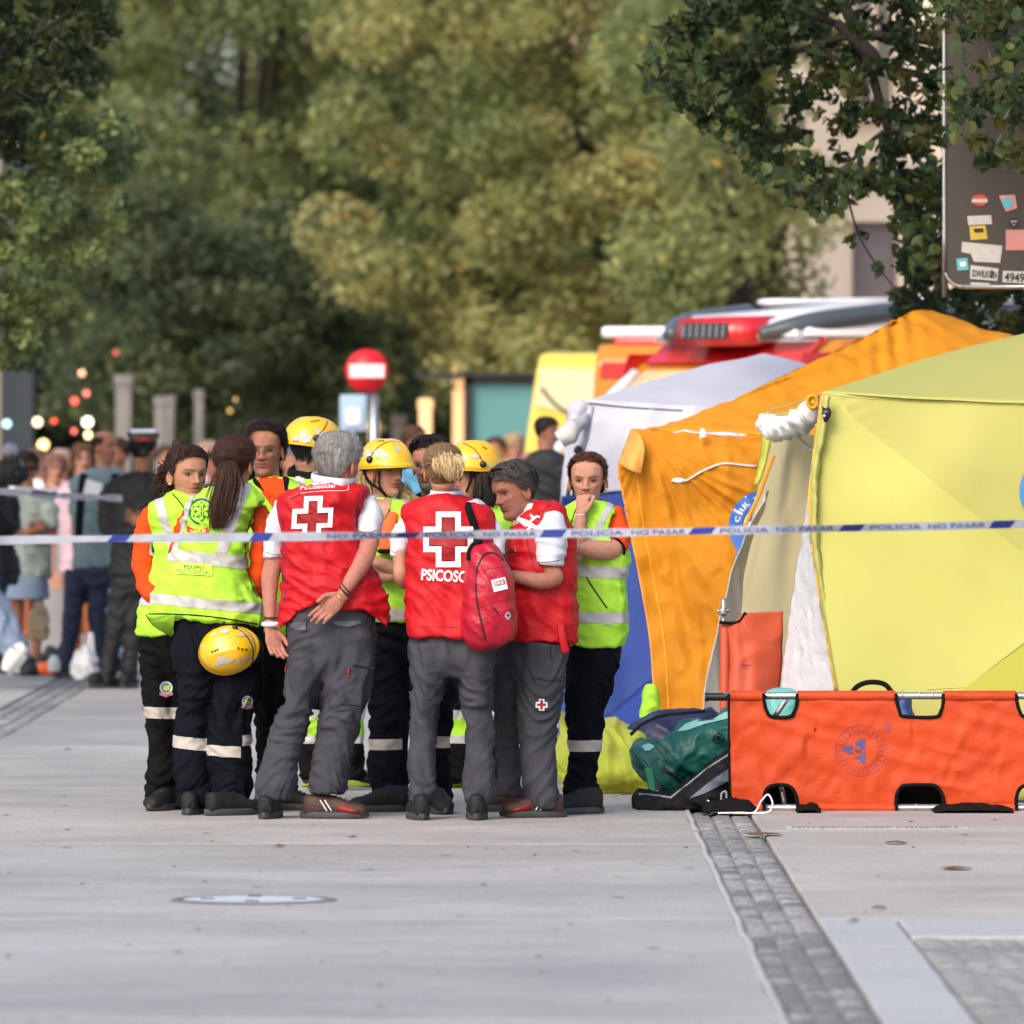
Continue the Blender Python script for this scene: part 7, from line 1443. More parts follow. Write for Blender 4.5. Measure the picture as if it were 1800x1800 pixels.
obj('shoe', tube([P(10, 1180, 57.7), P(18, 1165, 57.7), P(30, 1148, 57.7), P(44, 1136, 57.7)], [.035, .055, .06, .04], 14, 20, up=(.7, 0, .7)), SHW, WK); obj('sole', tube([P(16, 1184, 57.72), P(30, 1170, 57.7), P(44, 1152, 57.7)], .022, 8, 12), SHW, WK)
# bags at their feet
PBAG = mat('plastic_bag_white', (.70, .72, .76), .35, .05, 9, .6, 22, trans=.3)
def pbag(lab, px, gpy, tpy, w, m_, Y=None):
    Y = Y or GY(gpy); o = obj('carrier_bag', lump([(tpy + (gpy - tpy) * .35, px - w * .18, px + w * .22, .05), (tpy + (gpy - tpy) * .55, px - w * .4, px + w * .4, .09), (tpy + (gpy - tpy) * .8, px - w * .5, px + w * .5, .12), (gpy, px - w * .42, px + w * .42, .10)], Y, px, .02, 12, .012), m_)
    tag(o, lab, 'bag', 'bags standing by the bystanders'); return o
pbag('white plastic carrier bag with upright handles beside the officer in black', 150, 1192, 1110, 46, PBAG, 58.2); hn = [tube([P(x, y, 58.2) for x, y in q_], .014, 8, 14) for q_ in ([(132, 1168), (135, 1148), (142, 1160)], [(152, 1165), (156, 1130), (160, 1112), (163, 1140), (163, 1165)])]
o = obj('knotted_straps', join(*hn), PBAG); tag(o, 'knotted white bag handles sticking up from the carrier bag', 'straps')
pbag('white bag glimpsed between the officer and the curly haired woman', 232, 1172, 1105, 14, PBAG, 62)
pbag('tan paper bag hanging beside the bare legs', 68, 1121, 1030, 32, mat('tan_paper', (.42, .31, .19), .8), 60)
pbag('black shoulder bag with coloured charms at the hip of the sage topped woman', 14, 1025, 930, 38, mat('black_bag', (.012, .012, .014), .5), 59.6)
pbag('grey rucksack on the ground behind the white trainer', 50, 1186, 1140, 26, mat('dark_rucksack', (.02, .02, .025), .7), 61)
o = obj('orange_shoe', tube([P(68, 1178, 60.6), P(80, 1175, 60.6), P(94, 1182, 60.6)], [.03, .05, .03], 12, 14), mat('bright_orange_shoe', (.85, .12, .02), .6)); tag(o, 'bright orange shoe on the ground left of the navy trousers', 'shoe')
o = obj('bottle', tube([P(95, 1180, 60.4), P(95, 1165, 60.4), P(96, 1152, 60.4)], [.045, .045, .02], 12, 10), SHW); tag(o, 'white bottle standing beside the orange shoe', 'bottle')
# ================================================================= vehicles
VY = mat('van_yellow', (.66, .50, .07), .25, .05, 2, coat=.6); VO = mat('van_orange', (.52, .18, .010), .3, .06, 2, coat=.6); VR = mat('van_red', (.52, .010, .014), .3, .06, 2, coat=.6); VW = mat('van_white', (.74, .75, .78), .3, .04, 2, coat=.5)
WSG = mat('windscreen_reflection_tint', (.60, .42, .18), .18, .25, 1.2, spec=.6, coat=.6); GLS = mat('dark_glass', (.02, .025, .03), .08, .05, 2, spec=.8, coat=.5); LENS = mat('blue_grey_lens', (.06, .07, .08), .3, .1, 6, spec=.4, coat=.1); CHR = mat('chrome_strip', (.7, .72, .75), .2, .05, metal=.8)  # windscreen glass coloured amber, a reflection painted into its base colour
def van(label, px, Y, yaw, bodym, Lg=5.6, Wd=1.95, Ht=2.35, roofbar=False, tk=.10):
    T = empty('ambulance', ((px - CX) / F * Y, Y, 0), label, 'ambulance'); M = Matrix.Translation(WL[T.name]) @ Matrix.Rotation(R(yaw), 4, 'Z')      # local: nose towards -y
    w = lambda x, y, z: M @ Vector((x, y, z))
    prof = [(-Lg / 2, .45), (-Lg / 2, .95), (-Lg / 2 + .35, 1.15), (-Lg / 2 + 1.75, Ht - .18), (-Lg / 2 + 2.05, Ht), (Lg / 2 - .12, Ht), (Lg / 2, Ht - .15), (Lg / 2, .45)]
    V = []
    for i, s in enumerate((-1, -1, 1, 1)):
        for y, z in prof:
            tuck = tk * max(0, (z - 1.1) / (Ht - 1.1)); x = s * (Wd / 2 - tuck - (.10 if i in (0, 3) and False else 0)); V.append(tuple(w(x if i in (1, 2) else x * .999, y * (1.0 if i in (1, 2) else 1.), z)))
    n = len(prof); Fc = [tuple(range(n - 1, -1, -1)), tuple(range(3 * n, 4 * n))] + [(n + k, n + (k + 1) % n, 2 * n + (k + 1) % n, 2 * n + k) for k in range(n)]
    bm = bmesh.new()
    vs_ = [bm.verts.new(v) for v in (V[:n] + V[3 * n:])]; fs = [bm.faces.new([vs_[k] for k in reversed(range(n))]), bm.faces.new([vs_[n + k] for k in range(n)])] + [bm.faces.new((vs_[k], vs_[(k + 1) % n], vs_[n + (k + 1) % n], vs_[n + k])) for k in range(n)]
    bmesh.ops.bevel(bm, geom=bm.edges[:], offset=.07, segments=4, affect='EDGES', profile=.6); bmesh.ops.recalc_face_normals(bm, faces=bm.faces); bm.verts.index_update()
    VF = [tuple(v.co) for v in bm.verts], [tuple(v.index for v in f.verts) for f in bm.faces]; bm.free(); obj('body', VF, bodym, T)
    def quad(name, pts, m_, th=.012): return obj(name, ([tuple(w(*p_)) for p_ in pts], [tuple(range(len(pts)))]), m_, T, smooth=False, solid=th)
    y0, z0, y1, z1 = -Lg / 2 + .44, 1.22, -Lg / 2 + 1.68, Ht - .24; e = .016
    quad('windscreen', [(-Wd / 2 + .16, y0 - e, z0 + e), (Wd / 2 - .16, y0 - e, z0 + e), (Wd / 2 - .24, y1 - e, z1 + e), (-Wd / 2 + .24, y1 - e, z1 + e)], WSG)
    for s in (-1, 1):
        X = lambda z: s * (Wd / 2 + .008 - tk * max(0, (z - 1.1) / (Ht - 1.1)))
        q_ = quad('side_window', [(X(1.2), y0 + .35, 1.2), (X(1.2), y0 + 1.35, 1.2), (X(1.85), y0 + 1.35, 1.85), (X(1.85), y0 + .85, 1.85)], GLS)
        quad('headlight', [(s * (Wd / 2 - .08), -Lg / 2 - .012, .72), (s * (Wd / 2 - .42), -Lg / 2 - .012, .72), (s * (Wd / 2 - .45), -Lg / 2 - .012, .92), (s * (Wd / 2 - .08), -Lg / 2 - .012, .92)], LENS)
        obj('mirror', box(w(s * (Wd / 2 + .16), y0 + .45, 1.38), (.12, .14, .30), Matrix.Rotation(R(yaw), 4, 'Z'), .03), BLACKP, T)
        for yy in (-Lg / 2 + .95, Lg / 2 - 1.1):
            c0 = w(s * (Wd / 2 - .02), yy, .36); ax = (M.to_3x3() @ Vector((s, 0, 0))); wh = obj('wheel', tube([c0 - ax * .20, c0 - ax * .02, c0 + ax * .01], [.35, .36, .33], 28, 8), BLKRUB, T); obj('rim', tube([c0 + ax * .0, c0 + ax * .02], [.21, .19], 20, 4), METAL, wh)
    quad('bumper', [(-Wd / 2 + .05, -Lg / 2 - .014, .40), (Wd / 2 - .05, -Lg / 2 - .014, .40), (Wd / 2 - .05, -Lg / 2 - .014, .64), (-Wd / 2 + .05, -Lg / 2 - .014, .64)], BLACKP, .03)
    return T, M, w, quad, Lg, Wd, Ht
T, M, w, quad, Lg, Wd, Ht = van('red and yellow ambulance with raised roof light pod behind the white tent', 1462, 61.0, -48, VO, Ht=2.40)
yf = -Lg / 2 + 1.95
def hexa(name, pts8, m_, bev=.03):
    bm = bmesh.new(); v_ = [bm.verts.new(w(*p_)) for p_ in pts8]
    for f in ((0, 1, 2, 3), (7, 6, 5, 4), (0, 4, 5, 1), (1, 5, 6, 2), (2, 6, 7, 3), (3, 7, 4, 0)): bm.faces.new([v_[i] for i in f])
    bmesh.ops.recalc_face_normals(bm, faces=bm.faces); bmesh.ops.bevel(bm, geom=bm.edges[:], offset=bev, segments=3, affect='EDGES'); bm.verts.index_update()
    r = [tuple(v.co) for v in bm.verts], [tuple(v.index for v in f.verts) for f in bm.faces]; bm.free(); return obj(name, r, m_, T)
hexa('roof_pod', [(-.80, yf - .25, Ht - .02), (.80, yf - .25, Ht - .02), (.86, yf + 2.6, Ht - .02), (-.86, yf + 2.6, Ht - .02), (-.62, yf - .02, Ht + .17), (.62, yf - .02, Ht + .17), (.74, yf + 2.2, Ht + .33), (-.74, yf + 2.2, Ht + .33)], VW, .05)
hexa('pod_face', [(-.34, yf - .40, Ht - .05), (.34, yf - .40, Ht - .05), (.34, yf + .05, Ht - .05), (-.34, yf + .05, Ht - .05), (-.32, yf - .36, Ht + .15), (.32, yf - .36, Ht + .15), (.32, yf + .1, Ht + .17), (-.32, yf + .1, Ht + .17)], VR, .02)
quad('grille', [(-.24, yf - .405, Ht + .00), (.24, yf - .405, Ht + .00), (.23, yf - .392, Ht + .11), (-.23, yf - .392, Ht + .11)], BLKRUB)
for k_ in range(7): quad('grille_bar', [(-.22 + k_ * .068, yf - .412, Ht + .01), (-.20 + k_ * .068, yf - .412, Ht + .01), (-.20 + k_ * .068, yf - .40, Ht + .10), (-.22 + k_ * .068, yf - .40, Ht + .10)], METAL, .004)
for s in (-1, 1): obj('corner_lens', tube([w(s * .46, yf - .30, Ht + .03), w(s * .66, yf + .05, Ht + .11), w(s * .76, yf + .75, Ht + .20)], [.06, .095, .08], 16, 24, up=(0, 0, 1), flat=.85), LENS, T)
for s in (-1, 1): obj('side_lightbar', tube([w(s * .80, yf + 1.0, Ht + .19), w(s * .83, yf + 2.6, Ht + .22)], .06, 12, 10, up=(0, 0, 1), flat=.8), LENS, T); obj('lightbar_cap', tube([w(s * .79, yf + .95, Ht + .28), w(s * .81, yf + 2.6, Ht + .31)], .09, 10, 6, up=(0, 0, 1), flat=.3), VW, T)
for s in (-1, 1): obj('pillar_strip', tube([w(s * .90, -Lg / 2 + .42, 1.22), w(s * .83, -Lg / 2 + 1.66, 2.16)], .045, 8, 8), VW, T)
quad('red_roof_band', [(-.80, -Lg / 2 + 1.72, Ht - .17), (.80, -Lg / 2 + 1.72, Ht - .17), (.80, -Lg / 2 + 1.99, Ht + .01), (-.80, -Lg / 2 + 1.99, Ht + .01)], VR)
for s in (-1, 1):
    X = lambda z: s * (Wd / 2 + .012 - .10 * max(0, (z - 1.1) / (Ht - 1.1)))
    quad('red_side_panel', [(X(2.3), yf - .3, 2.30), (X(2.3), Lg / 2 - .2, 2.30), (X(1.95), Lg / 2 - .2, 1.95), (X(1.95), yf + .2, 1.95), (X(2.15), yf - .35, 2.15)], VR)
    X2 = lambda z: X(z) + s * .006
    quad('white_swoosh', [(X2(1.9), yf + .25, 1.88), (X2(2.1), yf + .75, 2.08), (X2(2.26), yf + 1.5, 2.26), (X2(2.28), yf + 2.6, 2.28), (X2(2.2), yf + 2.6, 2.18), (X2(2.15), yf + 1.5, 2.14), (X2(1.9), yf + .75, 1.90)], VW)
    X3 = lambda z: X(z) + s * .012
    quad('orange_swoosh', [(X3(1.85), yf + .6, 1.85), (X3(2.1), yf + 1.1, 2.08), (X3(2.19), yf + 1.9, 2.19), (X3(2.2), yf + 3.0, 2.2), (X3(1.5), yf + 3.0, 1.5), (X3(1.5), yf + .5, 1.5)], VO)
quad('glare_panel', [(-Wd / 2 + .18, y0_ , z0_) for y0_, z0_ in ((-2.0 + .0, 1.22),)] + [(Wd / 2 - .18, -2.0, 1.22), (Wd / 2 - .26, -1.38, 2.10), (-Wd / 2 + .26, -1.38, 2.10)], VY) if False else None
T, M, w, quad, Lg, Wd, Ht = van('orange and red emergency van with white light bar, between the two other ambulances', 1318, 68, 172, VO, Ht=2.42)
obj('light_bar', box(w(0, Lg / 2 - .3, Ht + .09), (1.7, .32, .09), Matrix.Rotation(R(172), 4, 'Z'), .03), VW, T); obj('light_lens', box(w(0, Lg / 2 - .3, Ht - .02), (1.5, .34, .16), Matrix.Rotation(R(172), 4, 'Z'), .03), VR, T)
quad('red_roof_band', [(-.84, Lg / 2 + .012, Ht - .26), (.84, Lg / 2 + .012, Ht - .26), (.83, Lg / 2 + .012, Ht - .14), (-.83, Lg / 2 + .012, Ht - .14)], VR)
T, M, w, quad, Lg, Wd, Ht = van('yellow ambulance at the left end of the row beside the bus shelter', 1120, 75, 176, VY, Ht=2.42, tk=.30)
yb_ = Lg / 2 + .012
quad('pale_panel', [(-.66, yb_, 2.26), (.66, yb_, 2.26), (.72, yb_, 1.98), (.30, yb_, 1.86), (-.72, yb_, 1.98)], mat('van_cream', (.62, .56, .34), .3, .05, coat=.5))
obj('panel_gap', tube([w(.66, yb_ + .01, 2.12), w(.5, yb_ + .01, 1.95), w(.25, yb_ + .01, 1.86), w(-.2, yb_ + .01, 1.86)], .014, 6, 12), BLACKP, T)
for s in (-1, 1): quad('rear_window', [(s * .10, yb_, 1.25), (s * .62, yb_, 1.25), (s * .60, yb_, 1.70), (s * .10, yb_, 1.70)], GLS); quad('tail_light', [(s * .88, yb_, .9), (s * .76, yb_, .9), (s * .76, yb_, 1.25), (s * .87, yb_, 1.25)], VR)
# ================================================================= street furniture
def disc(c, r, th, m_, par, name, n=48): return obj(name, tube([c + Vector((0, th / 2, 0)), c - Vector((0, th / 2, 0))], r, n, 4, up=(0, 0, 1)), m_, par)
Yn = 66.; N1 = empty('traffic_sign', P(645, 1156, Yn) * Vector((1, 1, 0)), 'round red no entry sign on a grey pole in front of the trees', 'road sign')
c = P(645, 652, Yn); disc(c, 38 / F * Yn, .02, mat('sign_red', (.62, .012, .025), .4), N1, 'sign_plate'); obj('white_bar', box(c - Vector((0, .016, 0)), (62 / F * Yn, .008, 24 / F * Yn)), WHITEX, N1, smooth=False); obj('pole', tube([P(657, 690, Yn) + Vector((0, .05, 0)), Vector((P(657, 690, Yn).x, Yn + .05, 0))], .035, 12, 4), METAL, N1)
N2 = empty('traffic_sign', P(622, 1130, 70) * Vector((1, 1, 0)), 'pale blue information panel under the no entry sign', 'road sign'); obj('panel', box(P(621, 726, 70), (.22, .03, .30), bev=.01), mat('pale_blue_panel', (.30, .42, .55), .5), N2); obj('pole', tube([P(621, 755, 70), Vector((P(621, 755, 70).x, 70, 0))], .03, 8, 4), METAL, N2); obj('panel_graphic', box(P(621, 732, 69.97), (.12, .01, .14)), WHITEX, N2, smooth=False)
# bus shelter with teal panel
Yb = 86.; BS = empty('bus_shelter', P(875, 1066, Yb) * Vector((1, 1, 0)), 'bus shelter with glowing teal poster panel and dark frame', 'bus shelter')
kb = Yb / F
obj('poster', box(P(888, 736, Yb), (130 * kb, .06, 122 * kb)), mat('teal_poster', (.07, .19, .19), .4, .06, emit=((.15, .42, .42), .08)), BS, smooth=False)
for nm, a, b_, s_ in (('frame_post', 823, 740, (16, 180)), ('frame_post', 958, 740, (12, 180)), ('frame_top', 890, 668, (150, 14)), ('frame_bottom', 890, 802, (150, 12))): obj(nm, box(P(a, b_, Yb - .05), (s_[0] * kb, .12, s_[1] * kb)), BLACKP, BS, smooth=False)
obj('roof', box(P(860, 660, Yb + .6), (260 * kb, 1.6, 8 * kb)), BLACKP, BS, smooth=False); obj('leg', tube([P(823, 820, Yb), Vector((P(823, 0, Yb).x, Yb, 0))], .05, 8, 4), BLACKP, BS); obj('leg', tube([P(958, 820, Yb), Vector((P(958, 0, Yb).x, Yb, 0))], .05, 8, 4), BLACKP, BS)
PALEP = mat('pale_stone_post', (.17, .16, .155), .8, .12); WARMP = mat('column_lamp_glow', (.55, .36, .18), .6, .1, emit=((1., .55, .25), .55))  # warm columns emit light themselves in place of lamp light falling on them
def column(lab, px, top, w_, Y, m_, cat='column'):
    g0 = Vector((P(px, 0, Y).x, Y, 0)); z = P(px, top, Y).z; T_ = empty('column', g0, lab, cat); obj('shaft', box(g0 + Vector((0, 0, z / 2 + .1)), (w_, w_, z - .2), bev=.02), m_, T_); obj('base', box(g0 + Vector((0, 0, .08)), (w_ * 1.3, w_ * 1.3, .16), bev=.02), m_, T_); obj('capital', box(g0 + Vector((0, 0, z - .03)), (w_ * 1.2, w_ * 1.2, .12), bev=.02), m_, T_)
for lab, px, tp, w_, Y, m_ in (('pale column behind the officer, tallest on the left', 218, 664, .17, 92, PALEP), ('pale column right of the officer cap', 282, 702, .13, 94, PALEP), ('slim pale column near the curly haired woman bun', 300, 700, .09, 94.5, PALEP), ('thin grey column left of the man with glasses', 350, 690, .10, 95, PALEP), ('column with built-in lamp glow right of the no entry sign', 748, 706, .14, 96, WARMP), ('column with built-in lamp glow against the bus shelter frame', 806, 640, .13, 97, WARMP), ('column with built-in lamp glow under the no entry sign', 657, 745, .10, 97, WARMP), ('grey column between the sign and the first warm column', 700, 735, .16, 99, PALEP)): column(lab, px, tp, w_, Y, m_)
# lamps and lit signs far down the street
LMP = [((1., .45, .25), 'bright red and white lamp high above the crowd at left', 144, 656, 9), ((.9, .10, .08), 'red lamp left of the stack of lights', 131, 705, 10), ((.9, .2, .18), 'pinkish red lamp right of the stack of lights', 152, 692, 8), ((1., .85, .7), 'large white lamp in the lower part of the stack of lights', 154, 742, 15), ((.9, .15, .12), 'small red lamp at the lower left of the stack', 130, 758, 7), ((1., .8, .35), 'yellow lamp at the foot of the stack', 155, 765, 10), ((1., .72, .42), 'soft peach lamp left of the stack of lights', 66, 742, 13), ((.95, .62, .22), 'amber shop lamp low at the left', 76, 782, 16), ((.9, .1, .05), 'single red lamp between peach lamp and stack', 95, 740, 7), ((.35, .7, .68), 'pale teal lamp at the far left', 12, 745, 11), ((.55, .60, .68), 'pale lamp seen through the trees at far left', 208, 690, 7), ((.75, .12, .10), 'dim red lamp high in the dark trees', 204, 620, 8), ((.8, .50, .15), 'small golden glow standing in for a reflective glint above the man with glasses', 404, 722, 5), ((.8, .52, .18), 'tiny golden glow standing in for a glint beside the other golden glow', 414, 702, 4)]  # the two golden ones are made-up emitters for a reflective glint
for c_, lab, px, py, r_ in LMP:
    Y = 92.; s_ = 2.4 if c_[1] > .6 else 1.6
    if 'golden' in lab: s_ = 1.3
    if 'dim' in lab or 'pale lamp' in lab: s_ = .35
    T_ = empty('street_lamp' if 'shop' not in lab else 'shop_lamp', P(px, py, Y), lab, 'lamp', 'lamps glowing down the street'); rad = r_ * .55 / F * Y  # the two golden made-up emitters get a lamp name here too
    obj('bulb', ball(tuple(P(px, py, Y)), rad, 16, 12), mat('lamp_%d' % int(px * 7 + py), c_, .4, 0, emit=(c_, s_)), T_); obj('housing', tube([P(px, py, Y) + Vector((0, rad * .9, 0)), P(px, py, Y) + Vector((0, rad * 1.5, 0))], rad * 1.05, 16, 4), BLACKP, T_)
# ================================================================= buildings
STO = mat('beige_stone_wall', (.78, .64, .50), .9, .08, .6, .2, 6, dirt=.15, dirtcol=(.30, .22, .17)); STO2 = mat('cornice_stone', (.62, .52, .42), .8, .08, .8); SHUT = mat('grey_shutter', (.20, .17, .18), .7, .1); WGL = mat('window_glass', (.05, .06, .07), .1, .1, 2, spec=.8); PINKW = mat('peach_wall', (.60, .45, .36), .85, .08, .6)
def building(lab, x0_, x1_, Y, H_m, wallm, floors, bays, z0=.0, deep=8.):
    """street front in the plane y=Y facing the camera"""
    T_ = empty('building', ((x0_ + x1_) / 2, Y, 0), lab, 'building'); fh = (H_m - z0) / floors; bw = (x1_ - x0_) / bays; ww_, wh_ = bw * (.42 if z0 < 1 else .30), fh * .62; ps = []
    xs = [x0_]
    for b0 in range(bays): c0 = x0_ + bw * (b0 + .5); xs += [c0 - ww_ / 2, c0 + ww_ / 2]
    xs.append(x1_)
    for f in range(floors):
        zb = z0 + f * fh; zs, zt = zb + fh * .16, zb + fh * .16 + wh_
        ps.append(box(((x0_ + x1_) / 2, Y + .2, (zb + zs) / 2), (x1_ - x0_, .4, zs - zb))); ps.append(box(((x0_ + x1_) / 2, Y + .2, (zt + zb + fh) / 2), (x1_ - x0_, .4, zb + fh - zt)))
        for i in range(0, len(xs), 2): ps.append(box(((xs[i] + xs[i + 1]) / 2, Y + .2, (zs + zt) / 2), (xs[i + 1] - xs[i], .4, zt - zs)))
    ps.append(box(((x0_ + x1_) / 2, Y + .4 + deep / 2, H_m / 2), (x1_ - x0_, deep, H_m)))
    obj('wall', join(*ps), wallm, T_, smooth=False)
    for f in range(floors):
        zb = z0 + f * fh; zs, zt = zb + fh * .16, zb + fh * .16 + wh_
        obj('cornice', box(((x0_ + x1_) / 2, Y - .08, zb + fh - .06), (x1_ - x0_ + .1, .16, .14), bev=.02), STO2, T_)
        for b0 in range(bays):
            c0 = x0_ + bw * (b0 + .5); wd_ = obj('window', join(box((c0 - ww_ / 2 + .03, Y + .22, (zs + zt) / 2), (.06, .08, wh_)), box((c0 + ww_ / 2 - .03, Y + .22, (zs + zt) / 2), (.06, .08, wh_)), box((c0, Y + .22, (zs + zt) / 2), (.05, .08, wh_)), box((c0, Y + .22, zt - .03), (ww_, .08, .06)), box((c0, Y + .22, zs + .03), (ww_, .08, .06))), STO2, T_, smooth=False)
            obj('pane', box((c0, Y + .26, (zs + zt) / 2), (ww_, .02, wh_)), WGL, wd_, smooth=False)
            if (b0 + f) % 2 == 0: obj('shutter', box((c0, Y + .17, zt - wh_ * .3), (ww_ - .04, .03, wh_ * .6)), SHUT, wd_, smooth=False)
            obj('sill', box((c0, Y - .04, zs - .05), (ww_ + .2, .14, .08)), STO2, wd_, smooth=False)
    obj('roof', box(((x0_ + x1_) / 2, Y + 3.8, H_m + .15), (x1_ - x0_ + .6, deep + 1.2, .3)), mat('roof_tile', (.28, .12, .07), .8, .2), T_, smooth=False)
building('beige stone apartment building behind the right hand branches', 2.95, 14, 88, 13.5, STO, 4, 7, 1.6)
building('peach rendered building at the far end of the street', -5.6, 1.6, 175, 20, PINKW, 6, 5, .3); building('beige building on the far left side of the street', -22, -7.2, 120, 16, mat('dull_beige_wall', (.34, .28, .22), .9, .1, .6), 5, 7, .3); building('beige building at the far right end of the street', 2.4, 14, 172, 18, STO, 5, 6, .3)
# ================================================================= trees
def leafmat(name, col, tr=.5):
    return mat(name, (1, 1, 1), .5, .25, 1.5, attr=True, trans=tr, spec=.4)
LEAF = leafmat('tree_leaf', None); BARK = mat('tree_bark', (.028, .023, .018), .9, .25, 6, .8, 20)
def leaves(clumps, size, n_per, colors, seed, flat=.7, shape=0):
    """clumps: (centre, radius); each leaf is a small folded blade with its own tint; numpy-built"""
    rg = np.random.RandomState(seed); Vs, Cs = [], []
    for (c, r) in clumps:
        n = max(3, int(n_per * (r ** 2))); d = rg.normal(size=(n, 3)); d /= np.linalg.norm(d, axis=1, keepdims=True); rad = r * rg.uniform(.15, 1, (n, 1)) ** .5
        pos = np.array(c) + d * rad * np.array([1, 1, flat])
        u = rg.normal(size=(n, 3)); u /= np.linalg.norm(u, axis=1, keepdims=True); t = rg.normal(size=(n, 3)); v = np.cross(u, t); v /= np.linalg.norm(v, axis=1, keepdims=True) + 1e-9; w_ = np.cross(u, v)
        s = size * rg.uniform(.6, 1.3, (n, 1)); base = colors[rg.randint(len(colors))]; cc = np.array(base) * rg.uniform(.65, 1.35, (n, 1)) * (1 + .25 * rg.normal(size=(n, 1)) * 0)
        yel = rg.rand(n, 1) < .015; cc = np.where(yel, cc * np.array([1.7, 1.1, .7]), cc)
        q = np.stack([pos - u * s, pos - v * s * .48 - u * s * .2 + w_ * s * .12, pos - v * s * .40 + u * s * .45 + w_ * s * .10, pos + u * s, pos + v * s * .40 + u * s * .45 + w_ * s * .10, pos + v * s * .48 - u * s * .2 + w_ * s * .12], 1) if shape else np.stack([pos - u * s, pos - v * s * .5 + w_ * s * .1, pos + u * s, pos + v * s * .5 + w_ * s * .1], 1)
        Vs.append(q.reshape(-1, 3)); Cs.append(np.repeat(np.clip(cc, 0, 1), q.shape[1], 0))
    V = np.concatenate(Vs); C = np.concatenate(Cs); k = 6 if shape else 4
    return V, np.arange(len(V)).reshape(-1, k), C
def leafobj(name, VFC, parent, m_=LEAF):
    V, Fc, C = VFC; off = np.array(WL[parent.name]); me = bpy.data.meshes.new(name); n = len(V); k = Fc.shape[1]; nf = len(Fc)
    me.vertices.add(n); me.vertices.foreach_set('co', (V - off).ravel()); me.loops.add(nf * k); me.loops.foreach_set('vertex_index', Fc.ravel()); me.polygons.add(nf); me.polygons.foreach_set('loop_start', np.arange(nf) * k); me.update(calc_edges=True)
    ca = me.color_attributes.new('Col', 'FLOAT_COLOR', 'POINT'); c4 = np.ones((n, 4)); c4[:, :3] = C; ca.data.foreach_set('color', c4.ravel()); me.materials.append(m_)
    o = bpy.data.objects.new(name, me); COL.objects.link(o); o.parent = parent; o['kind'] = 'stuff'; return o
def limbs(T_, base, tops, r0=.16, seed=0):
    rg = random.Random(seed); ps = []
    hub = Vector((base.x + rg.uniform(-.2, .2), base.y, 2.5 + rg.uniform(-.3, .4))); obj('trunk', displace(tube([base, (base + hub) / 2 + Vector((.06, .03, 0)), hub], [r0 * 1.35, r0, r0 * .85], 16, 24), lambda p: .012 * nz(p[0] * 12, p[1] * 12, p[2] * 3)), BARK, T_)
    for t in tops: t = Vector(t); m1 = hub.lerp(t, .4) + Vector((0, 0, .25)); ps.append(tube([hub - Vector((0, 0, .15)), m1, t], [r0 * .6, r0 * .35, r0 * .10], 8, 14))
    if ps: obj('limb', join(*ps), BARK, T_)
def tree(lab, base, clumps, size, n_per, colors, seed, r0=.16, group='street trees', shape=0, flat=.75):
    T_ = empty('tree', base, lab, 'tree', group); rg = random.Random(seed); tops = [c for c, r in rg.sample(clumps, min(9, len(clumps)))]; limbs(T_, Vector(base), tops, r0, seed)
    leafobj('crown', leaves(clumps, size, n_per, colors, seed, flat, shape), T_); return T_
def crownclumps(cx, Y, z0, z1, rx, ry, n, cr0, seed):
    rg = random.Random(seed); out = []
    for _ in range(n):
        a = rg.uniform(0, 6.283); q = rg.random() ** .45; zf = rg.random(); prof = math.sin(math.pi * min(1, .16 + zf * .84)) ** .6
        out.append((Vector((cx + rx * q * prof * math.cos(a), Y + ry * q * prof * math.sin(a), z0 + (z1 - z0) * zf)), cr0 * rg.uniform(.6, 1.25)))
    return out
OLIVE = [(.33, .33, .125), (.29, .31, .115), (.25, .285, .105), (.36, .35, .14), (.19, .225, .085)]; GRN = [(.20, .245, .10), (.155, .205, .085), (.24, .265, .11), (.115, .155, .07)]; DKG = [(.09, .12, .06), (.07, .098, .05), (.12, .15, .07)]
def xof(px, Y): return (px - CX) / F * Y
tree('broad olive green tree filling the middle of the street behind the ambulances', (xof(1120, 96), 97, 0), crownclumps(xof(1040, 96), 96, 2.35, 9.5, 3.1, 2.6, 300, .55, 1), .062, 1150, OLIVE, 1, .22)
tree('olive tree left of the middle behind the no entry sign', (xof(655, 106), 108, 0), crownclumps(xof(700, 106), 107, 2.2, 9.5, 2.4, 2.4, 200, .55, 2), .068, 1050, OLIVE[:3] + GRN[:2], 2, .20)
tree('dark green tree behind the man with glasses', (xof(520, 116), 118, 0), [q for q in crownclumps(xof(480, 116), 117, 1.9, 9.5, 2.2, 2.4, 120, .8, 3) if not (5.6 < q[0].z < 7.4 and abs(q[0].x - xof(455, 116)) < 1.15)], .075, 650, GRN + DKG[:1], 3, .20)
tree('deep green tree above the crowd at left', (xof(260, 112), 113, 0), crownclumps(xof(250, 112), 112, 1.9, 9.5, 2.1, 2.4, 190, .6, 4), .07, 900, DKG + GRN[:2], 4, .20)
tree('pale green tree top between the left trees', (xof(390, 104), 106, 0), [q for q in crownclumps(xof(390, 104), 104, 1.9, 9.5, 1.9, 2.2, 110, .75, 6) if not (5.3 < q[0].z < 6.8 and abs(q[0].x - xof(455, 104)) < 1.05)], .068, 720, GRN[:1] + OLIVE[2:3] + [(.09, .12, .035)], 6, .18)
tree('added low tree with leaves darkened for canopy shade, between the crowd and the columns', (xof(300, 97), 98, 0), crownclumps(xof(285, 97), 97, 1.95, 4.3, 1.25, 1.2, 90, .42, 51), .062, 1100, DKG + GRN[3:], 51, .09)  # added tree, its dark leaf colours stand in for canopy shade
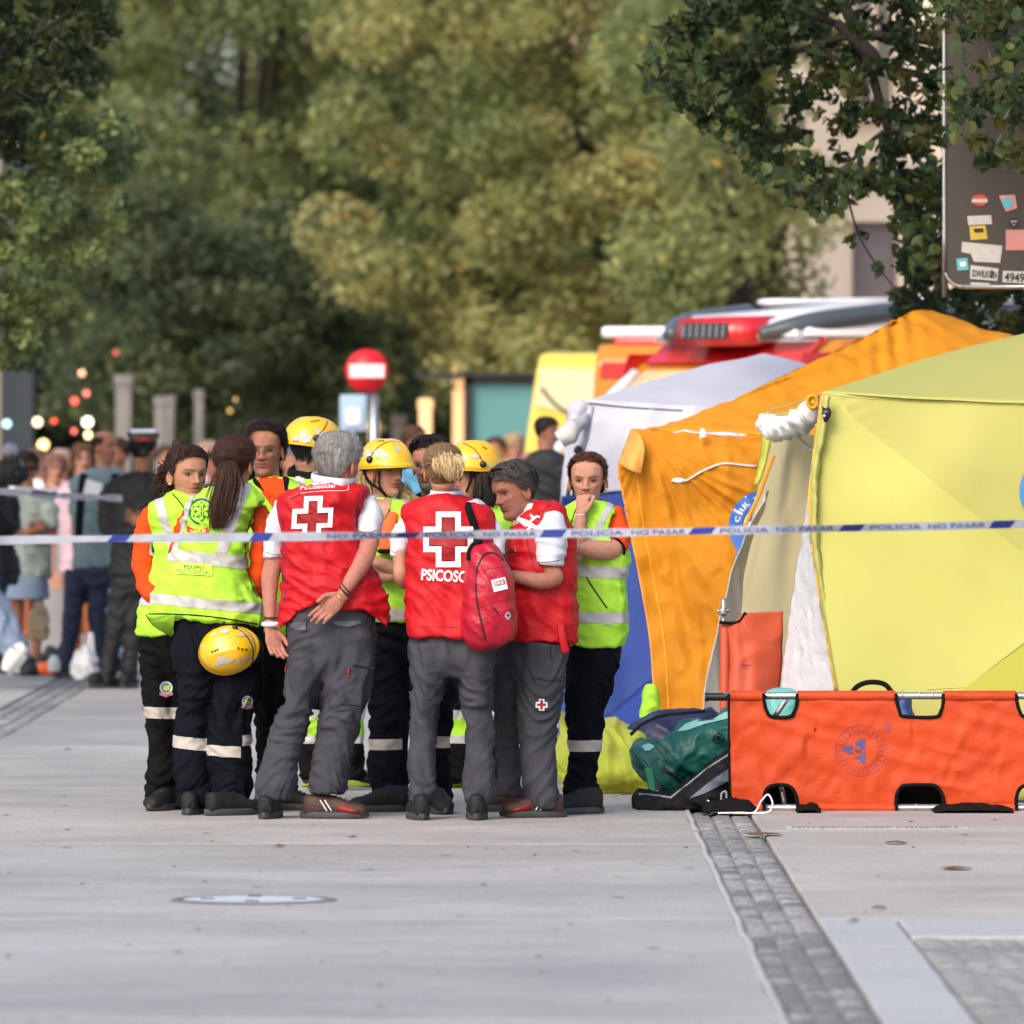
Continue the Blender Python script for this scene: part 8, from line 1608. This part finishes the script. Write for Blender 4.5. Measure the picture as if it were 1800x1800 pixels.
tree('added low tree with leaves darkened for canopy shade, left of the no entry sign', (xof(520, 99), 100, 0), crownclumps(xof(500, 99), 99, 2.0, 4.1, 1.1, 1.2, 80, .42, 52), .062, 1100, DKG + GRN[3:], 52, .09)  # second added tree, leaves coloured dark as shade under the crowns
tree('olive tree behind the right end of the ambulances', (xof(1330, 84), 85, 0), crownclumps(xof(1270, 84), 85, 2.9, 8.2, 1.05, 1.6, 90, .5, 7), .058, 1100, OLIVE[:3] + GRN[:2], 7, .16)
for i, (x, Y, cols_) in enumerate(((-9, 140, DKG), (-4.6, 146, DKG), (-1.5, 150, GRN), (2.2, 148, GRN), (5.8, 140, OLIVE))):
    tree(('dark tree at far left behind all the others', 'dark tree second from left in the far row', 'green tree in the centre of the far row', 'green tree right of centre in the far row', 'olive tree at the right end of the far row')[i], (x, Y, 0), crownclumps(x, Y, 1.6, 8.6 if i != 1 else 5.2, 2.6, 2.2, 70, 1.25, 20 + i), .18, 150, cols_, 20 + i, .22)
# low dark hedge-like undergrowth closing the far end
HG = empty('hedge', (-2, 152, 0), 'dark clipped hedge closing the far end of the street', 'hedge'); leafobj('foliage', leaves([((x, 153 + random.uniform(-.6, .6), z), .9) for x in np.arange(-13, 9, .8) for z in (.5, 1.3, 2.1)], .14, 190, DKG, 41), HG)
# left hand near tree
def pxclumps(lst, jy, seed):
    rg = random.Random(seed); return [(P(x, y, Y + rg.uniform(-jy, jy)), r / F * Y) for x, y, r, Y in lst]
L1 = []
rg = random.Random(5)
for _ in range(520):
    y = rg.uniform(-80, 640); edge = np.interp(y, [-80, 60, 200, 300, 360, 470, 560, 640], [150, 190, 225, 258, 262, 175, 110, 70]); L1.append((rg.uniform(-420, edge - 18), y, rg.uniform(20, 48), 57))
tree('bright green leafy tree reaching in from the left edge', (-5.2, 58, 0), pxclumps(L1, 1.2, 8), .045, 3600, [(.20, .25, .09), (.15, .20, .075), (.24, .28, .10), (.09, .135, .055)], 8, .18)
L2 = [(rg.uniform(-350, np.interp(y, [-60, 60, 160, 260], [240, 180, 110, 10])), y, rg.uniform(16, 34), 50) for y in [rg.uniform(-100, 250) for _ in range(190)]]
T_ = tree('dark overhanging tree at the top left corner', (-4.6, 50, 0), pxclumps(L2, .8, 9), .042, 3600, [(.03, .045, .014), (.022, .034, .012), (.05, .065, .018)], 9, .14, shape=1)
obj('branch', join(tube([P(-200, 150, 50), P(-20, 95, 50), P(60, 60, 50), P(150, 10, 50)], [.05, .03, .02, .012], 8, 24), tube([P(-60, 110, 50), P(10, 150, 50), P(70, 180, 50)], [.02, .012, .006], 6, 16)), BARK, T_)
# right hand near tree with sharp leaves
R1 = []
bnd_x = [1130, 1180, 1230, 1300, 1345, 1380, 1420, 1460, 1500, 1530, 1560, 1620]; bnd_y = [110, 175, 215, 280, 330, 345, 375, 385, 360, 330, 360, 480]
for _ in range(1150):
    x = rg.uniform(1150, 2150); ylim = np.interp(x, bnd_x, bnd_y) if x < 1600 else 470; y = rg.uniform(-150, ylim - 8)
    top = np.interp(x, [1150, 1200, 1260], [60, 40, -150])
    if y < top: continue
    if 1400 < x < 1560 and 170 < y < 300 and rg.random() < .5: continue
    if x > 1662 and y > 290 and rg.random() < .90: continue
    if 1500 < x < 1600 and 330 < y < 520 and rg.random() < .5: continue
    R1.append((x, y, rg.uniform(14, 26), 43.6 if x > 1660 and y < 290 and rg.random() < .6 else 47.6))
R1 += [(1126, 118, 7, 47.4), (1148, 108, 9, 47.4), (1132, 122, 6, 47.4), (1500, 425, 14, 47.4), (1520, 415, 12, 47.4), (1545, 470, 12, 47.4), (1590, 520, 16, 48.4), (1575, 540, 12, 48.6), (1640, 535, 18, 49)] + [(rg.uniform(1590, 1860), rg.uniform(450, 620), 22, 49.5) for _ in range(130)] + [(rg.uniform(1580, 1665), rg.uniform(330, 560), 20, 48.8) for _ in range(50)]
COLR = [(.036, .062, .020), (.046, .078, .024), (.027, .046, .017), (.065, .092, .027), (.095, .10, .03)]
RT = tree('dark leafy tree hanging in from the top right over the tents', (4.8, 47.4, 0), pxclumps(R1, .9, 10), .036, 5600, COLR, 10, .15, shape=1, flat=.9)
obj('branch', join(*[tube([P(x, y, 47.4) for x, y in q_], r_, 8, 24) for q_, r_ in (([(2200, 330), (1900, 200), (1700, 90), (1520, 60), (1380, 95), (1240, 110), (1150, 120)], [.07, .05, .035, .025, .016, .010, .004]), ([(1900, 200), (1760, 260), (1640, 250), (1560, 230), (1480, 300), (1430, 350)], [.04, .03, .02, .016, .010, .005]), ([(1480, 300), (1505, 400), (1540, 465), (1590, 525)], [.008, .006, .005, .004]), ([(1560, 230), (1520, 90), (1460, -40)], [.02, .03, .04]), ([(1470, 40), (1530, 95), (1545, 130)], [.03, .045, .03]))]), BARK, RT)
# single leaves one can pick out along the edge of the hanging crown
lm = []
for s in range(6):
    me = bpy.data.meshes.new('leaf'); rgl = random.Random(s); pts = [(-.50, 0), (-.38, -.28), (-.05, -.42), (.25, -.30), (.52, 0), (.25, .30), (-.05, .42), (-.38, .28)]
    V = [(x * .075, y * .075 + rgl.uniform(-.002, .002), .010 * abs(y) * 2) for x, y in pts] + [(0, 0, -.003)]; me.from_pydata(V, [], [(k_, (k_ + 1) % 8, 8) for k_ in range(8)]); me.update()
    ca = me.color_attributes.new('Col', 'FLOAT_COLOR', 'POINT'); c_ = COLR[s % 5]; ca.data.foreach_set('color', [v for _ in range(9) for v in (*[k_ * (1 + .1 * s) for k_ in c_], 1)]); me.materials.append(LEAF); lm.append(me)
for i in range(300):
    x = rg.uniform(1135, 1800); ylim = np.interp(x, bnd_x, bnd_y) if x < 1600 else 470; y = ylim - abs(rg.gauss(0, 55)) + rg.uniform(-10, 10)
    if x > 1650 and y > 280: y = rg.uniform(0, 280)
    if x < 1240: y = np.interp(x, [1135, 1240], [105, 130]) + rg.gauss(0, 30)
    o = bpy.data.objects.new('leaf', lm[i % 6]); COL.objects.link(o); o.parent = RT; o.location = P(x, y, (42.8 if x > 1660 else 46.6) + rg.uniform(-.4, .4)) - WL[RT.name]; o.rotation_euler = (rg.uniform(0, 6), rg.uniform(0, 6), rg.uniform(0, 6)); s_ = rg.uniform(.7, 1.15); o.scale = (s_, s_, s_)
# big sign seen from the back, with stickers
SG = empty('sign_board', P(1760, 1340, 44.9) * Vector((1, 1, 0)), 'large dark brown sign back with silver edge and many stickers at the right edge', 'sign')
Ysg = 44.6; kS = Ysg / F
def rrect(x0_, y0_, x1_, y1_, r, n=8):
    o = []
    for cx_, cy_, a0 in ((x0_ + r, y1_ - r, 90), (x0_ + r, y0_ + r, 180), (x1_ - r, y0_ + r, 270), (x1_ - r, y1_ - r, 0)):
        q_ = [(cx_ + r * math.cos(R(a0 + 90 * k_ / n)), cy_ + r * math.sin(R(a0 + 90 * k_ / n))) for k_ in range(n + 1)]; o += q_
    return o
ol = rrect(1660, -260, 2140, 504, 34); pts = [P(x, y, Ysg) for x, y in ol]; n = len(pts)
V = [tuple(p_) for p_ in pts] + [tuple(p_ + Vector((0, .03, 0))) for p_ in pts]
obj('panel', (V, [tuple(range(n - 1, -1, -1)), tuple(range(n, 2 * n))] + [(k_, (k_ + 1) % n, n + (k_ + 1) % n, n + k_) for k_ in range(n)]), mat('sign_brown', (.045, .036, .031), .5, .08, 2), SG, smooth=False)
obj('edge_frame', tube(pts + pts[:1], .012, 8, n * 2), METAL, SG); obj('post', tube([P(1900, -200, Ysg + .1), Vector((P(1900, 0, Ysg).x, Ysg + .1, 0))], .06, 12, 4), METAL, SG)
def st(pts_, m_, d=.004, nm='sticker'): return obj(nm, ([tuple(P(x, y, Ysg) + Vector((0, -d, 0))) for x, y in pts_], [tuple(range(len(pts_)))]), m_, SG, smooth=False, solid=.0015)
SW = mat('sticker_white', (.42, .40, .38), .6, .1, 30); SBK = mat('sticker_black', (.02, .02, .02), .6); SPK = mat('sticker_pink', (.55, .22, .20), .6); SYE = mat('sticker_yellow', (.50, .34, .04), .6); STE = mat('sticker_teal', (.10, .34, .42), .6); SRD = mat('sticker_red', (.45, .05, .04), .6)
st([(1681, 455), (1700, 453), (1703, 474), (1683, 476)], STE); st([(1687, 461), (1697, 460), (1697, 468), (1688, 469)], WHITEX, .007)
st([(1706, 466), (1755, 472), (1753, 494), (1705, 490)], SW); st([(1700, 380), (1742, 378), (1744, 394), (1702, 396)], SW); st([(1704, 398), (1732, 396), (1736, 420), (1706, 422)], SYE); st([(1711, 402), (1728, 401), (1729, 408), (1713, 409)], SBK, .007)
st([(1691, 425), (1762, 432), (1758, 462), (1712, 460), (1706, 446), (1690, 443)], SW); st([(1768, 404), (1810, 404), (1810, 440), (1768, 440)], SPK); st([(1763, 476), (1830, 478), (1830, 500), (1762, 496)], SW); st(circ(1782, 392, 9, 20), SBK); st([(1776, 388), (1788, 388), (1782, 398)], SW, .007); st([(1778, 390), (1786, 390), (1782, 396)], SBK, .009)
st(circ(1722, 352, 14, 18, 10), SRD); st([(1708, 350), (1736, 350), (1736, 356), (1708, 356)], SW, .007); st([(1756, 344), (1784, 342), (1788, 366), (1768, 372)], SPK); st(circ(1771, 356, 10, 16), STE, .007); st([(1706, 496), (1740, 498), (1740, 503), (1706, 502)], SW)
st([(1742, 474), (1748, 478), (1744, 484), (1748, 490), (1740, 488)], SBK, .007)
def stext(s, x0_, y0_, x1_, y1_, hh, m_, d=.008): v_, f_ = text2d(s, x0_, y0_, x1_, y1_, hh, .02); return obj('lettering', ([tuple(P(x, y, Ysg) + Vector((0, -d, 0))) for x, y in v_], f_), m_, SG, smooth=False)
stext('SSWILKON', 1708, 486, 1751, 489, 12, SBK); stext('4949', 1765, 494, 1800, 496, 15, SBK)
BLU = obj('street_banner', box(P(1205, 12, 100), (.20, .04, .22)), mat('cyan_banner', (.02, .34, .44), .5)); tag(BLU, 'small cyan banner high up near the top of the street', 'banner')
